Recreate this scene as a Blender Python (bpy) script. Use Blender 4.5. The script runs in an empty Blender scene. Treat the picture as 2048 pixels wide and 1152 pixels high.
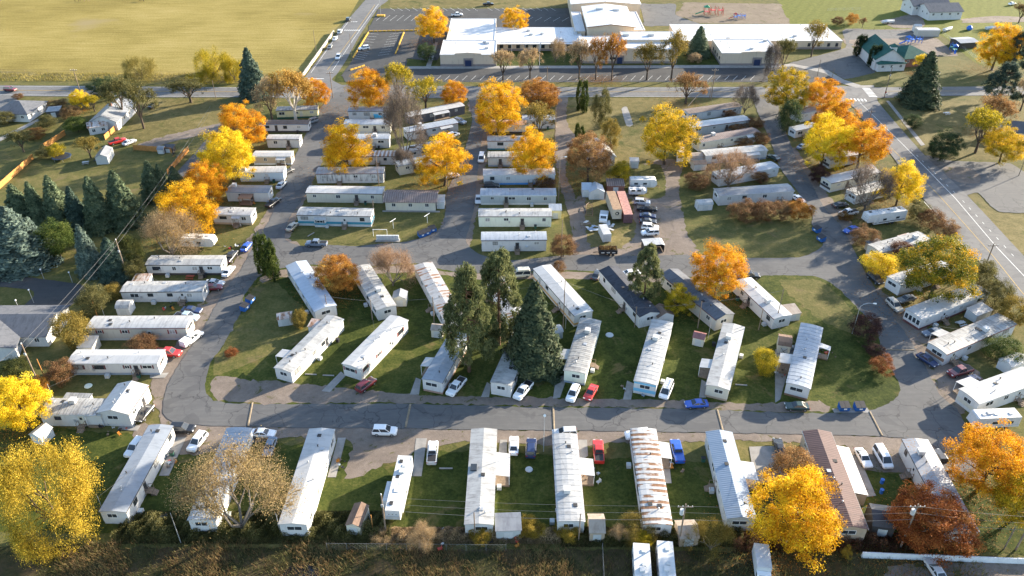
import bpy, math, random
import numpy as np
from mathutils import Vector, Matrix
# ------------------------------------------------------------------ camera, sky, sun, exposure
scene = bpy.context.scene
cam = bpy.data.objects.new('camera', bpy.data.cameras.new('camera'))
scene.collection.objects.link(cam)
cam.location = (0, 0, 108); cam.rotation_euler = (math.radians(90 - 34), 0, 0)
cam.data.sensor_width = 36; cam.data.lens = 36 * 1593 / 2048; cam.data.clip_end = 9000
scene.camera = cam
SUN_AZ, SUN_EL = math.radians(33), math.radians(15.2)       # azimuth from +X towards +Y
world = bpy.data.worlds.new('World'); scene.world = world; world.use_nodes = True
wn = world.node_tree
sky = wn.nodes.new('ShaderNodeTexSky'); sky.sky_type = 'NISHITA'; sky.sun_disc = False
sky.sun_elevation = SUN_EL; sky.sun_rotation = math.pi / 2 - SUN_AZ
sky.altitude = 900; sky.air_density = 1.0; sky.dust_density = 1.4; sky.ozone_density = 1.0
wn.links.new(sky.outputs[0], wn.nodes['Background'].inputs[0])
wn.nodes['Background'].inputs[1].default_value = 0.118
sun = bpy.data.objects.new('sun', bpy.data.lights.new('sun', 'SUN'))
scene.collection.objects.link(sun)
sun.data.energy = 4.6; sun.data.angle = math.radians(0.6); sun.data.color = (1.0, 0.875, 0.69)
sdir = Vector((math.cos(SUN_AZ) * math.cos(SUN_EL), math.sin(SUN_AZ) * math.cos(SUN_EL), math.sin(SUN_EL)))
sun.rotation_euler = sdir.to_track_quat('Z', 'Y').to_euler(); sun.location = (200, 200, 300)
vs = scene.view_settings
vs.view_transform = 'Standard'; vs.look = 'None'; vs.gamma = 1.0; vs.exposure = 2.1; vs.use_curve_mapping = False
scene.cycles.max_bounces = 6; scene.cycles.diffuse_bounces = 3; scene.cycles.glossy_bounces = 2
scene.cycles.transmission_bounces = 2; scene.cycles.transparent_max_bounces = 4
scene.cycles.caustics_reflective = False; scene.cycles.caustics_refractive = False
# ------------------------------------------------------------------ layout tables (metres, x right, y away)

# mobile homes: row, look, x, y, angle, length, width, eave, options (metres)
HOMES=[
 ('west row beside the left-hand street', 0, 11, 'yellow-walled home with a green base under the birch', -76.09, 269.55, 0.0995, 14.2, 3.8, 3.0, {'wall': 'butter', 'roof': 'ribg', 'skirt': 'greenp'}),
 ('west row beside the left-hand street', 1, 11, 'white home with a flat brown roof', -77.51, 256.89, 0.0, 16.62, 3.8, 2.9, {'wall': 'white', 'roof': 'brownflat', 'skirt': 'dark'}),
 ('west row beside the left-hand street', 2, 11, 'small home with a ribbed pale roof', -74.76, 244.32, 0.0, 10.6, 3.8, 2.9, {'wall': 'white', 'roof': 'ribw', 'skirt': 'white'}),
 ('west row beside the left-hand street', 3, 11, 'tan-sided home with a white end wall', -75.14, 231.29, 0.0, 11.87, 4.0, 2.9, {'wall': 'white', 'band': ('tan', 0.7, 2.6), 'roof': 'white', 'skirt': 'white', 'aw': [('n', 0.75, 3.0, 1.6)]}),
 ('west row beside the left-hand street', 4, 11, 'pale blue-white home with a porch rail', -75.45, 219.83, 0.0259, 13.12, 4.2, 2.9, {'wall': 'paleblue', 'roof': 'ribw', 'skirt': 'white', 'cool': [0.1], 'st': [0.62]}),
 ('west row beside the left-hand street', 5, 11, 'white home with a grey roof and brown pergola', -75.97, 206.89, -0.0264, 12.13, 4.2, 3.0, {'wall': 'white', 'roof': 'greyflat', 'skirt': 'white', 'cool': [0.14], 'perg': 0.5}),
 ('west row beside the left-hand street', 6, 11, 'white home with a ribbed roof and small door awning', -76.42, 193.38, -0.054, 10.56, 4.2, 3.0, {'wall': 'white', 'roof': 'ribw', 'skirt': 'tan', 'aw': [('n', 0.62, 2.4, 1.2)], 'st': [0.62]}),
 ('west row beside the left-hand street', 7, 11, 'long white home with stained roof and red patio chairs', -81.03, 167.95, 0.0, 18.47, 4.3, 3.0, {'wall': 'white', 'roof': 'stained', 'skirt': 'dark', 'st': [0.73]}),
 ('west row beside the left-hand street', 8, 11, 'cream-trimmed white home with a wide picture window', -82.27, 156.39, 0.0111, 18.91, 4.3, 2.9, {'wall': 'white', 'roof': 'stained', 'skirt': 'white', 'st': [0.75]}),
 ('west row beside the left-hand street', 9, 11, 'grey-beige home with dark red shutters', -82.24, 141.68, 0.0083, 21.58, 4.4, 3.3, {'wall': 'beige', 'roof': 'ribw', 'skirt': 'paleg', 'shut': 'maroon', 'st': [0.62]}),
 ('west row beside the left-hand street', 10, 11, 'white home with blue-grey skirting and dark shutters', -82.55, 129.84, 0.0, 18.48, 4.4, 3.1, {'wall': 'white', 'roof': 'white', 'skirt': 'slate', 'shut': 'maroond', 'st': [0.75]}),
 ('column left of the birch street', 0, 7, 'white home with a bright blue wall panel', -50.7, 268.56, 0.0341, 13.8, 4.2, 3.1, {'wall': 'white', 'band2': ('sky', 0.62, 1.0), 'roof': 'silver', 'skirt': 'white'}),
 ('column left of the birch street', 1, 7, 'cream home with a silvery roof', -49.09, 256.61, 0.0, 15.58, 4.2, 3.1, {'wall': 'cream', 'roof': 'silver', 'skirt': 'paleg'}),
 ('column left of the birch street', 2, 7, 'white home with a blue-grey roof and roof cooler', -47.93, 244.26, 0.0257, 15.58, 4.2, 3.1, {'wall': 'white', 'roof': 'silver', 'skirt': 'white', 'cool': [0.7]}),
 ('column left of the birch street', 3, 7, 'home with rusty roof strips behind the yellow maple', -44.56, 231.61, 0.0, 15.33, 4.2, 2.8, {'wall': 'white', 'roof': 'rust', 'skirt': 'white'}),
 ('column left of the birch street', 4, 7, 'streaky dirty white home under the yellow maple', -48.64, 218.84, 0.017, 19.99, 4.4, 3.1, {'wall': 'streaky', 'roof': 'leafy', 'skirt': 'white'}),
 ('column left of the birch street', 5, 7, 'long cream home with a white roof', -48.01, 206.21, -0.0284, 21.86, 4.4, 3.0, {'wall': 'cream', 'roof': 'white', 'skirt': 'cream', 'shut': None, 'trim': 'dark'}),
 ('column left of the birch street', 6, 7, 'white home with a teal stripe and bay window', -48.34, 192.52, -0.0417, 20.14, 4.4, 3.3, {'wall': 'white', 'band': ('teal', 0.75, 1.45), 'roof': 'stained', 'skirt': 'white', 'bay': 0.31, 'st': [0.64]}),
 ('cluster of tilted homes by the bare grey tree', 0, 4, 'charcoal home with a white roof and porch awning', -27.21, 268.4, 0.5071, 21.19, 4.2, 3.0, {'wall': 'charcoal', 'roof': 'white', 'skirt': 'charcoal', 'aw': [('n', 0.55, 6.0, 1.8)]}),
 ('cluster of tilted homes by the bare grey tree', 1, 4, 'white home with a silvery roof and porch awning', -27.48, 254.11, 0.4634, 18.23, 4.2, 2.9, {'wall': 'white', 'roof': 'silver', 'skirt': 'white', 'aw': [('n', 0.75, 4.5, 1.6)], 'cool': [0.3]}),
 ('cluster of tilted homes by the bare grey tree', 2, 4, 'white home half hidden by the bare grey tree', -28.53, 237.16, 0.4476, 14.23, 4.0, 2.9, {'wall': 'white', 'roof': 'stained', 'skirt': 'white'}),
 ('cluster of tilted homes by the bare grey tree', 3, 4, 'cream home whose end sticks out below the maple', -28.62, 226.73, 0.4315, 14.61, 4.0, 3.0, {'wall': 'cream', 'roof': 'silver', 'skirt': 'cream'}),
 ('column right of the centre street', 0, 8, 'pale home beside the gravel lane behind maples', 9.17, 260.67, 0.0, 11.14, 4.4, 3.1, {'wall': 'white', 'roof': 'silver', 'skirt': 'white'}),
 ('column right of the centre street', 1, 8, 'white home with leaf-covered orange-brown roof', -1.2, 256.29, -0.0366, 12.02, 4.0, 3.1, {'wall': 'white', 'roof': 'leafbrown', 'skirt': 'dark'}),
 ('column right of the centre street', 2, 8, 'white home with big dark windows', -1.71, 242.53, 0.0, 12.47, 4.0, 3.2, {'wall': 'white', 'roof': 'stained', 'skirt': 'tealdark'}),
 ('column right of the centre street', 3, 8, 'short pale home with a dark-seamed roof', -1.87, 230.22, 0.0, 11.2, 4.2, 3.1, {'wall': 'paleg', 'roof': 'ribg', 'skirt': 'slate'}),
 ('column right of the centre street', 4, 8, 'white home with a bright blue skirting', 2.11, 217.68, 0.0314, 21.32, 4.2, 3.2, {'wall': 'white', 'roof': 'white', 'skirt': 'blue', 'trim': 'white'}),
 ('column right of the centre street', 5, 8, 'grey home with white-framed windows', 1.78, 204.93, 0.0, 21.5, 4.3, 3.0, {'wall': 'greyw', 'roof': 'silver', 'skirt': 'white', 'trim': 'white'}),
 ('column right of the centre street', 6, 8, 'pale green-cream home with a patched roof', 0.82, 192.28, 0.0, 19.81, 4.4, 3.2, {'wall': 'mint', 'roof': 'stained', 'skirt': 'mint'}),
 ('column right of the centre street', 7, 8, 'white home with a blue-tinted ribbed roof', 0.49, 179.35, 0.0149, 16.78, 4.2, 3.3, {'wall': 'white', 'roof': 'silver', 'skirt': 'white', 'trim': 'dark', 'st': [0.55], 'ac': 0.7}),
 ('column left of the right-hand street', 0, 6, 'white home with a brown flat roof', 71.21, 270.28, 0.3365, 21.41, 4.4, 2.8, {'wall': 'white', 'roof': 'brownflat', 'skirt': 'white', 'st': [0.75]}),
 ('column left of the right-hand street', 1, 6, 'grey home with a white roof and white-framed windows', 70.29, 256.83, 0.3209, 22.13, 4.4, 3.2, {'wall': 'greyw', 'roof': 'white', 'skirt': 'greyw'}),
 ('column left of the right-hand street', 2, 6, 'cream home with a brown-striped metal roof', 70.61, 245.71, 0.3739, 23.35, 4.4, 3.0, {'wall': 'cream', 'roof': 'brownrib', 'skirt': 'white', 'cool': [0.3], 'aw': [('n', 0.82, 2.6, 1.4)]}),
 ('column left of the right-hand street', 3, 6, 'white home with a pale roof beside two sheds', 70.43, 233.84, 0.2008, 20.76, 4.3, 2.9, {'wall': 'white', 'roof': 'stained', 'skirt': 'slate', 'aw': [('n', 0.75, 4.5, 1.6)]}),
 ('column left of the right-hand street', 4, 6, 'grey-roofed home behind the tan bare tree', 70.71, 219.84, 0.3528, 20.78, 4.4, 2.9, {'wall': 'white', 'roof': 'silver', 'skirt': 'white'}),
 ('column left of the right-hand street', 5, 6, 'white home with a grey roof above the clipped hedge', 69.7, 206.06, 0.1395, 22.3, 4.5, 3.1, {'wall': 'white', 'roof': 'greyflat', 'skirt': 'white', 'trim': 'white', 'st': [0.82]}),
 ('column between the right-hand street and highway maples', 0, 10, 'grey home with white end behind the juniper', 104.9, 268.32, 0.4286, 12.37, 4.6, 3.2, {'wall': 'paleg', 'roof': 'greyflat', 'skirt': 'paleg'}),
 ('column between the right-hand street and highway maples', 1, 10, 'small white home with a silvery roof', 98.95, 253.82, 0.4277, 10.32, 3.4, 2.6, {'wall': 'white', 'roof': 'silver', 'skirt': 'white'}),
 ('column between the right-hand street and highway maples', 2, 10, 'white home with a dark lower end wall', 103.32, 230.67, 0.3805, 11.9, 4.2, 3.0, {'wall': 'white', 'roof': 'leafy', 'skirt': 'white', 'endband': ('dark', 0.7, 1.5)}),
 ('column between the right-hand street and highway maples', 3, 10, 'cream home with a snow-pale roof and dark end band', 101.32, 216.01, 0.4013, 18.79, 4.3, 3.0, {'wall': 'cream', 'roof': 'white', 'skirt': 'white', 'trim': 'dark', 'endband': ('dark', 0.8, 1.5)}),
 ('column between the right-hand street and highway maples', 4, 10, 'white home behind the grey bare tree', 104.49, 207.95, 0.4173, 15.54, 4.0, 2.9, {'wall': 'white', 'roof': 'stained', 'skirt': 'white'}),
 ('column between the right-hand street and highway maples', 5, 10, 'tan-grey home with heavy dark-seamed roof and cooler', 99.84, 176.77, 0.407, 16.9, 4.3, 3.0, {'wall': 'beige', 'roof': 'ribg', 'skirt': 'beige', 'cool': [0.78]}),
 ('column between the right-hand street and highway maples', 6, 10, 'white home tucked under the green and gold maple', 99.2, 162.26, 0.4275, 17.46, 4.2, 3.0, {'wall': 'white', 'roof': 'ribw', 'skirt': 'white'}),
 ('column between the right-hand street and highway maples', 7, 10, 'white home with glazed end and dark red skirting', 100.31, 150.16, 0.477, 22.74, 4.4, 3.1, {'wall': 'white', 'roof': 'white', 'skirt': 'maroond', 'trim': 'white', 'endglass': 1}),
 ('column between the right-hand street and highway maples', 8, 10, 'home with brown end band and seamed roof', 100.06, 137.86, 0.4828, 22.68, 4.5, 3.1, {'wall': 'white', 'roof': 'ribg', 'skirt': 'white', 'endband': ('brown', 0.9, 1.7), 'trim': 'maroon', 'cool': [0.62], 'aw': [('w', 0.25, 3.4, 2.4)], 'st': [0.12]}),
 ('column between the right-hand street and highway maples', 9, 10, 'cream-ended white home with streaked roof', 97.49, 120.74, 0.3999, 17.41, 4.6, 3.2, {'wall': 'white', 'roof': 'ribw', 'skirt': 'white', 'aw': [('w', 0.22, 4.0, 2.4)], 'endband': ('cream', 0.8, 2.8)}),
 ('front row along the fence', 0, 9, 'long home with a grey flat roof and white side', -66.06, 99.1, 1.5416, 20.21, 4.4, 3.1, {'wall': 'white', 'roof': 'greyroll', 'skirt': 'white'}),
 ('front row along the fence', 1, 9, 'home with blue-striped roof behind the tan tree', -51.02, 97.99, 1.5633, 21.22, 4.4, 3.0, {'wall': 'white', 'roof': 'silver', 'skirt': 'white'}),
 ('front row along the fence', 2, 9, 'long home with a pale roof and cluttered patio', -35.63, 97.34, 1.5502, 21.86, 4.5, 3.1, {'wall': 'white', 'roof': 'white', 'skirt': 'white'}),
 ('front row along the fence', 3, 9, 'long home with a stained cream roof and skylight', -5.3, 97.31, 1.5607, 21.86, 4.6, 3.1, {'wall': 'white', 'roof': 'stained', 'skirt': 'white', 'aw': [('r', 0.62, 5.5, 2.6)], 'hatch': 1}),
 ('front row along the fence', 4, 9, 'home with a white seamed roof and right-hand porch roof', 9.72, 96.94, 1.5693, 19.94, 4.4, 3.1, {'wall': 'white', 'roof': 'ribw', 'skirt': 'white', 'aw': [('r', 0.62, 4.0, 2.6)], 'cool': [0.3]}),
 ('front row along the fence', 5, 9, 'home whose white roof is banded with rust', 24.14, 97.3, 1.5444, 21.97, 4.6, 3.1, {'wall': 'white', 'roof': 'rust', 'skirt': 'white', 'aw': [('r', 0.78, 4.0, 2.2)], 'trim': 'dark'}),
 ('front row along the fence', 6, 9, 'home with a blue-grey gabled metal roof', 38.11, 97.52, 1.5407, 19.96, 4.6, 3.1, {'wall': 'paleg', 'roof': 'bluemetal', 'skirt': 'paleg', 'aw': [('r', 0.55, 4.2, 2.6)], 'st': [0.45], 'gable': 0.55}),
 ('front row along the fence', 7, 9, 'tan home with a brown ribbed metal roof', 55.83, 96.4, 1.5129, 21.97, 5.0, 3.3, {'wall': 'tan', 'roof': 'brownmetal', 'skirt': 'tan', 'lean': (0.35, 0.86, 2.6), 'gable': 0.6}),
 ('front row along the fence', 8, 9, 'home with a leaf-strewn silver roof and cooler', 73.59, 95.2, 1.5406, 20.53, 4.5, 3.2, {'wall': 'white', 'roof': 'leafy', 'skirt': 'white', 'cool': [0.82], 'st': [0.7], 'trim': 'dark'}),
 ('lower inner row facing the front street', 0, 8, 'narrow white home with grey streaked roof', -43.18, 134.76, 1.1857, 19.67, 4.0, 3.0, {'wall': 'white', 'roof': 'stained', 'skirt': 'white', 'aw': [('l', 0.25, 2.6, 2.6)]}),
 ('lower inner row facing the front street', 1, 8, 'white home with red-shuttered windows', -29.07, 134.96, 1.1399, 18.58, 4.4, 3.2, {'wall': 'white', 'roof': 'white', 'skirt': 'white', 'shut': 'maroon', 'ramp': 1}),
 ('lower inner row facing the front street', 2, 8, 'white home with dark corner trim and brick base', -13.66, 129.81, 1.2783, 16.3, 4.2, 3.2, {'wall': 'white', 'roof': 'greyroll', 'skirt': 'brickc', 'trim': 'dark', 'aw': [('l', 0.35, 3.0, 2.2)]}),
 ('lower inner row facing the front street', 3, 8, 'home with rounded white end below the dark spruce', 0.04, 129.23, 1.3008, 16.94, 4.2, 3.2, {'wall': 'white', 'roof': 'stained', 'skirt': 'white'}),
 ('lower inner row facing the front street', 4, 8, 'home with seamed grey roof and boxy cooler', 15.13, 133.7, 1.3148, 18.52, 4.4, 3.2, {'wall': 'mint', 'roof': 'ribg', 'skirt': 'slate', 'cool': [0.72], 'aw': [('l', 0.3, 3.4, 2.4)]}),
 ('lower inner row facing the front street', 5, 8, 'home with blue-banded end wall', 29.96, 131.69, 1.2605, 21.75, 4.5, 3.2, {'wall': 'white', 'endpaint': 'blueband', 'roof': 'ribw', 'skirt': 'white', 'cool': [0.66], 'st': [0.25]}),
 ('lower inner row facing the front street', 6, 8, 'home with cream end and tan base', 44.83, 130.39, 1.2027, 22.07, 4.4, 3.2, {'wall': 'cream', 'roof': 'stained', 'skirt': 'tan', 'cool': [0.74], 'aw': [('l', 0.32, 3.0, 2.4)], 'st': [0.62]}),
 ('lower inner row facing the front street', 7, 8, 'home with a translucent-looking ribbed roof and brown base', 61.43, 130.48, 1.15, 21.84, 4.5, 3.2, {'wall': 'white', 'roof': 'silver', 'skirt': 'brown', 'aw': [('l', 0.38, 3.4, 2.6), ('r', 0.72, 1.6, 2.4)]}),
 ('upper inner row below the cross street', 0, 8, 'white home with a gabled blue-white roof', -47.78, 156.69, 2.0907, 22.02, 5.0, 3.1, {'wall': 'white', 'roof': 'bluewhite', 'skirt': 'beige', 'gable': 0.5}),
 ('upper inner row below the cross street', 1, 8, 'white home with silver roof by the tan bare tree', -32.82, 156.28, 2.0296, 19.53, 4.5, 3.0, {'wall': 'white', 'roof': 'stained', 'skirt': 'white', 'cool': [0.35]}),
 ('upper inner row below the cross street', 2, 8, 'home with rust-blotched roof and side annex', -17.55, 155.16, 1.9477, 23.59, 4.5, 3.0, {'wall': 'white', 'roof': 'rustblot', 'skirt': 'white'}),
 ('upper inner row below the cross street', 3, 8, 'white home almost hidden behind the two pines', -1.6, 151.75, 1.9171, 21.09, 4.3, 3.0, {'wall': 'white', 'roof': 'rustblot', 'skirt': 'white'}),
 ('upper inner row below the cross street', 4, 8, 'white home with an ochre stripe and bright roof', 11.71, 154.84, 1.9926, 21.25, 4.6, 3.2, {'wall': 'white', 'band': ('ochre', 0.6, 1.1), 'roof': 'white', 'skirt': 'white', 'trim': 'dark'}),
 ('upper inner row below the cross street', 5, 8, 'white home with a black shingle roof', 27.24, 154.15, 1.9334, 20.39, 5.0, 3.2, {'wall': 'white', 'roof': 'shingleblk', 'skirt': 'white', 'gable': 0.8, 'st': [0.35]}),
 ('upper inner row below the cross street', 6, 8, 'tan home with a grey shingle roof', 42.9, 153.05, 2.0398, 20.73, 5.0, 3.2, {'wall': 'greige', 'roof': 'shinglegry', 'skirt': 'greige', 'gable': 0.8}),
 ('upper inner row below the cross street', 7, 8, 'white home with dark trim under the orange maple', 57.91, 151.63, 1.9095, 16.04, 4.6, 3.0, {'wall': 'white', 'roof': 'white', 'skirt': 'white', 'trim': 'maroond', 'cool': [0.35]}),
]
WINGS=[(-84.33, 114.63, -0.0121, 11.6, 4.4, 3.0), (-75.76, 116.51, 1.4978, 8.22, 6.2, 3.3)]
CARS=[
 ('suv', 'maroon', -191.72, 294.71, -0.165, 'dark red suv driving right on the far left road'),
 ('sedan', 'black', -130.69, 277.92, 1.22, 'black car beside the olive tree and white house'),
 ('pickup', 'red', -130.67, 245.86, 0.746, 'red pickup parked behind the wooden fence yard'),
 ('sedan', 'silver', -126.53, 245.25, 1.037, 'silver car beside the red pickup and wooden fence'),
 ('suv', 'black', -78.86, 390.35, 1.566, 'black car at the road edge farthest from the park'),
 ('suv', 'silver', -79.34, 370.18, 1.588, 'silver suv at the crosswalk beside the concrete barrier'),
 ('sedan', 'white', -79.61, 359.81, 1.575, 'white sedan second in the queue beside the concrete barrier'),
 ('sedan', 'grey', -79.59, 347.76, 1.593, 'grey sedan third in the queue beside the concrete barrier'),
 ('suv', 'white', -73.37, 333.38, -1.561, 'white suv in the middle of the road nearest the corner'),
 ('suv', 'white', -64.39, 345.61, -2.659, 'white suv alone inside the yellow kerbed lot'),
 ('pickup', 'white', -26.96, 398.64, 0.181, 'white pickup in the lot behind the school'),
 ('pickup', 'black', -12.12, 418.15, 0.14, 'dark truck parked on grass behind the school lot'),
 ('suv', 'grey', -69.91, 263.03, -2.362, 'grey suv beside the brown roofed home under the birch'),
 ('suv', 'slate', -18.16, 263.02, -0.619, 'blue grey suv at the end of the silvery home'),
 ('suv', 'white', -19.86, 251.03, 0.803, 'white suv in the centre street below the slate suv'),
 ('sedan', 'white', 255.93, 419.13, 0.462, 'white car on the driveway in the far right corner'),
 ('sedan', 'slate', 95.02, 241.84, 0.669, 'pale blue car parked under the highway maples'),
 ('sedan', 'bluep', -69.28, 178.34, 1.434, 'bright blue car at the edge of the left street by the pumpkins'),
 ('pickup', 'black', -71.81, 173.14, 1.46, 'black pickup parked behind the stained roof home'),
 ('sedan', 'white', -70.5, 166.54, 1.421, 'white sedan at the end of the stained roof home'),
 ('sedan', 'silver', -72.28, 161.25, -0.1, 'silver sedan beside the dark red car'),
 ('sedan', 'maroon', -72.16, 159.3, 0.127, 'dark red car beside the picture window home'),
 ('sedan', 'navy', -74.09, 149.88, -0.119, 'dark blue sedan in front of the light blue pickup'),
 ('pickup', 'paleblue', -74.35, 147.22, -0.2, 'light blue pickup behind the ribbed white roof'),
 ('pickup', 'white', -70.45, 139.03, 1.13, 'white pickup with a capped bed on the street edge'),
 ('pickup', 'red', -73.88, 134.1, -0.118, 'red pickup beside the blue skirted home'),
 ('sedan', 'black', -71.72, 115.28, -1.769, 'black sedan against the gabled white wing'),
 ('suv', 'black', -62.88, 110.97, -0.05, 'black suv beside the grey flat roof'),
 ('sedan', 'dark', -69.09, 223.0, 1.046, 'dark car at the end of the pale blue home'),
 ('sedan', 'silver', -68.77, 214.0, 1.391, 'silver sedan on the left street below the dark car'),
 ('pickup', 'black', -68.32, 202.6, 1.199, 'black pickup at the end of the pergola home'),
 ('sedan', 'tan', -59.75, 188.88, 1.31, 'tan sedan beside the teal striped home'),
 ('pickup', 'slate', -51.33, 179.85, 3.099, 'slate crew cab pickup on the cross street'),
 ('van', 'white', -9.68, 232.63, -1.624, 'white van parked in the centre street'),
 ('suv', 'black', -6.1, 213.32, 0.0, 'black suv beside the blue skirted column home'),
 ('sedan', 'silver', -9.73, 204.75, -1.565, 'silver car beside the grey column home'),
 ('sedan', 'white', -18.35, 220.21, 0.438, 'white car under the maple with the lamp pole'),
 ('truck', 'white', 53.47, 233.4, -1.778, 'white box truck on the gravel lane'),
 ('suv', 'silver', 37.25, 202.88, -0.127, 'silver suv at the head of the gravel lot row'),
 ('pickup', 'black', 38.05, 198.98, -0.1, 'black pickup second in the gravel lot row'),
 ('sedan', 'navy', 37.7, 194.9, -0.132, 'dark blue sedan third in the gravel lot row'),
 ('sedan', 'black', 37.39, 191.78, -0.11, 'black sedan fourth in the gravel lot row'),
 ('suv', 'white', 37.46, 188.45, -0.196, 'long white suv fifth in the gravel lot row'),
 ('suv', 'white', 37.04, 185.48, -3.04, 'white suv nearest the viewer in the gravel lot row'),
 ('van', 'cream', 2.04, 165.05, -3.038, 'pale camper van with pop top behind the pines'),
 ('sedan', 'white', 29.55, 165.61, 0.196, 'white car beyond the black shingle roof'),
 ('sedan', 'dark', 20.93, 164.82, 1.182, 'dark car left of the black shingle roof'),
 ('suv', 'black', 58.64, 164.37, 0.0, 'black suv right of the orange maple'),
 ('sedan', 'greend', 83.21, 233.34, 2.169, 'dark green car left of the right street'),
 ('sedan', 'white', 82.65, 205.05, -1.155, 'white car at the end of the hedge home'),
 ('sedan', 'dark', 93.47, 201.37, 0.304, 'dark car above the leaf covered pickup'),
 ('pickup', 'white', 94.16, 196.63, -2.825, 'leaf strewn white pickup beside the fifth wheel trailer'),
 ('sedan', 'bluep', 91.61, 187.23, -2.633, 'bright blue car behind the rust bush by the fifth wheel'),
 ('suv', 'black', 89.0, 163.06, -1.292, 'black suv below the yellow shrub'),
 ('suv', 'beige', 89.19, 151.7, -1.369, 'beige suv at the street edge by the maple'),
 ('sedan', 'grey', 93.14, 154.44, -2.785, 'grey sedan behind the beige suv'),
 ('sedan', 'slate', 93.67, 141.38, -2.91, 'slate sedan beside the glazed end home'),
 ('sedan', 'navy', 88.2, 131.75, -1.072, 'dark sedan across the brown banded end'),
 ('pickup', 'maroon', 93.42, 127.95, -2.789, 'dark red pickup between two right hand homes'),
 ('sedan', 'navy', 94.11, 125.02, -2.688, 'blue sedan under the white carport roof'),
 ('sedan', 'greend', 56.25, 117.25, 3.084, 'dark green sedan at the brown based home'),
 ('suv', 'maroon', -29.78, 123.7, 0.952, 'dark red suv beside the red shuttered home'),
 ('pickup', 'white', -11.32, 123.1, -2.041, 'white pickup under the tall left pine'),
 ('pickup', 'white', 2.29, 121.94, -2.09, 'small white pickup below the dark spruce'),
 ('suv', 'white', 12.28, 120.95, -1.928, 'white hatchback beside the red coupe'),
 ('sedan', 'red', 15.89, 121.41, -2.01, 'red coupe beside the white hatchback'),
 ('van', 'white', 31.23, 121.99, -1.991, 'white van with roof ladder rack'),
 ('sedan', 'bluep', 36.55, 117.97, -3.081, 'bright blue sedan on the front street verge'),
 ('suv', 'white', -24.2, 110.36, -0.03, 'white suv at the front street verge'),
 ('suv', 'silver', 10.0, 109.75, -3.081, 'silver suv above the seamed white roof'),
 ('suv', 'white', 23.7, 109.36, -3.014, 'white suv behind the rust banded roof'),
 ('suv', 'white', -69.97, 105.99, -1.766, 'white suv left of the grey flat roof'),
 ('suv', 'white', -58.86, 107.47, -1.814, 'white suv right of the grey flat roof'),
 ('sedan', 'white', -47.16, 109.75, -0.06, 'white sedan behind the blue striped roof'),
 ('sedan', 'slate', -45.0, 106.31, -1.601, 'slate sedan right of the blue striped roof'),
 ('pickup', 'silver', -14.66, 104.75, 1.592, 'silver pickup with black bed on the concrete pad'),
 ('sedan', 'white', 0.33, 106.56, 1.546, 'white sedan beside the navy suv'),
 ('suv', 'navy', 3.53, 105.87, 1.509, 'navy suv beside the street lamp'),
 ('pickup', 'red', 15.96, 105.0, 1.545, 'red pickup between the two seamed front homes'),
 ('pickup', 'bluep', 30.52, 105.11, 1.59, 'dark pickup with a bright blue bed cover'),
 ('sedan', 'black', 49.67, 106.03, 1.521, 'black car behind the rust coloured shrub'),
 ('sedan', 'white', 64.28, 103.47, -1.506, 'white compact beside the white minivan'),
 ('van', 'white', 67.84, 103.48, -1.519, 'white minivan beside the white compact'),
 ('pickup', 'black', 78.15, 102.67, 1.579, 'black pickup right of the leafy silver roof'),
 ('sedan', 'silver', 66.9, 79.24, 1.697, 'silver sedan at the bottom edge below the white wall'),
]
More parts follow.
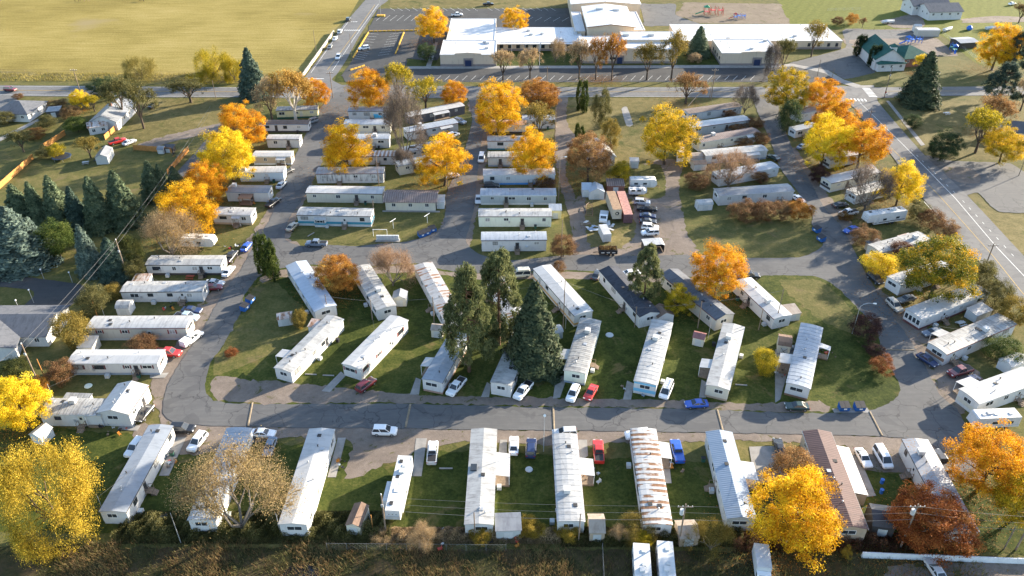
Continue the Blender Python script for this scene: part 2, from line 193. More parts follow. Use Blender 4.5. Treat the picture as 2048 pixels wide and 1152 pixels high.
TREES=[
 ('maple', 'yellow', -155.87, 275.8, 7.55, 6.84, 'small bright yellow tree left of the white gabled house'),
 ('sparse', 'yelgreen', -150.59, 274.1, 5.93, 7.17, 'thin yellow green tree between yellow tree and house'),
 ('maple', 'dkgreen', -150.18, 285.6, 8.22, 11.84, 'dark green tree at the far left roadside'),
 ('sparse', 'olive', -126.91, 258.48, 16.47, 12.17, 'tall olive tree right of the white gabled house'),
 ('sparse', 'olive', -136.54, 266.11, 15.24, 10.4, 'grey olive tree behind the white gabled house'),
 ('willow', 'strawgold', -146.93, 309.23, 8.43, 13.81, 'straw yellow willow by the field ditch'),
 ('willow', 'yelgreen', -118.92, 309.61, 11.14, 18.11, 'large yellow green willow by the field ditch'),
 ('willow', 'yelgreen', -109.59, 307.0, 8.45, 9.02, 'small willow right of the large ditch willow'),
 ('spruce', 'dkspruce', -96.59, 288.06, 18.11, 9.59, 'tall narrow dark evergreen at the far road edge'),
 ('sparse', 'olive', -118.88, 282.97, 8.56, 15.78, 'spreading grey green tree on the dry lawn'),
 ('bush', 'rust', -184.36, 286.49, 2.12, 4.11, 'little rust bush on the corner by the far left road'),
 ('bush', 'brown', -165.99, 277.86, 2.6, 8.01, 'brown bush beside the small grey shed'),
 ('bush', 'brown', -155.98, 267.74, 4.14, 7.06, 'brown bush under the small yellow tree'),
 ('bush', 'green', -148.17, 255.6, 5.24, 8.16, 'round green bush left of the sunroom house'),
 ('bush', 'olive', -160.49, 259.55, 4.11, 6.54, 'olive bush by the white cottage path'),
 ('sparse', 'olive', -158.44, 239.08, 7.29, 9.33, 'loose olive tree in the left yard'),
 ('bush', 'rustlight', -160.66, 251.01, 2.54, 7.73, 'orange tinged bush in the left yard'),
 ('bush', 'olive', -176.67, 262.28, 4.47, 6.94, 'olive bush at the left edge by the cottage'),
 ('bush', 'yelgreen', -145.19, 234.83, 4.77, 5.09, 'yellow green bush behind the trampoline'),
 ('bush', 'olive', -149.39, 235.11, 3.46, 5.75, 'olive gold bush left of the trampoline'),
 ('sparse', 'goldolive', -134.67, 234.48, 6.9, 8.24, 'gold leaved tree over the grey workshop'),
 ('maple', 'orange', -86.88, 241.0, 15.7, 14.11, 'orange maple nearest the far road on the left street'),
 ('maple', 'yellow', -83.87, 217.03, 16.56, 14.77, 'yellow maple second on the left street'),
 ('maple', 'orange', -85.73, 201.38, 13.62, 12.05, 'deep orange maple third on the left street'),
 ('maple', 'gold', -85.76, 185.75, 15.81, 13.94, 'broad gold maple fourth on the left street'),
 ('twig', 'tan', -87.26, 174.28, 13.02, 14.12, 'bare tan twiggy tree beside the travel trailer'),
 ('sparse', 'birch', -76.0, 265.2, 18.2, 15.84, 'pale gold birch with white trunk'),
 ('sparse', 'tan', -84.04, 264.28, 15.85, 12.4, 'tan leaved tree left of the birch'),
 ('maple', 'orange', -70.88, 276.96, 11.09, 10.07, 'orange maple right of the birch'),
 ('spruce', 'blue', -132.73, 189.74, 12.71, 8.59, 'blue spruce at the left end of the spruce row'),
 ('spruce', 'blue', -128.33, 190.03, 13.29, 5.91, 'narrow blue spruce second in the spruce row'),
 ('spruce', 'blue', -123.21, 191.02, 14.56, 7.8, 'tall blue spruce third in the spruce row'),
 ('spruce', 'dkspruce', -117.31, 189.05, 12.32, 6.16, 'dark spruce fourth in the spruce row'),
 ('spruce', 'blue', -111.39, 188.86, 15.32, 7.73, 'blue spruce fifth in the spruce row'),
 ('spruce', 'blue', -105.91, 191.86, 15.61, 9.43, 'broad blue spruce at the right of the spruce row'),
 ('spruce', 'blue', -103.07, 205.88, 11.95, 6.85, 'blue spruce at the orange fence end'),
 ('spruce', 'blue', -100.75, 206.84, 10.57, 4.59, 'thin blue spruce between two spruces by the fence'),
 ('spruce', 'blue', -97.73, 209.07, 8.89, 6.09, 'blue spruce touching the gold maple'),
 ('spruce', 'bluegrey', -124.23, 171.79, 15.36, 15.54, 'huge blue spruce at the left edge'),
 ('spruce', 'bluegrey', -104.51, 167.16, 13.1, 6.36, 'blue spruce standing alone above the driveway'),
 ('spruce', 'dkspruce', -97.6, 165.03, 10.87, 7.55, 'spruce behind the leaning utility pole'),
 ('bush', 'green', -116.14, 174.55, 10.16, 9.38, 'big round green bush among the spruces'),
 ('bush', 'olivegreen', -94.51, 167.9, 9.9, 7.16, 'olive green bush right of the utility pole'),
 ('bush', 'olive', -91.96, 163.74, 6.04, 5.37, 'olive bush by the stained roof home'),
 ('bush', 'goldolive', -94.74, 136.58, 9.4, 7.07, 'gold olive bush left of the grey beige home'),
 ('bush', 'olive', -96.35, 149.72, 7.23, 6.64, 'olive bush at the end of the picture window home'),
 ('bush', 'goldolive', -94.81, 155.6, 3.49, 5.2, 'tan bush behind the barrel roofed shed'),
 ('bush', 'rust', -92.54, 125.18, 5.34, 6.12, 'rust bush left of the blue skirted home'),
 ('bush', 'olivegreen', -102.19, 126.35, 4.45, 6.37, 'olive green bush at the left edge above the maple'),
 ('bush', 'amber', -94.98, 121.68, 4.33, 3.61, 'small amber bush by the leaning poles'),
 ('maple', 'yellow', -92.88, 112.01, 11.88, 10.52, 'big yellow maple at the left edge'),
 ('willow', 'willowgold', -76.04, 88.96, 16.74, 16.2, 'huge olive yellow willow in the bottom left corner'),
 ('twig', 'tanleaf', -44.91, 87.63, 16.43, 17.51, 'large tan twiggy tree over the blue striped roof'),
 ('maple', 'gold', -49.79, 221.67, 17.13, 15.3, 'gold maple over the streaky dirty home'),
 ('maple', 'gold', -20.25, 215.02, 15.94, 15.55, 'gold maple by the centre street lamp pole'),
 ('maple', 'orange', -50.96, 274.15, 15.66, 15.63, 'dark orange maple at the far road entrance'),
 ('sparse', 'yelgreen', -41.07, 279.47, 16.2, 11.16, 'yellow green tree right of the dark orange maple'),
 ('sparse', 'yelgreen', -31.19, 275.55, 12.1, 12.88, 'loose yellow green tree behind the charcoal home'),
 ('maple', 'orange', -21.33, 278.2, 9.95, 9.04, 'small orange maple by the centre street mouth'),
 ('twig', 'grey', -33.67, 230.01, 27.28, 13.1, 'tall bare grey tree among the tilted homes'),
 ('twig', 'grey', -33.2, 223.15, 9.19, 7.61, 'low bare grey shrub at the cream home end'),
 ('maple', 'gold', -4.64, 252.72, 18.35, 16.59, 'gold maple by the centre street mouth'),
 ('maple', 'amber', 9.85, 275.35, 11.36, 14.68, 'copper brown maple by the gravel lane mouth'),
 ('sparse', 'goldolive', 9.01, 247.87, 12.86, 10.19, 'loose olive gold tree by the gravel lane'),
 ('maple', 'gold', 5.96, 219.49, 15.72, 14.02, 'gold maple over the blue skirted column home'),
 ('maple', 'gold', -34.68, 354.68, 15.61, 14.49, 'round gold maple left of the school'),
 ('maple', 'gold', 1.6, 370.07, 11.82, 12.32, 'round gold maple behind the school corridor'),
 ('bush', 'dkgreen', -35.94, 329.22, 7.77, 8.31, 'dark pine bush beside the school parking'),
 ('sparse', 'tan', -3.56, 306.71, 12.36, 9.75, 'first thin tan tree from the left before the school'),
 ('sparse', 'tan', 7.15, 309.03, 12.23, 9.42, 'second thin tan tree before the school'),
 ('twig', 'tan', 18.24, 329.24, 10.32, 7.05, 'bare sapling against the school corridor'),
 ('sparse', 'tan', 26.63, 309.03, 15.75, 8.6, 'third thin tan tree before the school'),
 ('sparse', 'amber', 33.04, 307.29, 16.98, 9.33, 'orange tan tree before the school entrance'),
 ('sparse', 'amber', 39.31, 306.71, 18.42, 9.3, 'tall orange tan tree beside the school entrance'),
 ('sparse', 'goldolive', 53.14, 306.71, 15.31, 10.89, 'gold tan tree on the parking island'),
 ('sparse', 'goldolive', 62.82, 306.71, 19.68, 11.61, 'tall gold tan tree on the second parking island'),
 ('spruce', 'blue', 79.08, 336.92, 12.3, 8.86, 'blue spruce in front of the school'),
 ('bush', 'tan', 76.23, 328.73, 3.73, 6.25, 'tan shrub below the school spruce'),
 ('twig', 'grey', 100.96, 305.83, 15.14, 8.93, 'bare grey tree at the school drive curve'),
 ('sparse', 'olive', 107.74, 311.97, 15.29, 8.28, 'thin olive tree by the school side wing'),
 ('sparse', 'goldolive', 127.19, 335.84, 15.25, 9.64, 'gold tan tree against the school right end'),
 ('sparse', 'tanorange', 63.98, 281.46, 11.2, 13.48, 'tan orange tree on the corner lawn'),
 ('twig', 'grey', 83.38, 272.29, 11.41, 8.52, 'small bare grey tree at the right street mouth'),
 ('arbor', 'arborg', 24.34, 275.55, 11.41, 2.33, 'left of two slim columnar evergreens by the gravel lane'),
 ('arbor', 'arborg', 25.89, 272.66, 12.2, 2.66, 'right of two slim columnar evergreens by the gravel lane'),
 ('arbor', 'arborg', 21.5, 245.42, 7.4, 1.81, 'short columnar evergreen beside the gravel lane bend'),
 ('arbor', 'arborg', 23.08, 246.24, 6.08, 1.65, 'thin columnar evergreen right of the short one'),
 ('bush', 'olive', 30.7, 258.3, 14.01, 7.12, 'tall olive brush on the vacant lot'),
 ('bush', 'goldolive', 31.88, 240.61, 10.89, 6.12, 'gold olive brush near the white gabled cottage'),
 ('maple', 'goldgreen', 47.86, 229.69, 18.46, 16.93, 'yellow and green maple over the vacant lot'),
 ('maple', 'tanorange', 22.77, 217.12, 15.93, 14.19, 'faded orange tree over the cottage by the gravel lane'),
 ('bush', 'yelgreen', 32.38, 217.63, 6.57, 7.2, 'yellow green bush between cottage and travel trailer'),
 ('bush', 'rust', 10.1, 213.65, 2.78, 6.54, 'rust bush at the blue skirted home end'),
 ('bush', 'rust', 13.13, 174.52, 6.34, 6.89, 'rust bush at the gravel lane corner'),
 ('bush', 'rust', 11.57, 167.27, 3.0, 3.73, 'small rust bush at the ochre striped home'),
 ('bush', 'rust', 76.92, 267.25, 2.98, 4.94, 'small orange bush at the brown flat roof home'),
 ('bush', 'rust', 76.6, 255.3, 2.85, 6.13, 'rust bush at the grey home window'),
 ('bush', 'rust', 82.77, 257.91, 4.0, 6.85, 'rust bush at the grey home end'),
 ('bush', 'rust', 76.26, 242.71, 2.93, 5.24, 'rust bush under the brown striped roof'),
 ('bush', 'rust', 82.37, 245.17, 3.99, 5.93, 'rust bush at the brown striped roof end'),
 ('bush', 'rust', 54.4, 213.55, 4.25, 7.12, 'rust bush left of the tan bare tree'),
 ('twig', 'tanpink', 64.55, 214.0, 11.68, 15.29, 'tan pink twiggy tree by the right street column'),
 ('bush', 'rust', 74.92, 217.4, 3.19, 5.42, 'rust bush between grey roofed homes'),
 ('bush', 'rust', 63.86, 194.17, 5.38, 8.0, 'left clipped rust ball in the hedge'),
 ('bush', 'rust', 69.46, 194.39, 5.1, 6.9, 'second clipped rust ball in the hedge'),
 ('bush', 'rust', 74.82, 195.53, 4.47, 6.66, 'third clipped rust ball in the hedge'),
 ('bush', 'amber', 79.75, 194.41, 5.72, 7.18, 'right clipped rust ball in the hedge'),
 ('maple', 'goldorange', 48.33, 156.51, 13.61, 11.91, 'gold orange maple on the cross street'),
 ('pine', 'pineg', 30.91, 153.38, 16.02, 6.87, 'grey green pine above the black shingle roof'),
 ('maple', 'yelgreen', 38.04, 148.93, 7.94, 7.06, 'small yellow green tree between shingled homes'),
 ('maple', 'amber', -41.79, 158.88, 9.67, 10.45, 'round copper orange tree by the gabled white roof'),
 ('twig', 'tanpink', -28.92, 161.05, 11.49, 11.47, 'bare tan pink twiggy tree on the cross street'),
 ('bush', 'goldolive', -47.58, 144.08, 4.85, 3.81, 'little gold bush beside the red roofed shed'),
 ('arbor', 'arborg', -61.96, 166.81, 11.17, 2.94, 'left column of the evergreen clump on the left street'),
 ('arbor', 'arborg', -59.98, 165.21, 12.19, 2.91, 'middle column of the evergreen clump on the left street'),
 ('arbor', 'arborg', -58.18, 163.19, 11.74, 3.13, 'right column of the evergreen clump on the left street'),
 ('pine', 'pineg', -8.96, 128.62, 26.02, 10.35, 'left tall ponderosa pine in the centre'),
 ('pine', 'pineg', -2.83, 137.77, 23.82, 10.48, 'back tall ponderosa pine in the centre'),
 ('spruce', 'darkfir', 4.48, 130.32, 20.81, 10.78, 'broad dark fir in the centre'),
 ('bush', 'orangebush', -60.48, 134.2, 1.66, 3.01, 'little orange bush on the left street verge'),
 ('bush', 'rust', -79.65, 135.67, 3.8, 6.26, 'rust bush before the grey beige home'),
 ('bush', 'maroon', 78.09, 140.6, 5.72, 6.82, 'dark maroon bush at the right street bend'),
 ('bush', 'maroon', 78.13, 134.7, 2.03, 4.3, 'small maroon bush below the dark maroon bush'),
 ('bush', 'orangebush', 77.45, 128.77, 3.56, 5.0, 'orange red bush at the right street bend'),
 ('bush', 'yelgreen', 52.32, 128.16, 6.21, 4.96, 'round yellow green bush by the gambrel shed'),
 ('bush', 'green', 104.68, 133.06, 5.16, 8.28, 'green shrub beside the brown banded home'),
 ('maple', 'goldorange', 82.02, 96.38, 14.1, 12.8, 'big orange gold maple at the right edge'),
 ('maple', 'goldgreen', 85.08, 90.12, 10.65, 9.93, 'gold green maple at the right edge below the orange maple'),
 ('maple', 'gold', 44.97, 84.99, 15.43, 14.57, 'big gold maple in the front row'),
 ('bush', 'tanorange', 49.62, 98.16, 6.9, 7.71, 'copper shrub behind the big gold maple'),
 ('maple', 'rustmaple', 68.22, 85.72, 8.76, 13.9, 'rust red maple over the leafy silver roof'),
 ('maple', 'goldgreen', 98.03, 273.06, 15.88, 15.22, 'yellow green maple at the far highway corner'),
 ('maple', 'orange', 109.76, 271.67, 13.24, 12.02, 'orange maple second along the highway'),
 ('maple', 'orange', 106.25, 247.81, 15.06, 15.09, 'orange maple third along the highway'),
 ('maple', 'yellow', 96.82, 228.09, 16.47, 14.73, 'yellow maple leaning over the right street'),
 ('maple', 'orange', 107.48, 226.77, 15.74, 14.07, 'orange maple beside the highway crossing'),
 ('bush', 'dkgreen', 93.8, 255.49, 11.2, 7.42, 'dark green juniper on the right street'),
 ('twig', 'grey', 99.91, 199.7, 13.9, 13.36, 'bare grey tree before the yellow highway maple'),
 ('maple', 'yellow', 109.9, 202.27, 13.66, 12.09, 'yellow maple nearest the viewer along the highway'),
 ('bush', 'olive', 112.3, 194.21, 5.29, 6.35, 'olive bush in the highway hedge'),
 ('bush', 'rust', 114.01, 189.84, 5.11, 6.51, 'rust bush in the middle of the highway hedge'),
 ('bush', 'rust', 115.1, 183.93, 5.33, 6.36, 'rust bush at the near end of the highway hedge'),
 ('bush', 'maroon', 92.15, 216.69, 5.62, 5.98, 'dark maroon bush at the cream home corner'),
 ('bush', 'rust', 92.12, 180.81, 5.03, 7.6, 'rust bush before the fifth wheel trailer'),
 ('bush', 'rustdark', 99.18, 172.73, 5.07, 6.85, 'dark rust bush on the seamed roof home'),
 ('maple', 'greengold', 98.84, 155.22, 16.72, 17.32, 'big green and gold maple beside the highway'),
 ('bush', 'yellow', 91.17, 166.0, 5.73, 8.87, 'bright yellow shrub at the right street'),
 ('bush', 'olive', 112.05, 159.09, 8.42, 6.91, 'olive brown brush on the highway verge'),
 ('bush', 'olive', 112.98, 152.52, 6.69, 6.73, 'olive brush behind the glazed end home'),
 ('bush', 'goldolive', 112.72, 144.89, 7.72, 7.16, 'tan olive brush at the right edge by the highway'),
 ('bush', 'rustlight', 92.12, 193.83, 2.43, 4.15, 'small brown bush over the white pickup'),
 ('arbor', 'arbordk', 146.83, 337.18, 8.95, 3.39, 'left church columnar evergreen'),
 ('arbor', 'arbordk', 149.49, 338.53, 8.57, 3.19, 'evergreen next to the left church evergreen'),
 ('arbor', 'arbordk', 147.63, 323.54, 8.91, 3.27, 'columnar evergreen at the church porch'),
 ('arbor', 'arbordk', 150.15, 324.17, 8.73, 3.07, 'evergreen right beside the church porch evergreen'),
 ('sparse', 'yellow', 163.42, 314.35, 8.17, 5.2, 'small yellow tree at the church front'),
 ('spruce', 'darkfir', 149.5, 281.53, 18.9, 12.29, 'big dark spruce at the highway junction'),
 ('bush', 'dkgreen', 137.71, 258.52, 4.97, 6.17, 'dark round bush on the corner lawn'),
 ('maple', 'gold', 195.45, 318.86, 18.67, 17.22, 'gold tree at the church yard fence'),
 ('sparse', 'tanorange', 163.33, 253.73, 13.19, 13.05, 'tan gold tree left of the right edge house'),
 ('sparse', 'yelgreen', 149.95, 238.3, 14.64, 14.31, 'loose yellow green tree below the tan gold tree'),
 ('maple', 'dkgreen', 136.24, 232.9, 9.34, 10.38, 'green tree above the highway turnout'),
 ('maple', 'goldgreen', 153.88, 230.69, 11.47, 12.77, 'yellow green tree above the turnout parking'),
 ('pine', 'pinedk', 201.95, 315.55, 16.52, 11.13, 'dark pine behind the church yard fence'),
 ('pine', 'pinedk', 179.66, 282.47, 15.09, 13.46, 'spreading dark evergreen at the right edge'),
 ('sparse', 'tan', 183.7, 274.58, 12.77, 8.91, 'tan tree at the right edge road'),
 ('bush', 'rust', 154.54, 383.97, 3.68, 5.93, 'left small orchard tree on the mown lawn'),
 ('bush', 'amber', 161.31, 384.88, 5.11, 5.93, 'middle small orchard tree on the mown lawn'),
 ('sparse', 'rust', 164.46, 378.59, 4.87, 3.74, 'right small orchard tree on the mown lawn'),
 ('sparse', 'brown', 242.36, 386.88, 8.93, 9.02, 'brown tree in the top right corner'),
 ('bush', 'goldbush', 3.15, 87.39, 2.32, 4.81, 'gold bush by the grey front shed'),
 ('bush', 'goldbush', 9.15, 86.49, 2.46, 4.29, 'yellow bush below the seamed white roof'),
 ('twig', 'goldolive', 20.27, 86.91, 3.9, 6.59, 'olive brush left of the rusty roof end'),
 ('bush', 'yelgreen', 21.12, 84.87, 2.69, 3.43, 'yellow green bush above the parked campers'),
 ('bush', 'goldbush', -5.09, 86.0, 2.55, 4.11, 'gold brush at the end of the cream roof'),
 ('twig', 'tan', -14.23, 84.34, 5.32, 4.69, 'tan brush at the fifth wheel nose'),
 ('twig', 'tan', -21.75, 85.99, 1.41, 3.95, 'tan brush beside the brown roofed shed'),
 ('twig', 'goldolive', 32.27, 83.75, 6.39, 7.64, 'brown brush left of the big gold maple'),
 ('twig', 'tan', 17.64, 85.29, 3.38, 3.27, 'brown brush beside the tan shed'),
 ('bush', 'goldbush', 53.85, 82.27, 2.47, 1.77, 'small gold bush by the white wall'),
]
POLES=[
 ('cross', -165.4, 295.0, 8.76, 'wooden power pole beside the far left road'),
 ('post', -110.89, 287.07, 7.11, 'short wooden pole by the grey green lawn tree'),
 ('cross', -67.15, 287.59, 10.13, 'power pole with crossarm at the far road corner'),
 ('post', -67.08, 331.22, 11.27, 'pole beside the yellow kerbed school lot'),
 ('post', -83.98, 339.88, 10.21, 'pole on the field side of the barrier'),
 ('lot', -64.22, 398.12, 11.12, 'tall lot light on a yellow concrete base'),
 ('cross', 13.74, 304.43, 6.38, 'power pole before the school corridor'),
 ('cross', 74.33, 286.04, 11.78, 'tall pole beside the leaning brace pole'),
 ('post', 73.99, 287.07, 5.97, 'short pole beside the tall corner pole'),
 ('post', 13.83, 239.86, 15, 'slim pole at the gravel lane bend'),
 ('lamp', 13.45, 205.13, 13.98, 'lamp pole beside the gravel lane'),
 ('post', 12.57, 173.65, 11.27, 'wooden pole at the gravel lane corner'),
 ('lampu', -18.94, 211.45, 9.19, 'pole with white lamp under the gold maple'),
 ('post', -39.81, 214.71, 10.69, 'grey pole behind the streaky home'),
 ('post', -38.3, 194.73, 5.63, 'short post behind the teal striped home'),
 ('utility', -94.1, 163.19, 11.68, 'big leaning utility pole by the stained roof home'),
 ('postg', -93.31, 165.89, 4.54, 'grey post behind the stained roof home'),
 ('utility', -98.08, 125.74, 9.68, 'big leaning utility pole by the blue skirted home'),
 ('postw', -97.51, 127.33, 4.54, 'wooden post beside the big left utility pole'),
 ('postg', -91.66, 119.63, 4.47, 'grey service mast by the compound home'),
 ('postw', -95.44, 148.38, 4.91, 'orange brown post behind the ribbed white roof'),
 ('postg', -93.92, 148.58, 2.82, 'grey post behind the ribbed white roof'),
 ('postg', -94.16, 135.84, 2.06, 'grey mast behind the blue skirted home'),
 ('post', -42.22, 148.19, 6.28, 'pole at the gabled white roof end'),
 ('post', -31.92, 147.02, 5.71, 'pole left of the silver roof home end'),
 ('post', -17.55, 144.73, 7.98, 'pole beside the rust blotched roof'),
 ('post', 11.47, 143.22, 13.48, 'tall pole at the ochre striped home'),
 ('postg', 12.05, 143.6, 7.16, 'grey post beside the ochre striped home pole'),
 ('post', 27.67, 144.16, 5.81, 'pole at the black shingle home corner'),
 ('post', 41.83, 143.79, 7.43, 'pole at the grey shingle home corner'),
 ('postg', 43.41, 139.92, 5.49, 'grey post beside the tan garden shed'),
 ('post', 55.44, 143.22, 5.94, 'post by the maroon trimmed home'),
 ('post', 59.78, 145.11, 9.86, 'pole at the maroon trimmed home end'),
 ('streetarm', 75.94, 141.74, 7.66, 'curved arm street light at the right street bend'),
 ('streetlamp', 5.86, 105.76, 9.17, 'slim street lamp on the front street'),
 ('utility', -21.01, 87.36, 9.02, 'power pole at the fifth wheel nose'),
 ('postg', -23.87, 89.22, 3.76, 'grey post left of the fifth wheel nose'),
 ('postw', -23.24, 87.77, 3.74, 'orange post left of the fifth wheel nose'),
 ('postg', -38.55, 87.15, 4.84, 'grey post at the cluttered patio home'),
 ('postg', -70.18, 92.0, 4.01, 'mast at the corner of the grey flat roof home'),
 ('postg', -54.43, 85.13, 7.35, 'slim grey light pole in the front brush'),
 ('post', 10.95, 85.33, 6.88, 'post at the seamed white roof end'),
 ('transformer', 27.31, 84.73, 9.93, 'pole with a grey transformer by the rusty roof'),
 ('post', -6.11, 85.93, 6.53, 'post at the cream roof end'),
 ('transformer', 63.4, 84.14, 10.62, 'crossarm pole with a grey transformer by the rust red maple'),
 ('cross', 44.86, 84.73, 8.53, 'crossarm pole inside the big gold maple'),
 ('utility', 82.07, 83.75, 8.52, 'pole at the bottom right corner'),
 ('post', 80.29, 83.95, 5.3, 'leaning post left of the bottom right pole'),
 ('cross', 119.0, 169.12, 7.18, 'crossarm pole on the highway verge'),
 ('post', 117.85, 193.88, 3.29, 'short post in the highway hedge'),
 ('utility', 139.56, 287.59, 11.82, 'tall leaning pole with a stop sign at the junction'),
 ('post', 121.79, 310.79, 7.06, 'pole on the school drive lawn'),
 ('post', 123.2, 299.38, 7.29, 'pole at the school drive curve'),
 ('cross', 121.45, 256.31, 7.54, 'crossarm pole among the highway maples'),
 ('post', 155.16, 221.47, 5.66, 'pole at the turnout right edge'),
 ('globe', -115.41, 164.09, 2.63, 'globe lamp nearest the huge blue spruce'),
 ('globe', -107.67, 162.53, 2.77, 'globe lamp right of the dark driveway'),
 ('globe', -112.76, 153.79, 3.56, 'globe lamp at the driveway kerb'),
 ('globe', -114.72, 150.95, 2.56, 'globe lamp at the cottage lawn'),
]
SHEDS=[
 (-89.49, 150.39, 0.0, 2.98, 3.0, 1.9, 'white', 'stained', 'barrel', 'white barrel roofed shed beside the picture window home'),
 (-91.43, 135.9, 0.0, 2.99, 3.6, 2.2, 'beige', 'greyflat', 'lean', 'beige lean-to shed at the grey beige home'),
 (-89.64, 161.47, 0.0, 3.74, 2.6, 2.0, 'white', 'rustflat', 'lean', 'small rusty roofed shed behind the stained roof home'),
 (-51.44, 145.94, 0.2419, 3.17, 2.6, 2.0, 'white', 'rustflat', 'gable', 'white shed with a rusty roof left of the little gold bush'),
 (-44.02, 142.45, -0.1974, 1.89, 2.4, 2.3, 'white', 'rustflat', 'lean', 'rusty roofed annex behind the narrow white home'),
 (21.75, 209.63, 0.0, 2.61, 4.5, 2.4, 'white', 'bluewhite', 'gable', 'white garage wing with pale blue roof by the gravel lane'),
 (24.37, 208.05, 0.0734, 4.36, 4.2, 2.4, 'white', 'bluewhite', 'gabled', 'white gabled shed beside the steel containers'),
 (30.5, 212.34, 0.0, 4.99, 4.0, 2.2, 'brick', 'brownrib', 'lean', 'shed with a dark red metal roof behind the containers'),
 (57.85, 231.44, 0.1875, 3.97, 3.4, 2.0, 'white', 'tanroof', 'barrel', 'white shed with a tan arched roof'),
 (58.08, 226.78, 0.1781, 4.06, 2.8, 2.0, 'white', 'brownflat', 'gable', 'white shed with a brown roof below the tan one'),
 (54.45, 200.69, 0.1392, 4.25, 2.8, 1.8, 'white', 'paleroof', 'barrel', 'pale barn shaped shed by the hedge'),
 (-26.25, 153.78, 0.0, 3.15, 3.0, 2.2, 'cream', 'greyflat', 'gabled', 'cream gabled shed at the silver roof home'),
 (-16.46, 141.44, -0.1499, 2.48, 2.4, 2.1, 'cream', 'tanroof', 'gable', 'small tan roofed shed left of the tall pine'),
 (34.15, 146.81, 0.2946, 3.96, 3.6, 2.4, 'white', 'brownshing', 'gabled', 'white shed with a brown shingle roof'),
 (40.96, 138.4, -0.3813, 2.39, 2.4, 2.1, 'cream', 'maroonroof', 'gable', 'cream garden shed with a maroon roof'),
 (58.9, 136.23, -0.2714, 2.57, 3.6, 2.3, 'cream', 'brownshing', 'barrel', 'cream gambrel shed with a crossed barn door'),
 (63.51, 148.02, 0.2117, 3.71, 3.2, 2.1, 'cream', 'tanroof', 'lean', 'tan lean-to shed at the maroon trimmed home'),
 (9.85, 140.95, 0.3853, 1.94, 2.6, 1.8, 'white', 'paleroof', 'barrel', 'little white shed behind the broad dark fir'),
 (-25.8, 88.96, -0.1713, 2.41, 4.4, 2.2, 'cream', 'brownshing', 'gabled', 'shed with a brown shingle gable in the front row'),
 (13.95, 87.28, 0.0, 2.44, 3.8, 2.2, 'tan', 'tanroof', 'gable', 'tan roofed shed in the front brush'),
 (-0.65, 87.4, 0.049, 4.08, 3.2, 2.3, 'paleg', 'greyflat', 'lean', 'grey roofed open shed in the front row'),
 (28.73, 86.24, 0.0657, 3.05, 3.6, 2.0, 'tan', 'tanroof', 'gable', 'faded tan shed right of the transformer pole'),
 (61.47, 88.67, -0.1786, 3.43, 4.6, 2.3, 'dark', 'dark', 'barrel', 'dark arched canopy shed beside the brown metal roof'),
 (-88.55, 109.02, 1.2187, 2.81, 2.6, 2.0, 'white', 'white', 'gable', 'white shed behind the yellow left maple'),
 (105.04, 129.85, 0.4428, 4.92, 3.0, 2.2, 'white', 'white', 'gable', 'white shed at the right edge above the streaked roof'),
 (12.03, 196.09, 0.0, 3.32, 3.0, 2.6, 'butter', 'silver', 'lean', 'butter coloured annex shed at the patched roof home'),
 (-20.29, 202.15, 0.0, 2.12, 3.6, 2.2, 'white', 'white', 'lean', 'white annex beside the brown roofed hall'),
 (-85.53, 116.91, -0.0562, 4.99, 3.6, 2.4, 'white', 'ribg', 'lean', 'white back porch with a grey striped roof'),
 (187.53, 373.17, 0.0, 2.99, 2.6, 2.6, 'white', 'white', 'gable', 'tall little white shed behind the school yard'),
 (-163.0, 270.46, 0.2256, 4.25, 4.0, 2.2, 'dark', 'greyflat', 'lean', 'small dark shed beside the white cottage'),
 (38.06, 227.71, 0.0, 2.63, 2.0, 2.4, 'white', 'white', 'lean', 'little white playhouse with steps'),
 (-113.37, 238.72, 0.0, 1.93, 2.4, 1.4, 'paleg', 'greyflat', 'barrel', 'small grey chest in the fenced yard'),
 (-111.27, 239.66, 0.0, 3.23, 2.4, 1.5, 'dark', 'dark', 'lean', 'dark covered stack in the fenced yard'),
 (103.52, 180.52, 0.4135, 3.83, 2.6, 2.0, 'cream', 'rustflat', 'lean', 'cream shed with rusty roof behind the seamed roof home'),
 (94.28, 178.07, 0.4022, 3.86, 2.4, 1.9, 'tan', 'greyflat', 'lean', 'low tan shed at the seamed roof home end'),
 (106.94, 148.24, 0.4724, 5.12, 2.8, 2.0, 'white', 'white', 'lean', 'white shed behind the brown banded home'),
 (110.59, 224.35, 0.3203, 2.22, 2.0, 1.6, 'paleg', 'greyflat', 'lean', 'small grey cabinet under the highway maple'),
 (-129.32, 233.14, 1.7319, 6.92, 3.6, 2.4, 'paleg', 'greyflat', 'gable', 'grey workshop under the gold leaved tree'),
]
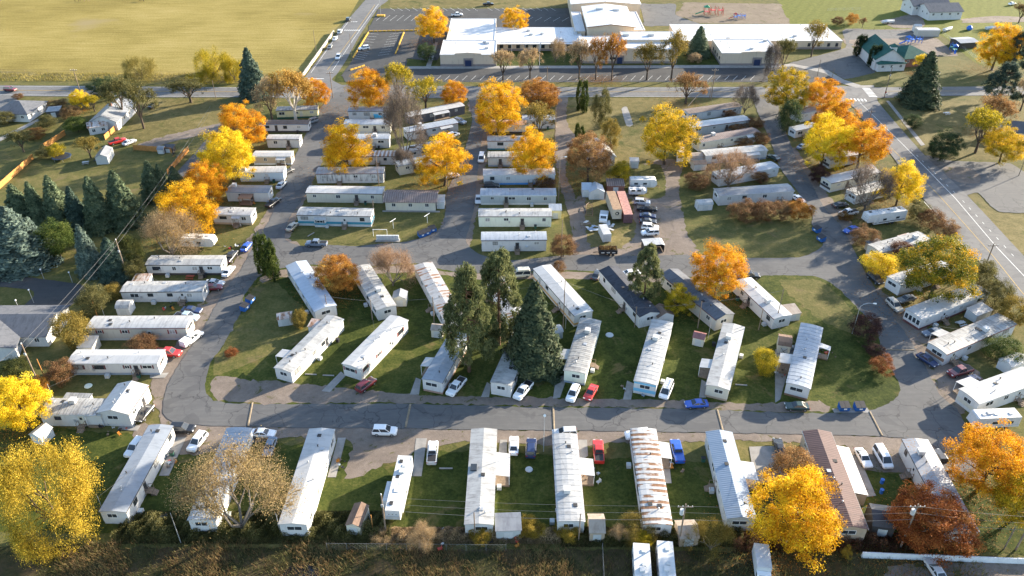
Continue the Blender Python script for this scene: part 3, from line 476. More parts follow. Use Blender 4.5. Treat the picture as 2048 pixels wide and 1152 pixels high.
LAND=[
 ('pasture', 'field', 1, 0.0, [(-1008.6, 934.5), (-346.3, 313.1), (-205.07, 312.0), (-144.11, 309.6), (-108.61, 307.3), (-86.12, 308.4), (-84.37, 313.1), (-82.89, 341.9), (-82.98, 373.8), (-79.86, 400.8), (-80.36, 461.5), (-77.81, 539.9), (-252.8, 1072.8)]),
 ('ditch_bank', 'drygrass', 2, 0.4, [(-289.18, 317.4), (-207.95, 317.4), (-174.1, 314.4), (-145.66, 313.8), (-110.29, 313.1), (-84.91, 312.0), (-83.63, 306.1), (-107.63, 303.9), (-142.58, 305.6), (-170.93, 307.3), (-203.2, 308.4), (-282.57, 308.4)]),
 ('verge', 'drygrass', 1, 0.5, [(-135.42, 286.55), (-108.92, 285.52), (-102.19, 263.38), (-106.05, 253.73), (-119.62, 244.62), (-132.02, 246.64), (-132.59, 256.31)]),
 ('yard', 'lawndry', 1, 0.5, [(-161.01, 229.29), (-155.64, 240.64), (-145.85, 240.64), (-106.7, 240.64), (-107.18, 223.92), (-130.35, 223.92), (-148.47, 205.75)]),
 ('highway_verge', 'drygrass', 1, 0.3, [(136.29, 282.97), (135.97, 263.83), (134.33, 245.42), (133.38, 232.98), (163.38, 233.73), (171.26, 232.98), (200.68, 285.52), (145.56, 287.59)]),
 ('verge', 'drygrass', 1, 0.3, [(133.87, 209.52), (137.42, 210.48), (137.98, 198.8), (151.78, 198.21), (132.43, 163.64), (131.62, 174.14)]),
 ('school_lawn', 'lawndry', 1, 0.4, [(110.75, 324.2), (132.16, 308.4), (135.23, 300.5), (140.22, 298.27), (197.78, 298.27), (205.7, 313.1), (164.94, 315.6), (137.92, 319.2)]),
 ('mown_lawn', 'mown', 1, 0.2, [(137.86, 421.4), (130.87, 383.5), (130.16, 377.0), (190.34, 375.4), (196.72, 363.6), (194.01, 325.4), (219.54, 319.2), (305.7, 473.1), (146.61, 473.1)]),
 ('school_lawn', 'drygrass', 1, 0.3, [(-72.49, 498.0), (-62.02, 415.6), (30.76, 415.6), (35.95, 498.0)]),
 ('school_lawn', 'drygrass', 1, 0.3, [(73.08, 498.0), (63.52, 423.3), (90.06, 427.3), (97.61, 439.6), (142.94, 439.6), (159.24, 498.0)]),
 ('lawn', 'lawn', 1, 0.5, [(-7.43, 346.8), (30.79, 346.8), (29.23, 325.4), (-8.07, 324.8)]),
 ('lawn', 'lawn', 1, 0.5, [(87.58, 346.8), (86.23, 325.4), (68.61, 325.4), (72.29, 346.8)]),
 ('lawn', 'lawndry', 1, 0.4, [(117.06, 346.8), (145.09, 348.9), (144.97, 345.4), (130.59, 334.5), (111.45, 326.7)]),
 ('lawn', 'lawn', 1, 0.4, [(-43.09, 354.0), (-31.77, 351.1), (-32.18, 323.5), (-43.18, 324.2), (-43.39, 331.9)]),
 ('lawn', 'lawn', 2, 0.3, [(-69.32, 305.6), (-70.34, 315.6), (-66.11, 319.2), (-61.07, 313.1), (-59.69, 304.4)]),
 ('school_lawn', 'lawndry', 1, 0.3, [(-59.69, 304.4), (-24.35, 304.4), (14.92, 304.4), (105.24, 304.4), (103.83, 299.38), (-62.76, 299.38)]),
 ('vacant_lot', 'drygrass', 1, 0.6, [(19.88, 287.59), (68.65, 287.59), (64.56, 270.76), (45.03, 240.64), (47.4, 234.86), (37.11, 229.29), (21.0, 223.92), (19.17, 244.62)]),
 ('lawn', 'lawndry', 8, 0.8, [(65.84, 163.19), (75.67, 163.19), (78.62, 153.99), (78.59, 139.56), (70.49, 147.02), (67.12, 155.03)]),
 ('lawn', 'lawndry', 8, 0.9, [(-56.47, 160.99), (-45.08, 147.02), (-46.87, 139.56), (-53.88, 132.59), (-60.94, 127.65), (-63.26, 130.09), (-62.8, 148.97), (-62.03, 163.64)]),
 ('lawn', 'lawn', 1, 0.6, [(-109.6, 121.42), (-87.01, 112.1), (-68.92, 110.07), (-67.93, 107.43), (-58.97, 108.74), (65.75, 101.17), (93.54, 94.2), (87.15, 82.78), (55.26, 84.24), (-90.61, 87.77)]),
 ('lawn', 'lawndry', 1, 0.6, [(49.44, 205.75), (59.33, 201.18), (85.51, 193.88), (81.02, 179.87), (73.93, 174.63), (48.15, 175.86), (47.05, 186.96)]),
 ('lawn', 'lawndry', 1, 0.6, [(-55.68, 205.75), (-19.43, 205.75), (-19.78, 191.06), (-27.77, 182.45), (-48.83, 181.41), (-57.63, 188.31)]),
 ('gravel_lot', 'gravel', 3, 0.9, [(16.31, 175.86), (18.97, 185.61), (18.27, 205.75), (24.62, 212.09), (32.1, 212.74), (34.9, 223.92), (47.23, 233.73), (54.1, 231.12), (50.51, 217.72), (48.31, 201.78), (47.18, 186.15), (47.67, 175.36)]),
 ('dry_patch', 'drygrass', 4, 1.4, [(21.58, 207.31), (26.24, 205.75), (34.58, 206.37), (33.09, 185.61), (28.24, 178.35), (20.52, 179.87), (20.27, 193.88)]),
 ('dry_patch', 'lawndry', 4, 0.8, [(32.98, 227.48), (47.33, 229.29), (44.87, 208.89), (40.11, 206.37), (32.03, 212.09)]),
 ('gravel_lane', 'gravel', 5, 0.35, [(17.66, 296.09), (21.89, 296.09), (19.45, 273.14), (19.54, 259.36), (21.3, 252.03), (17.89, 236.76), (16.58, 222.17), (18.37, 209.52), (18.9, 198.21), (18.97, 187.5), (20.37, 174.87), (15.86, 174.87), (16.26, 187.5), (15.8, 198.21), (14.62, 213.72), (13.48, 235.62), (14.13, 246.64)]),
 ('gravel_lane', 'gravel', 5, 0.5, [(47.07, 233.73), (54.1, 231.12), (50.35, 217.72), (48.02, 201.78), (46.77, 186.15), (47.7, 174.87), (39.37, 174.38), (43.76, 187.5), (45.31, 201.78), (46.73, 217.72)]),
 ('gravel_track', 'gravel', 3, 0.5, [(-123.75, 244.62), (-117.34, 252.03), (-107.88, 259.36), (-102.05, 262.93), (-99.45, 258.92), (-104.35, 253.73), (-113.73, 246.64), (-119.75, 240.64)]),
 ('gravel_verge', 'gravel', 2, 0.9, [(-74.35, 124.49), (-73.88, 137.77), (-73.33, 152.97), (-70.86, 172.93), (-68.81, 212.09), (-66.83, 261.58), (-62.74, 288.11), (-57.11, 288.11), (-56.39, 261.58), (-60.38, 229.29), (-60.14, 199.68), (-59.11, 182.97), (-55.99, 180.9), (-57.93, 167.04), (-59.96, 147.02), (-61.49, 126.06), (-58.59, 119.93), (-67.04, 112.78)]),
 ('gravel_verge', 'gravel', 8, 0.5, [(-62.23, 124.49), (-60.84, 127.33), (-54.24, 126.06), (-47.84, 125.27), (-39.37, 124.18), (-30.98, 122.94), (-17.56, 121.12), (-2.42, 120.67), (12.67, 120.37), (27.69, 119.93), (37.64, 119.48), (45.47, 118.75), (54.53, 119.04), (61.61, 119.34), (62.93, 117.29), (62.4, 116.29), (49.88, 116.57), (27.35, 117.58), (7.55, 118.02), (-2.39, 118.31), (-22.37, 119.04), (-42.31, 118.89), (-54.33, 119.04), (-59.44, 120.08)]),
 ('gravel_verge', 'gravel', 2, 0.7, [(-72.84, 112.78), (-66.18, 113.06), (-58.35, 112.78), (-25.41, 112.1), (7.29, 111.41), (45.48, 110.74), (69.96, 109.8), (87.82, 107.43), (83.6, 98.78), (78.78, 99.97), (68.23, 100.56), (60.52, 101.77), (62.49, 107.43), (44.92, 108.48), (21.28, 108.08), (11.8, 107.17), (-11.67, 107.95), (-27.34, 99.97), (-29.94, 99.37), (-30.62, 108.74), (-43.98, 109.27), (-56.06, 105.51), (-62.34, 104.87), (-62.75, 108.74), (-71.26, 108.74)]),
 ('gravel_verge', 'gravel', 2, 0.7, [(88.47, 160.33), (90.25, 155.03), (92.23, 147.02), (94.32, 141.38), (93.04, 136.01), (98.06, 128.46), (95.64, 121.42), (87.86, 115.58), (85.88, 119.93), (85.83, 129.27), (86.51, 141.38), (86.1, 155.03)]),
 ('gravel_verge', 'gravel', 8, 0.3, [(-58.15, 167.96), (-50.77, 169.83), (-39.88, 168.89), (-24.57, 170.54), (-17.14, 167.5), (-8.95, 166.12), (13.75, 167.27), (21.81, 166.58), (31.09, 166.12), (44.43, 164.31), (57.12, 163.19), (58.03, 161.42), (43.49, 161.86), (21.66, 163.64), (9.37, 164.09), (-7.88, 163.64), (-22.97, 167.04), (-40.26, 165.89), (-57.32, 164.54), (-61.07, 162.31), (-62.26, 164.54)]),
 ('gravel_verge', 'gravel', 2, 0.8, [(92.92, 242.62), (92.4, 215.37), (93.84, 193.88), (93.62, 185.61), (89.09, 180.38), (87.37, 199.68), (87.43, 229.29), (89.64, 242.62)]),
 ('gravel_verge', 'gravel', 2, 0.6, [(-19.37, 185.61), (-17.98, 205.75), (-14.96, 232.98), (-13.94, 266.11), (-16.48, 282.97), (-8.21, 285.52), (-6.88, 266.11), (-7.99, 240.64), (-8.5, 218.73), (-10.27, 193.88), (-11.07, 180.38), (-16.18, 177.85)]),
 ('bare_patch', 'gravel', 3, 0.4, [(60.65, 122.03), (64.81, 122.94), (64.21, 119.93), (61.76, 116.72), (59.47, 117.29)]),
 ('play_yard', 'gravel', 2, 0.2, [(155.35, 375.4), (191.02, 377.0), (191.31, 346.8), (190.13, 337.2), (176.26, 337.2), (158.03, 345.4), (147.93, 354.0)]),
 ('play_yard', 'chips', 2, 0.2, [(80.85, 400.8), (89.52, 424.3), (137.86, 421.4), (132.05, 383.5), (127.77, 385.2), (89.96, 386.9)]),
 ('house_yard', 'gravel', 2, 0.3, [(177.39, 390.3), (186.7, 395.5), (201.43, 404.4), (196.9, 385.2), (191.71, 378.6), (179.96, 378.6)]),
 ('driveway', 'gravel', 2, 0.2, [(218.78, 393.7), (237.22, 399.0), (250.52, 397.2), (263.24, 397.2), (258.39, 388.6), (245.9, 388.6), (215.57, 386.9)]),
 ('far_road', 'asphaltroad', 5, 0.05, [(-335.0, 300.5), (-199.25, 301.0), (-167.87, 300.5), (-106.19, 298.82), (-63.14, 301.6), (-19.4, 299.93), (41.78, 298.82), (99.96, 299.38), (142.36, 298.82), (209.06, 300.5), (286.78, 300.5), (278.47, 289.67), (203.3, 290.2), (165.27, 289.67), (138.06, 287.59), (89.29, 287.59), (40.63, 288.63), (-18.76, 287.59), (-60.6, 286.55), (-103.13, 288.11), (-132.25, 288.11), (-193.19, 289.67), (-324.3, 288.63)]),
 ('side_road', 'asphaltroad', 6, 0.1, [(-193.19, 289.67), (-186.19, 290.73), (-184.07, 282.97), (-185.66, 275.55), (-190.27, 270.76)]),
 ('school_road', 'asphaltroad', 6, 0.05, [(-81.6, 300.5), (-82.51, 312.0), (-80.85, 354.0), (-80.04, 383.5), (-76.29, 434.4), (-75.01, 473.1), (-63.65, 473.1), (-64.55, 429.3), (-67.61, 413.7), (-69.65, 365.9), (-69.73, 333.2), (-70.34, 315.6), (-71.22, 307.3), (-64.51, 298.27)]),
 ('left_street', 'asphalt', 6, 0.15, [(-67.75, 292.85), (-59.38, 292.85), (-59.16, 277.99), (-58.48, 261.58), (-59.89, 234.86), (-60.54, 209.52), (-62.05, 193.88), (-60.57, 183.5), (-55.77, 179.87), (-48.63, 180.38), (-40.99, 179.62), (-36.15, 180.64), (-28.11, 181.93), (-23.36, 185.08), (-18.82, 191.06), (-19.21, 211.12), (-16.14, 231.12), (-13.94, 266.11), (-16.96, 293.39), (-10.67, 293.39), (-9.17, 266.11), (-10.27, 245.42), (-10.59, 222.17), (-10.89, 198.8), (-12.21, 182.19), (-8.27, 175.36), (0.0, 172.68), (15.5, 175.36), (33.0, 174.87), (47.79, 175.36), (58.68, 173.89), (73.78, 174.14), (80.61, 178.6), (82.81, 182.97), (82.41, 191.06), (84.32, 196.75), (84.67, 205.75), (83.63, 226.4), (86.35, 248.69), (88.41, 273.14), (91.68, 293.39), (100.25, 293.39), (95.85, 270.76), (90.97, 236.0), (90.06, 216.04), (88.99, 201.18), (90.1, 191.06), (89.54, 181.67), (88.14, 167.04), (88.01, 158.18), (87.88, 148.19), (87.92, 141.01), (87.97, 136.36), (87.34, 129.59), (86.54, 121.42), (87.87, 117.29), (87.59, 113.33), (84.58, 106.14), (82.71, 98.78), (78.24, 98.78), (79.92, 105.51), (77.83, 108.22), (70.38, 109.67), (45.41, 110.47), (21.62, 111.01), (-2.3, 111.41), (-25.37, 111.82), (-40.78, 111.96), (-50.47, 112.23), (-60.24, 112.64), (-65.26, 113.19), (-68.65, 116.14), (-70.63, 123.56), (-70.64, 131.58), (-69.58, 144.92), (-69.42, 157.54), (-68.12, 168.66), (-67.71, 184.29), (-67.33, 194.45), (-67.89, 209.52), (-69.55, 232.98), (-70.1, 270.76)]),
 ('inner_block', 'lawn', 7, 0.25, [(-59.46, 168.19), (-50.92, 170.54), (-39.96, 169.36), (-24.64, 171.25), (-17.19, 168.19), (-8.97, 166.58), (13.79, 167.96), (21.87, 167.27), (31.18, 166.81), (44.56, 164.99), (57.28, 163.86), (63.55, 165.67), (75.2, 165.21), (78.71, 160.55), (80.64, 152.36), (81.78, 145.11), (81.37, 140.46), (80.35, 136.36), (79.76, 132.59), (79.74, 127.97), (79.52, 123.56), (76.49, 119.78), (70.64, 116.72), (62.51, 116.0), (49.81, 116.29), (39.16, 117.15), (27.31, 117.29), (7.54, 117.73), (-2.38, 118.02), (-22.34, 118.75), (-42.25, 118.6), (-54.24, 118.75), (-59.7, 119.63), (-62.56, 122.94), (-64.15, 131.25), (-62.22, 144.92), (-64.03, 157.54), (-62.5, 165.44)]),
 ('school_lot', 'asphaltdark', 6, 0.02, [(-67.34, 411.8), (30.83, 412.7), (28.36, 373.8), (-7.87, 372.2), (-28.82, 373.8), (-31.38, 331.9), (-44.16, 333.2), (-43.66, 322.9), (106.28, 322.9), (117.69, 326.7), (128.75, 316.1), (131.36, 306.1), (120.76, 303.9), (101.47, 305.0), (-65.68, 305.0), (-68.3, 313.1), (-67.37, 326.7), (-66.94, 373.8)]),
 ('school_yard', 'asphalt', 3, 0.1, [(65.84, 421.4), (83.85, 421.4), (80.85, 400.8), (89.63, 385.2), (88.98, 381.9), (62.95, 381.9)]),
 ('church_lot', 'asphalt', 3, 0.2, [(114.57, 326.7), (145.94, 348.2), (155.91, 377.0), (190.82, 373.8), (185.04, 362.9), (152.23, 359.9), (149.01, 338.5), (148.18, 320.4), (146.34, 315.6), (132.16, 308.4), (129.36, 318.0)]),
 ('highway', 'asphaltroad', 8, 0.05, [(109.97, 300.5), (140.22, 298.27), (135.74, 283.48), (133.17, 245.42), (132.74, 232.98), (133.29, 209.52), (131.88, 174.63), (130.56, 149.96), (118.44, 129.27), (119.66, 160.12), (119.0, 174.63), (119.47, 205.75), (122.9, 245.42), (124.3, 280.46), (106.17, 287.59)]),
 ('turnout', 'asphalt', 7, 0.2, [(132.76, 236.0), (139.08, 232.24), (155.79, 230.76), (157.8, 228.56), (159.23, 208.89), (153.36, 198.5), (137.55, 198.5), (137.27, 210.16), (132.4, 209.52)]),
 ('turnout_island', 'gravel', 9, 0.3, [(133.93, 226.4), (137.08, 227.84), (142.65, 226.4), (143.37, 221.47), (140.75, 216.71), (136.21, 216.04), (133.24, 219.41)]),
 ('driveway', 'asphaltdark', 3, 0.1, [(-135.33, 167.04), (-127.47, 166.35), (-119.21, 164.76), (-104.73, 161.42), (-101.97, 157.12), (-103.09, 153.79), (-105.7, 149.36), (-114.4, 150.55), (-114.2, 156.7), (-116.2, 159.25), (-124.38, 160.55), (-131.55, 160.33)]),
 ('cottage_lane', 'asphalt', 4, 0.05, [(-103.03, 261.58), (-99.53, 258.05), (-99.12, 241.43), (-99.41, 221.47), (-103.48, 222.17), (-102.52, 241.82)]),
 ('sidewalk', 'concrete', 9, 0.0, [(-43.11, 323.5), (106.95, 325.4), (116.86, 326.7), (128.75, 318.6), (131.36, 307.3), (135.82, 301.0), (140.88, 301.0), (140.04, 298.82), (132.88, 298.27), (128.61, 303.9), (126.34, 314.9), (115.94, 323.5), (105.94, 321.7), (-42.78, 320.4)]),
 ('sidewalk', 'concrete', 9, 0.0, [(-34.83, 356.1), (-33.04, 356.1), (-33.42, 323.5), (-35.48, 323.5)]),
 ('footpath', 'concrete', 3, 0.05, [(-172.46, 250.77), (-167.68, 267.03), (-166.17, 266.11), (-170.7, 247.46)]),
 ('footpath', 'concrete', 3, 0.05, [(-36.69, 199.39), (-20.38, 199.09), (-20.31, 198.21), (-36.58, 198.5)]),
 ('bare_slab', 'concrete', 3, 0.05, [(39.82, 276.52), (42.05, 278.48), (42.12, 261.58), (39.75, 260.69)]),
 ('footpath', 'concrete', 3, 0.0, [(139.11, 284.5), (140.22, 284.5), (136.47, 244.62), (134.8, 243.81)]),
 ('concrete_pad', 'concrete', 5, 0.0, [(-18.18, 109.14), (-16.1, 109.14), (-16.24, 99.61), (-17.95, 99.61)]),
 ('concrete_pad', 'concrete', 5, 0.0, [(-32.98, 109.27), (-31.47, 109.27), (-31.55, 99.37), (-33.07, 99.37)]),
 ('concrete_pad', 'concrete', 5, 0.0, [(12.38, 108.74), (14.18, 108.74), (14.04, 104.62), (12.45, 103.0)]),
 ('concrete_pad', 'concrete', 5, 0.0, [(27.54, 107.17), (29.04, 107.17), (28.36, 97.96), (27.2, 97.96)]),
 ('concrete_pad', 'concrete', 5, 0.0, [(44.34, 106.92), (50.22, 107.17), (49.38, 99.37), (43.11, 97.61)]),
 ('concrete_pad', 'concrete', 5, 0.0, [(-63.93, 109.4), (-61.75, 109.4), (-61.61, 99.73), (-63.41, 99.73)]),
 ('concrete_pad', 'concrete', 5, 0.0, [(62.43, 104.62), (64.0, 104.87), (63.63, 95.1), (61.41, 94.76)]),
 ('concrete_pad', 'concrete', 5, 0.0, [(-2.27, 108.74), (-0.95, 108.74), (-0.9, 99.37), (-2.87, 99.37)]),
 ('concrete_pad', 'concrete', 9, 0.0, [(63.33, 117.29), (70.36, 117.58), (70.42, 116.14), (63.34, 116.14)]),
 ('concrete_pad', 'concrete', 9, 0.0, [(57.17, 136.01), (62.04, 137.77), (53.77, 119.93), (52.53, 119.04)]),
 ('concrete_pad', 'concrete', 9, 0.0, [(23.77, 125.74), (25.1, 124.8), (23.88, 119.93), (22.27, 119.93)]),
 ('concrete_pad', 'concrete', 9, 0.0, [(39.23, 126.06), (40.18, 125.11), (39.05, 120.52), (37.64, 120.52)]),
 ('concrete_pad', 'concrete', 9, 0.0, [(-19.94, 126.69), (-18.84, 126.06), (-18.81, 121.42), (-20.63, 121.42)]),
 ('concrete_pad', 'concrete', 9, 0.0, [(-5.16, 125.27), (-4.31, 124.49), (-4.63, 120.67), (-6.24, 120.67)]),
 ('concrete_pad', 'concrete', 9, 0.0, [(9.15, 126.85), (11.69, 127.65), (9.66, 120.52), (8.24, 120.23)]),
 ('concrete_pad', 'concrete', 9, 0.0, [(-35.86, 128.62), (-34.59, 127.33), (-36.95, 122.18), (-38.73, 122.49)]),
 ('concrete_pad', 'concrete', 5, 0.0, [(-75.74, 112.78), (-71.58, 112.51), (-71.72, 111.14), (-75.66, 111.41)]),
 ('concrete_pad', 'concrete', 5, 0.0, [(-75.67, 127.97), (-71.81, 128.29), (-72.07, 126.69), (-75.12, 126.53)]),
 ('ditch', 'ditch', 2, 0.8, [(-108.58, 84.73), (-67.36, 84.24), (-26.44, 83.95), (14.34, 83.75), (56.44, 82.97), (102.39, 81.34), (83.18, 52.41), (-86.3, 52.41)]),
 ('dirt_track', 'gravel', 3, 0.5, [(60.29, 80.39), (70.29, 81.34), (86.07, 80.86), (87.62, 70.31), (54.09, 70.31)]),
 ('pond', 'water', 4, 0.3, [(-36.62, 78.82), (-35.43, 80.49), (-33.16, 81.05), (-30.89, 80.11), (-29.77, 78.08), (-33.01, 76.73)]),
]
STRIPES=[('pwhite', 0.18, (129.2, 244.62), (128.89, 206.37)), ('pwhite', 0.18, (128.89, 206.37), (127.06, 179.11)), ('pwhite', 0.18, (127.06, 179.11), (126.87, 165.21)), ('pwhite', 0.18, (126.87, 165.21), (125.96, 147.99)), ('pwhite', 0.12, (128.7, 282.47), (129.2, 244.62)), ('pyellow', 0.15, (122.23, 274.58), (124.32, 240.64)), ('pyellow', 0.15, (124.32, 240.64), (124.95, 207.31)), ('pyellow', 0.15, (124.95, 207.31), (123.9, 174.63)), ('pyellow', 0.15, (123.9, 174.63), (122.69, 160.12)), ('pyellow', 0.15, (122.69, 160.12), (121.98, 147.02)), ('pwhite', 0.12, (118.65, 173.89), (118.94, 204.52)), ('pwhite', 0.12, (-193.75, 290.73), (-136.4, 289.15)), ('pwhite', 0.12, (-136.4, 289.15), (-79.76, 288.63)), ('pwhite', 0.12, (-198.66, 299.93), (-140.04, 298.82)), ('pwhite', 0.12, (-140.04, 298.82), (-81.89, 298.27)), ('pyellow', 0.25, (-196.32, 295.54), (-80.81, 293.39)), ('pyellow', 0.2, (-12.22, 293.92), (90.86, 293.92)), ('pwhite', 0.12, (-12.04, 288.63), (89.55, 288.63)), ('pwhite', 0.12, (41.66, 297.72), (91.93, 298.27)), ('pwhite', 0.12, (141.36, 291.26), (194.04, 291.26)), ('pyellow', 0.2, (142.6, 294.46), (196.03, 295.0)), ('pyellow', 0.2, (-75.29, 319.2), (-72.96, 359.86)), ('pyellow', 0.2, (-72.96, 359.86), (-70.2, 419.43)), ('pwhite', 0.12, (-73.02, 317.97), (-71.61, 359.86)), ('pwhite', 0.12, (-71.61, 359.86), (-68.67, 421.37)), ('pwhite', 0.12, (-81.26, 315.55), (-80.24, 355.42)), ('pwhite', 0.12, (-80.24, 355.42), (-78.38, 392.0)), ('pwhite', 0.5, (-81.16, 308.45), (-74.61, 308.45))]
DASHES=[('pwhite', 0.15, 1.2, 3.0, (130.19, 240.64), (130.35, 205.13)), ('pwhite', 0.15, 1.2, 3.0, (130.35, 205.13), (128.95, 169.12))]
ZEBRA=[((-78.23, 374.55), (-70.78, 374.55), 1.6, 8), ((136.55, 298.27), (135.81, 288.11), 3.0, 7), ((126.08, 285.52), (132.23, 285.01), 2.6, 5), ((-77.32, 388.57), (-74.2, 388.57), 1.0, 4)]
STALLS=[((-30.03, 306.71), (-28.44, 311.97)), ((-26.57, 306.71), (-24.93, 311.97)), ((-23.11, 306.71), (-21.43, 311.97)), ((-19.65, 306.71), (-17.92, 311.97)), ((-16.2, 306.71), (-14.42, 311.97)), ((-12.74, 306.71), (-10.91, 311.97)), ((-9.28, 306.71), (-7.41, 311.97)), ((-5.83, 306.71), (-3.91, 311.97)), ((-2.37, 306.71), (-0.4, 311.97)), ((1.09, 306.71), (3.1, 311.97)), ((4.54, 306.71), (6.61, 311.97)), ((8.0, 306.71), (10.11, 311.97)), ((11.46, 306.71), (13.62, 311.97)), ((14.91, 306.71), (17.12, 311.97)), ((18.37, 306.71), (20.63, 311.97)), ((21.83, 306.71), (24.13, 311.97)), ((25.28, 306.71), (27.64, 311.97)), ((28.74, 306.71), (31.14, 311.97)), ((32.2, 306.71), (34.65, 311.97)), ((35.65, 306.71), (38.15, 311.97)), ((39.11, 306.71), (41.66, 311.97)), ((43.65, 306.71), (46.06, 311.97)), ((47.01, 306.71), (49.47, 311.97)), ((50.37, 306.71), (52.87, 311.97)), ((53.73, 306.71), (56.27, 311.97)), ((57.09, 306.71), (59.68, 311.97)), ((60.45, 306.71), (63.08, 311.97)), ((63.8, 306.71), (66.49, 311.97)), ((67.16, 306.71), (69.89, 311.97)), ((70.52, 306.71), (73.3, 311.97)), ((73.88, 306.71), (76.7, 311.97)), ((77.24, 306.71), (80.11, 311.97)), ((80.59, 306.71), (83.51, 311.97)), ((83.95, 306.71), (86.92, 311.97)), ((87.31, 306.71), (90.32, 311.97)), ((90.67, 306.71), (93.72, 311.97)), ((94.03, 306.71), (97.13, 311.97)), ((-58.57, 408.08), (-61.78, 413.69)), ((-54.81, 408.08), (-57.98, 413.69)), ((-51.06, 408.08), (-54.19, 413.69)), ((-47.3, 408.08), (-50.39, 413.69)), ((-43.55, 408.08), (-46.59, 413.69)), ((-39.8, 408.08), (-42.79, 413.69)), ((-36.04, 408.08), (-38.99, 413.69)), ((-32.29, 408.08), (-35.2, 413.69)), ((-28.53, 408.08), (-31.4, 413.69)), ((-24.78, 408.08), (-27.6, 413.69)), ((-21.02, 408.08), (-23.8, 413.69)), ((-17.27, 408.08), (-20.0, 413.69)), ((-9.76, 408.08), (-12.41, 413.69)), ((-6.26, 408.08), (-8.86, 413.69)), ((-2.75, 408.08), (-5.32, 413.69)), ((0.75, 408.08), (-1.77, 413.69)), ((4.25, 408.08), (1.77, 413.69)), ((7.76, 408.08), (5.32, 413.69)), ((11.26, 408.08), (8.86, 413.69)), ((14.77, 408.08), (12.41, 413.69)), ((18.27, 408.08), (15.95, 413.69)), ((21.77, 408.08), (19.5, 413.69)), ((-65.56, 390.28), (-63.48, 399.9)), ((-62.18, 390.28), (-60.03, 399.9)), ((-58.81, 390.28), (-56.59, 399.9)), ((-55.44, 390.28), (-53.14, 399.9)), ((-52.06, 390.28), (-49.7, 399.9)), ((-48.69, 390.28), (-46.25, 399.9)), ((-45.31, 390.28), (-42.81, 399.9)), ((-41.94, 390.28), (-39.36, 399.9)), ((-66.12, 369.81), (-61.29, 368.25)), ((-66.21, 365.54), (-61.43, 364.01)), ((-66.3, 361.36), (-61.57, 359.86)), ((-66.39, 357.26), (-61.7, 355.78)), ((-66.48, 353.23), (-61.83, 351.79)), ((-66.56, 349.28), (-61.96, 347.86)), ((-66.61, 345.4), (-61.41, 342.62)), ((-66.81, 342.62), (-61.65, 339.88)), ((-67.02, 339.88), (-61.88, 337.18)), ((-67.22, 337.18), (-62.12, 334.51)), ((-67.42, 334.51), (-62.35, 331.88)), ((-56.01, 368.25), (-51.23, 370.59)), ((-56.18, 364.17), (-51.44, 366.47)), ((-56.34, 360.16), (-51.65, 362.42)), ((-56.49, 356.23), (-51.85, 358.44)), ((-56.65, 352.36), (-52.05, 354.54)), ((-56.8, 348.57), (-52.24, 350.71)), ((-56.95, 344.84), (-52.43, 346.94)), ((-57.1, 341.18), (-52.62, 343.24)), ((-57.24, 337.58), (-52.8, 339.61)), ((6.74, 389.43), (10.26, 396.36)), ((11.07, 389.43), (14.65, 396.36)), ((15.4, 389.43), (19.05, 396.36)), ((19.73, 389.43), (23.44, 396.36)), ((24.06, 389.43), (27.84, 396.36)), ((28.39, 389.43), (32.23, 396.36))]
BUMPS=[((-51.83, 119.04), (-50.89, 112.37), 'front street bump nearest the left bend'), ((-20.23, 118.6), (-20.49, 111.96), 'yellowed bump above the fifth wheel'), ((8.13, 117.73), (8.06, 111.41), 'bump beside the silver suv'), ((40.51, 117.0), (40.32, 110.74), 'bump right of the blue sedan'), ((70.43, 116.43), (70.34, 109.8), 'long bump beside the dumpster pad'), ((80.98, 136.01), (87.32, 135.84), 'bump across the right hand street')]
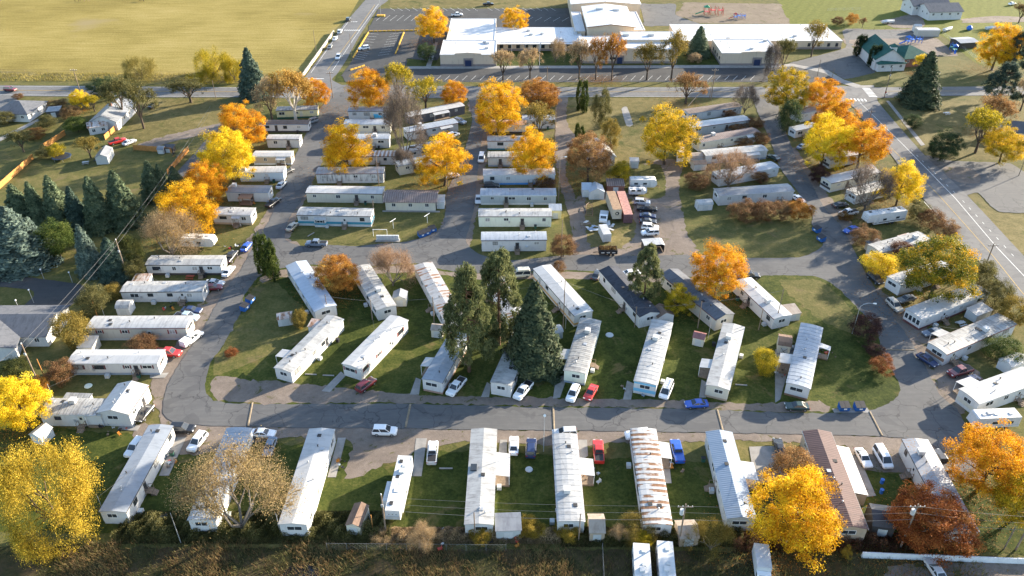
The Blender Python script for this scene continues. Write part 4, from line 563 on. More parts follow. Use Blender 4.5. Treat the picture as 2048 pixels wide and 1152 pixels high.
# ------------------------------------------------------------------ helpers
C = scene.collection.objects
rng = random.Random(7)
def obj(name, mesh, parent=None, mat=None, loc=(0, 0, 0), rotz=0.0, scale=None):
    o = bpy.data.objects.new(name, mesh); C.link(o)
    o.location = loc
    if rotz: o.rotation_euler = (0, 0, rotz)
    if scale: o.scale = scale
    if parent: o.parent = parent
    if mat is not None and mesh is not None:
        if not mesh.materials: mesh.materials.append(None)
        o.material_slots[0].link = 'OBJECT'; o.material_slots[0].material = mat
    return o
def tag(o, label=None, cat=None, group=None, kind=None):
    if label: o['label'] = label
    if cat: o['category'] = cat
    if group: o['group'] = group
    if kind: o['kind'] = kind
    return o
def thing(name, label, cat, loc=(0, 0, 0), rotz=0.0, group=None):
    return tag(obj(name, None, None, None, loc, rotz), label, cat, group)
class MB:
    def __init__(s): s.v = []; s.f = []; s.m = []
    def add(s, vs, fs, m=0):
        b = len(s.v); s.v += [tuple(q) for q in vs]; s.f += [tuple(b + i for i in f) for f in fs]; s.m += [m] * len(fs); return s
    def box(s, x0, x1, y0, y1, z0, z1, m=0):
        return s.add([(x0,y0,z0),(x1,y0,z0),(x1,y1,z0),(x0,y1,z0),(x0,y0,z1),(x1,y0,z1),(x1,y1,z1),(x0,y1,z1)],
                     [(0,3,2,1),(4,5,6,7),(0,1,5,4),(1,2,6,5),(2,3,7,6),(3,0,4,7)], m)
    def tube(s, a, b, r0, r1, n=6, m=0):
        a, b = Vector(a), Vector(b); d = (b - a)
        if d.length < 1e-6: return s
        d.normalize(); u = d.orthogonal().normalized(); w = d.cross(u)
        vs = []
        for p, r in ((a, r0), (b, r1)):
            for k in range(n):
                t = 2 * math.pi * k / n; vs.append(p + (u * math.cos(t) + w * math.sin(t)) * r)
        fs = [(k, (k + 1) % n, n + (k + 1) % n, n + k) for k in range(n)] + [tuple(range(n))[::-1], tuple(range(n, 2 * n))]
        return s.add(vs, fs, m)
    def loft(s, rings, m=0, cap=True):
        n = len(rings[0]); vs = [p for r in rings for p in r]; fs = []
        for i in range(len(rings) - 1):
            for k in range(n):
                a = i * n + k; b = i * n + (k + 1) % n; fs.append((a, b, b + n, a + n))
        if cap: fs += [tuple(range(n))[::-1], tuple(range(len(vs) - n, len(vs)))]
        return s.add(vs, fs, m)
    def prism(s, poly, y0, y1, m=0):           # poly in (x,z), extruded along y
        return s.loft([[(x, y0, z) for x, z in poly], [(x, y1, z) for x, z in poly]], m)
    def mesh(s, name, mats=(), smooth=False):
        me = bpy.data.meshes.new(name); me.from_pydata(s.v, [], s.f)
        for q in mats: me.materials.append(q)
        if any(s.m): me.polygons.foreach_set('material_index', s.m)
        if smooth: me.polygons.foreach_set('use_smooth', [True] * len(me.polygons))
        me.update(); return me
_mc = {}
def cached(key, fn):
    if key not in _mc: _mc[key] = fn()
    return _mc[key]
def boxmesh(sx, sy, sz, base=True):
    k = ('box', round(sx, 3), round(sy, 3), round(sz, 3), base)
    return cached(k, lambda: MB().box(-sx/2, sx/2, -sy/2, sy/2, 0 if base else -sz/2, sz if base else sz/2).mesh('box'))
# ------------------------------------------------------------------ materials
class NT:
    def __init__(s, name):
        s.mat = bpy.data.materials.new(name); s.mat.use_nodes = True; s.t = s.mat.node_tree; s.bsdf = s.t.nodes['Principled BSDF']
    def node(s, t, **kw):
        n = s.t.nodes.new('ShaderNode' + t)
        for k, v in kw.items(): setattr(n, k, v)
        return n
    def link(s, a, b): s.t.links.new(a, b)
    def pos(s): return s.node('NewGeometry').outputs['Position']
    def objc(s): return s.node('TexCoord').outputs['Object']
    def mapping(s, vec, scale=(1,1,1), loc=(0,0,0), rot=(0,0,0)):
        m = s.node('Mapping'); s.link(vec, m.inputs[0]); m.inputs['Scale'].default_value = scale
        m.inputs['Location'].default_value = loc; m.inputs['Rotation'].default_value = rot; return m.outputs[0]
    def noise(s, vec, scale, detail=3.0, rough=.55, dist=0.0):
        n = s.node('TexNoise'); s.link(vec, n.inputs['Vector']); n.inputs['Scale'].default_value = scale
        n.inputs['Detail'].default_value = detail; n.inputs['Roughness'].default_value = rough; n.inputs['Distortion'].default_value = dist
        return n.outputs['Fac']
    def ramp(s, fac, stops, interp='LINEAR'):
        r = s.node('ValToRGB'); cr = r.color_ramp; cr.interpolation = interp
        while len(cr.elements) < len(stops): cr.elements.new(.5)
        for e, (p, c) in zip(cr.elements, stops):
            e.position = p; e.color = (c, c, c, 1) if isinstance(c, (int, float)) else (*c, 1)
        s.link(fac, r.inputs[0]); return r.outputs[0]
    def mix(s, fac, a, b, mode='MIX'):
        m = s.node('Mix', data_type='RGBA', blend_type=mode)
        for sock, val in ((m.inputs[0], fac), (m.inputs[6], a), (m.inputs[7], b)):
            if isinstance(val, (int, float)): sock.default_value = val
            elif isinstance(val, tuple): sock.default_value = (*val, 1)
            else: s.link(val, sock)
        return m.outputs[2]
    def math(s, op, a, b=0.0):
        m = s.node('Math', operation=op)
        for sock, val in ((m.inputs[0], a), (m.inputs[1], b)):
            if isinstance(val, (int, float)): sock.default_value = val
            else: s.link(val, sock)
        return m.outputs[0]
    def sep(s, vec):
        n = s.node('SeparateXYZ'); s.link(vec, n.inputs[0]); return n.outputs
    def bump(s, h, strength=.3, dist=.05):
        b = s.node('Bump'); s.link(h, b.inputs['Height']); b.inputs['Strength'].default_value = strength
        b.inputs['Distance'].default_value = dist; s.link(b.outputs[0], s.bsdf.inputs['Normal'])
    def done(s, col, rough=.85, spec=.3, metal=0.0):
        i = s.bsdf.inputs
        if isinstance(col, tuple): i['Base Color'].default_value = (*col, 1)
        else: s.link(col, i['Base Color'])
        if isinstance(rough, (int, float)): i['Roughness'].default_value = rough
        else: s.link(rough, i['Roughness'])
        i['Specular IOR Level'].default_value = spec; i['Metallic'].default_value = metal
        return s.mat
MAT = {}
def m_ground(name, stops, big=.03, mid=.35, fine=1.8, patch=None, bump=.5):
    n = NT(name); p = n.pos()
    a = n.noise(p, big, 4, .6); b = n.noise(p, mid, 4, .65, .4); f = n.noise(p, fine, 4, .75)
    v = n.math('ADD', n.math('MULTIPLY', a, .30), n.math('ADD', n.math('MULTIPLY', b, .34), n.math('MULTIPLY', f, .36)))
    col = n.ramp(v, [(.5 + (q - .5) * .8, c) for q, c in stops])
    if patch:
        k = n.ramp(n.noise(p, .11, 5, .7, .6), [(patch[1], 0.0), (patch[1] + .1, 1.0)])
        col = n.mix(k, col, n.mix(f, tuple(q * .75 for q in patch[0]), patch[0]))
    n.bump(n.math('ADD', b, f), bump, .12)
    return n.done(col, .95, .12)
MAT['lawn'] = m_ground('lawn_grass', [(.34, (.020,.029,.006)), (.45, (.038,.051,.010)), (.54, (.066,.076,.016)), (.66, (.120,.108,.034))], patch=((.15,.115,.045), .585))
MAT['lawndry'] = m_ground('dry_lawn', [(.34, (.055,.062,.017)), (.45, (.085,.086,.026)), (.55, (.125,.110,.038)), (.66, (.18,.145,.06))], patch=((.16,.125,.06), .58))
MAT['drygrass'] = m_ground('dry_grass', [(.34, (.075,.068,.024)), (.45, (.115,.098,.036)), (.55, (.16,.13,.052)), (.66, (.22,.175,.08))], patch=((.07,.08,.02), .56))
MAT['ditch'] = m_ground('ditch_weeds', [(.34, (.016,.020,.008)), (.45, (.030,.033,.012)), (.55, (.055,.048,.020)), (.66, (.09,.068,.032))], big=.06, mid=.5, patch=((.085,.062,.032), .48))
def m_field():
    n = NT('pasture_grass'); p = n.pos()
    rows = n.noise(n.mapping(p, (.05, .9, 1)), 1.0, 3, .7, .3)
    a = n.noise(p, .018, 4, .6); f = n.noise(p, 1.4, 4, .75)
    v = n.math('ADD', n.math('MULTIPLY', a, .35), n.math('ADD', n.math('MULTIPLY', rows, .3), n.math('MULTIPLY', f, .35)))
    col = n.ramp(v, [(.38, (.115,.088,.022)), (.46, (.20,.157,.042)), (.53, (.262,.207,.062)), (.62, (.325,.255,.10))])
    k = n.ramp(n.noise(p, .022, 3, .5, .5), [(.62, 0.0), (.74, 1.0)])
    col = n.mix(k, col, (.24, .19, .09))
    n.bump(n.math('ADD', rows, f), .6, .15); return n.done(col, .95, .1)
MAT['field'] = m_field()
def m_mown():
    n = NT('mown_lawn'); p = n.pos()
    x = n.sep(n.mapping(p, rot=(0, 0, math.radians(28))))
    st = n.ramp(n.math('FRACT', n.math('MULTIPLY', x[0], .22)), [(.42, 0.0), (.55, 1.0), (.93, 1.0), (1.0, 0.0)])
    f = n.noise(p, .6, 4, .7)
    a = n.ramp(f, [(.35, (.085,.095,.016)), (.65, (.14,.145,.030))]); b = n.ramp(f, [(.35, (.092,.103,.018)), (.65, (.15,.155,.033))])
    return n.done(n.mix(st, a, b), .95, .1)
MAT['mown'] = m_mown()
def m_asphalt(name, c, warm=0.0, crack=.6):
    n = NT(name); p = n.pos()
    a = n.noise(p, .09, 4, .6); b = n.noise(p, .8, 3, .6); f = n.noise(p, 9.0, 2, .7)
    v = n.math('ADD', n.math('MULTIPLY', a, .5), n.math('ADD', n.math('MULTIPLY', b, .25), n.math('MULTIPLY', f, .25)))
    col = n.ramp(v, [(.3, (c*.72, c*.72, c*.74)), (.5, (c, c*.99, c*.98)), (.7, (c*1.28, c*1.25, c*1.2))])
    vo = n.node('TexVoronoi', feature='DISTANCE_TO_EDGE'); vo.inputs['Scale'].default_value = .17
    dn = n.node('TexNoise'); n.link(p, dn.inputs['Vector']); dn.inputs['Scale'].default_value = .45; dn.inputs['Detail'].default_value = 4
    mv = n.node('VectorMath', operation='MULTIPLY_ADD'); n.link(dn.outputs['Color'], mv.inputs[0]); mv.inputs[1].default_value = (2.6, 2.6, 2.6); n.link(p, mv.inputs[2])
    n.link(mv.outputs[0], vo.inputs['Vector'])
    cr = n.ramp(vo.outputs['Distance'], [(.006, 1.0), (.018, 0.0)])
    gate = n.ramp(n.noise(p, .05, 2, .5), [(.36, 0.0), (.5, crack)])
    stk = n.noise(n.mapping(p, (.12, 1.6, 1)), 1.0, 3, .6)
    col = n.mix(n.ramp(stk, [(.4, .35), (.6, 0.0)]), col, (c*.72, c*.72, c*.74))
    pt = n.ramp(n.noise(p, .13, 2, .4, 1.5), [(.60, 0.0), (.615, .5)])
    col = n.mix(pt, col, (c*.66, c*.66, c*.68))
    col = n.mix(n.math('MULTIPLY', cr, gate), col, (c*.3, c*.3, c*.32))
    n.bump(f, .25, .03); return n.done(col, .9, .25)
MAT['asphalt'] = m_asphalt('park_asphalt', .115)
MAT['asphaltroad'] = m_asphalt('road_asphalt', .150, crack=.35)
MAT['asphaltdark'] = m_asphalt('dark_asphalt', .062, crack=.3)
def m_gravel(name, lo, hi, leaf=.0):
    n = NT(name); p = n.pos()
    a = n.noise(p, .16, 4, .65, .5); f = n.noise(p, 5.0, 4, .8); b = n.noise(p, 1.1, 3, .7)
    v = n.math('ADD', n.math('MULTIPLY', a, .45), n.math('ADD', n.math('MULTIPLY', b, .25), n.math('MULTIPLY', f, .3)))
    col = n.ramp(v, [(.33, lo), (.52, tuple((x + y) / 2 for x, y in zip(lo, hi))), (.68, hi)])
    k = n.ramp(n.noise(p, .3, 4, .75, .8), [(.58, 0.0), (.66, 1.0)])
    col = n.mix(k, col, n.mix(f, (.06, .062, .02), (.12, .105, .04)))
    n.bump(f, .5, .08); return n.done(col, .95, .15)
MAT['gravel'] = m_gravel('gravel', (.115,.094,.078), (.265,.215,.178))
MAT['chips'] = m_gravel('wood_chips', (.12,.095,.07), (.24,.19,.14))
def m_simple(name, rgb, rough=.8, spec=.3, var=.12, scale=1.5, metal=0.0, world_space=False):
    n = NT(name); v = n.pos() if world_space else n.objc()
    f = n.noise(v, scale, 4, .65)
    col = n.ramp(f, [(.3, tuple(q * (1 - var) for q in rgb)), (.7, tuple(min(1, q * (1 + var)) for q in rgb))])
    return n.done(col, rough, spec, metal)
MAT['concrete'] = m_simple('concrete', (.27,.255,.235), .9, .2, .2, .6, world_space=True)
MAT['water'] = m_simple('pond_water', (.012,.014,.016), .08, .5, .1, world_space=True)
MAT['pwhite'] = m_simple('white_road_paint', (.62,.62,.60), .7, .3, .2, 1.2, world_space=True)
MAT['pyellow'] = m_simple('yellow_road_paint', (.42,.27,.06), .7, .3, .25, 1.2, world_space=True)
MAT['kerbyellow'] = m_simple('yellow_kerb_paint', (.58,.34,.05), .8, .3, .2, 1.0)
PAINT = dict(white=(.54,.54,.535), cream=(.56,.53,.44), butter=(.66,.58,.33), grey=(.40,.42,.44), greyw=(.36,.39,.40), paleg=(.46,.48,.48),
    paleblue=(.60,.67,.72), beige=(.47,.44,.38), tan=(.42,.33,.24), greige=(.48,.45,.40), brown=(.22,.13,.085), charcoal=(.10,.10,.115), dark=(.055,.05,.05),
    maroon=(.20,.05,.045), maroond=(.13,.05,.05), teal=(.045,.24,.33), tealdark=(.05,.16,.20), blue=(.10,.30,.62), sky=(.06,.38,.62), slate=(.24,.30,.38),
    mint=(.62,.66,.56), greenp=(.03,.10,.07), ochre=(.50,.30,.09), brickc=(.35,.22,.17), brick=(.22,.10,.075), stucco=(.58,.48,.36), stuccod=(.23,.20,.19), orangew=(.52,.24,.07),
    green=(.03,.10,.085), blueband=(.16,.42,.60))
def siding(c):
    def mk():
        n = NT('siding_' + c); v = n.objc(); rgb = PAINT[c if c != 'streaky' else 'white']
        f = n.noise(n.mapping(v, (1.0, 1.0, .22)), 1.3, 5, .7)
        hi = .42 if c == 'streaky' else .30
        col = n.ramp(f, [(hi - .06, tuple(q * (.35 if c == 'streaky' else .74) for q in rgb)), (hi + .14, rgb), (.75, tuple(min(.85, q * 1.04) for q in rgb))])
        x = n.sep(v); w = n.math('ADD', n.math('SINE', n.math('MULTIPLY', n.math('ADD', x[0], x[1]), 26.0)), 0.0)
        n.bump(w, .25, .015)
        return n.done(col, .6, .35)
    return cached(('siding', c), mk)
def paint(c): return cached(('paint', c), lambda: m_simple('paint_' + c, PAINT[c], .6, .35, .1))
ROOF = dict(white=((.44,.44,.435),(.33,.33,.33)), stained=((.38,.38,.37),(.20,.195,.19)), silver=((.31,.34,.38),(.21,.24,.28)), ribw=((.40,.40,.395),(.25,.25,.25)),
    ribg=((.33,.33,.32),(.13,.125,.125)), greyflat=((.22,.23,.245),(.15,.155,.17)), greyroll=((.27,.295,.33),(.20,.22,.25)), brownflat=((.17,.13,.11),(.10,.08,.07)), leafy=((.34,.355,.375),(.22,.235,.255)),
    leafbrown=((.34,.21,.12),(.22,.12,.06)), rust=((.46,.455,.445),(.34,.33,.32)), rustblot=((.40,.395,.39),(.27,.26,.25)), brownrib=((.17,.13,.12),(.10,.075,.065)),
    bluemetal=((.23,.285,.355),(.19,.245,.31)), bluewhite=((.38,.43,.50),(.30,.345,.41)), brownmetal=((.115,.070,.066),(.085,.052,.05)), shingleblk=((.055,.060,.075),(.030,.033,.042)),
    shinglegry=((.125,.135,.155),(.075,.08,.095)), brownshing=((.20,.135,.10),(.12,.08,.06)), tanroof=((.34,.285,.23),(.23,.175,.135)), maroonroof=((.26,.12,.11),(.18,.08,.075)),
    rustflat=((.55,.50,.46),(.30,.13,.06)), paleroof=((.40,.40,.39),(.29,.29,.285)), dark=((.05,.045,.05),(.03,.03,.032)), green=((.035,.105,.088),(.022,.075,.062)), houseg=((.12,.125,.14),(.08,.085,.095)), membrane=((.60,.60,.60),(.46,.465,.48)))
def roofmat(k):
    def mk():
        n = NT('roof_' + k); v = n.objc(); hi, lo = ROOF[k]; x = n.sep(v)
        f = n.noise(n.mapping(v, (1.6, .35, 1)), 1.0, 5, .7, .6); g = n.noise(v, .55, 4, .65)
        s = n.math('ADD', n.math('MULTIPLY', f, .6), n.math('MULTIPLY', g, .4))
        col = n.ramp(s, [(.36, lo), (.54, hi)])
        if k in ('ribw', 'ribg', 'silver', 'stained', 'brownrib', 'rustblot'):
            fr = n.math('FRACT', n.math('MULTIPLY', x[0], 1 / 1.22 if k != 'brownrib' else 1.6))
            d = n.ramp(n.math('ADD', fr, n.math('MULTIPLY', g, .10)), [(.08, 1.0), (.22, 0.0), (.90, 0.0), (1.0, 1.0)])
            amt = {'ribw': .32, 'ribg': .95, 'silver': .30, 'stained': .22, 'brownrib': 1.0, 'rustblot': .25}[k]
            gate = n.ramp(n.noise(n.mapping(v, (.7, .5, 1)), .9, 3, .6), [(.36, .25), (.6, 1.0)])
            dk = (.34,.27,.24) if k == 'brownrib' else (.16,.155,.15)
            col = n.mix(n.math('MULTIPLY', n.math('MULTIPLY', d, gate), amt), col, dk)
        if k in ('rust', 'rustblot', 'rustflat'):
            fr = n.math('FRACT', n.math('MULTIPLY', n.math('ADD', x[0], 40), 1 / 1.22))
            band = n.ramp(fr, [(.18, 0.0), (.26, 1.0), (.74, 1.0), (.84, 0.0)])
            gate = n.ramp(n.noise(n.mapping(v, (.55, .25, 1)), .9, 4, .6), [(.44 if k == 'rust' else .5, 0.0), (.5 if k == 'rust' else .58, 1.0)])
            edge = n.ramp(n.math('ABSOLUTE', x[1]), [(.0, 1.0), (.99, 1.0)])
            rc = n.ramp(n.noise(v, 3.0, 4, .7), [(.35, (.15,.07,.032)), (.65, (.27,.145,.072))])
            col = n.mix(n.math('MULTIPLY', band, gate), col, rc)
        if k in ('leafy', 'leafbrown'):
            lf = n.ramp(n.noise(v, 3.4, 3, .8), [(.55, 0.0), (.60, 1.0)]); gate = n.ramp(n.noise(v, .22, 3, .6), [(.40, .15), (.58, 1.0)])
            col = n.mix(n.math('MULTIPLY', lf, gate), col, (.40, .20, .06))
        if k in ('brownmetal', 'bluemetal'):
            n.bump(n.math('SINE', n.math('MULTIPLY', x[0], 14.0)), .35, .03)
        if k.startswith('shingle') or k in ('brownshing', 'houseg', 'green'):
            n.bump(n.noise(v, 6.0, 3, .8), .4, .05); return n.done(col, .9, .2)
        return n.done(col, .8 if k in ('brownmetal', 'brownrib', 'brownflat') else .42 if k not in ('stained', 'ribg', 'membrane') else .6, .4)
    return cached(('roof', k), mk)
MAT['glass'] = m_simple('window_glass', (.035,.042,.05), .12, .6, .2)
MAT['blind'] = m_simple('window_blind', (.30,.30,.29), .3, .5, .2)
MAT['frame'] = m_simple('window_frame', (.70,.70,.68), .5)
MAT['metal'] = m_simple('galvanised_metal', (.45,.46,.47), .4, .5, .1, metal=.4)
MAT['dark'] = m_simple('dark_trim', (.04,.038,.037), .6)
MAT['wood'] = m_simple('weathered_wood', (.22,.165,.12), .85, .2, .25, 2.0)
MAT['polewood'] = m_simple('pole_wood', (.21,.16,.12), .9, .2, .25, 2.0)
MAT['fence'] = m_simple('cedar_fence', (.44,.21,.065), .85, .2, .2, 1.5)
MAT['tyre'] = m_simple('tyre_rubber', (.022,.022,.023), .8)
MAT['rim'] = m_simple('wheel_rim', (.35,.35,.36), .35, .5, .1, metal=.6)
MAT['lamp_red'] = m_simple('tail_lamp', (.30,.015,.012), .3, .5)
MAT['lamp_white'] = m_simple('head_lamp', (.65,.66,.66), .2, .6)
MAT['dumpblue'] = m_simple('dumpster_blue', (.015,.10,.33), .55, .4, .15)
MAT['black'] = m_simple('black_plastic', (.025,.025,.028), .55)
MAT['wirem'] = m_simple('wire', (.16,.16,.16), .6)
# ------------------------------------------------------------------ ground and roads
from mathutils.geometry import delaunay_2d_cdt
def struct(name, me, kind='structure', label=None):
    o = obj(name, me); o['kind'] = kind
    if label: o['label'] = label
    return o
R = 4500
struct('ground', MB().add([(-R,-R,0),(R,-R,0),(R,R,0),(-R,R,0)], [(0,1,2,3)]).mesh('ground', [MAT['lawndry']]))
def jitter(pts, amp, seed):
    r = random.Random(seed); out = []; n = len(pts)
    for i in range(n):
        p0, p1, p2, p3 = (Vector(pts[(i + k - 1) % n]) for k in range(4))
        seg = (p2 - p1).length; m = max(1, min(160, int(seg / .9))) if amp > 0 else 1
        for k in range(m):
            t = k / m
            lin = p1.lerp(p2, t)
            cat = .5 * ((2*p1) + (p2-p0)*t + (2*p0-5*p1+4*p2-p3)*t*t + (3*p1-p0-3*p2+p3)*t**3)
            q = lin.lerp(cat, .55 if (cat - lin).length < 2.5 and amp > 0 else 0.0)
            if amp > 0: q = q + Vector((r.gauss(0, min(amp, .55)*.45), r.gauss(0, min(amp, .55)*.45)))
            out.append((q.x, q.y))
    return out
LAND.sort(key=lambda l: l[2])
for i, (nm, m, lev, j, pts) in enumerate(LAND):
    P = jitter(pts, j, i); z = .004 + .0016 * i
    tv, te, tf, *_ = delaunay_2d_cdt([Vector(q) for q in P], [], [tuple(range(len(P)))], 1, 1e-4)
    me = MB().add([(q.x, q.y, z) for q in tv], [tuple(f) for f in tf]).mesh(nm, [MAT[m]])
    if me.polygons[0].normal.z < 0: me.flip_normals()
    struct(nm, me)
ZT = .004 + .0016 * len(LAND)
def strip(mb, a, b, w, z):
    a, b = Vector(a), Vector(b); d = (b - a).normalized(); n = Vector((-d.y, d.x)) * w / 2
    mb.add([(*(a - n), z), (*(b - n), z), (*(b + n), z), (*(a + n), z)], [(0,1,2,3)])
lines = {}
for m, w, a, b in STRIPES: strip(lines.setdefault(m, MB()), a, b, max(w, .16), ZT + .002)
for m, w, l, g, a, b in DASHES:
    a, b = Vector(a), Vector(b); d = (b - a); n = int(d.length / (l + g)); d.normalize()
    for k in range(n): strip(lines[m], a + d * k * (l + g), a + d * (k * (l + g) + l), w, ZT + .002)
for m, mb in lines.items(): struct('road_marking', mb.mesh('road_marking', [MAT[m]]))
mb = MB()
for a, b in STALLS: strip(mb, a, b, .12, ZT + .004)
struct('parking_marking', mb.mesh('parking_marking', [MAT['pwhite']]))
for a, b, l, n in ZEBRA:
    a, b = Vector(a), Vector(b); d = (b - a); perp = Vector((-d.y, d.x)).normalized(); mb = MB()
    for k in range(n):
        c = a + d * ((k + .5) / n); strip(mb, c - perp * l / 2, c + perp * l / 2, d.length / n * .5, ZT + .006)
    struct('crosswalk_marking', mb.mesh('crosswalk', [MAT['pwhite']]))
bump_m = m_simple('faded_bump_paint', (.24,.19,.13), .85, .2, .4, .8)
for a, b, lab in BUMPS:
    a, b = Vector(a), Vector(b); L = (b - a).length; c = (a + b) / 2
    prof = [(-.2, .0), (-.13, .06), (0, .08), (.13, .06), (.2, .0)]
    me = MB().loft([[(-L/2, y, z) for y, z in prof], [(L/2, y, z) for y, z in prof]]).mesh('speed_bump')
    tag(obj('speed_bump', me, None, bump_m, (c.x, c.y, ZT), math.atan2((b - a).y, (b - a).x)), 'faded ' + lab, 'speed bump', 'speed bumps across the park streets')
# ------------------------------------------------------------------ mobile homes
def roof_section(w, rise, kind):
    o = w / 2 + .14
    if kind == 'gable': up = [(-o, 0), (0, rise), (o, 0)]
    else: up = [(-o, 0), (-o * .86, rise * .34), (-o * .45, rise * .82), (0, rise), (o * .45, rise * .82), (o * .86, rise * .34), (o, 0)]
    return up
def roof_mesh(L, w, he, rise, kind, over=.15):
    up = roof_section(w, rise, kind); th = .11
    ring = [(y, he + z + th) for y, z in up] + [(y, he + z) for y, z in reversed(up)]
    return MB().loft([[(x, y, z) for y, z in ring] for x in (-L/2 - over, L/2 + over)])
def window_mesh(w, h):
    def mk():
        m = MB(); f = .07
        m.box(-w/2, w/2, -.05, 0, 0, f); m.box(-w/2, w/2, -.05, 0, h - f, h); m.box(-w/2, -w/2 + f, -.05, 0, f, h - f); m.box(w/2 - f, w/2, -.05, 0, f, h - f)
        if w > .9: m.box(-f/2, f/2, -.05, 0, f, h - f)
        return m.mesh('window')
    return cached(('win', w, h), mk)
def add_window(root, x, y, z, rot, w, h, fm, shut=None, pane='glass'):
    wi = obj('window', window_mesh(w, h), root, fm, (x, y, z), rot)
    obj('pane', boxmesh(w - .1, .03, h - .1), wi, MAT[pane], (0, -.015, .05))
    if shut:
        for s in (-1, 1): obj('shutter', boxmesh(.32, .05, h), wi, paint(shut), (s * (w/2 + .2), -.03, 0))
    return wi
def steps_mesh():
    def mk():
        m = MB()
        m.box(-.7, .7, -1.0, 0, .62, .72)
        for k in range(3): m.box(-.6, .6, -1.25 - .28 * k, -.97 - .28 * k, .0, .52 - .17 * k)
        for s in (-.68, .68):
            for y in (-.96, -.05): m.box(s - .04, s + .04, y - .04, y + .04, 0, 1.6)
            m.box(s - .03, s + .03, -1.0, 0, 1.55, 1.62)
        return m.mesh('steps')
    return cached('steps', mk)
def cooler_mesh():
    def mk():
        m = MB(); m.box(-.55, .55, -.55, .55, .12, .95); m.box(-.6, .6, -.6, .6, .95, 1.02); m.box(-.4, .4, -.4, .4, 0, .12)
        for k in range(4): m.box(-.45, .45, -.575, -.55, .25 + .16 * k, .33 + .16 * k)
        return m.mesh('cooler')
    return cached('cool', mk)
def vent_mesh(): return cached('vent', lambda: MB().tube((0,0,0),(0,0,.38),.09,.09,8).tube((0,0,.38),(0,0,.46),.17,.05,8).mesh('vent'))
def hatch_mesh(): return cached('hatch', lambda: MB().box(-.35,.35,-.35,.35,0,.12).mesh('hatch'))
def rise_at(y, w, rise, kind):
    up = roof_section(w, rise, kind)
    for (a, za), (b, zb) in zip(up, up[1:]):
        if a <= y <= b: return za + (zb - za) * (y - a) / (b - a)
    return 0
CAMXY = Vector((0, 0))
ORD = ['first', 'second', 'third', 'fourth', 'fifth', 'sixth', 'seventh', 'eighth', 'ninth', 'tenth', 'eleventh', 'twelfth']
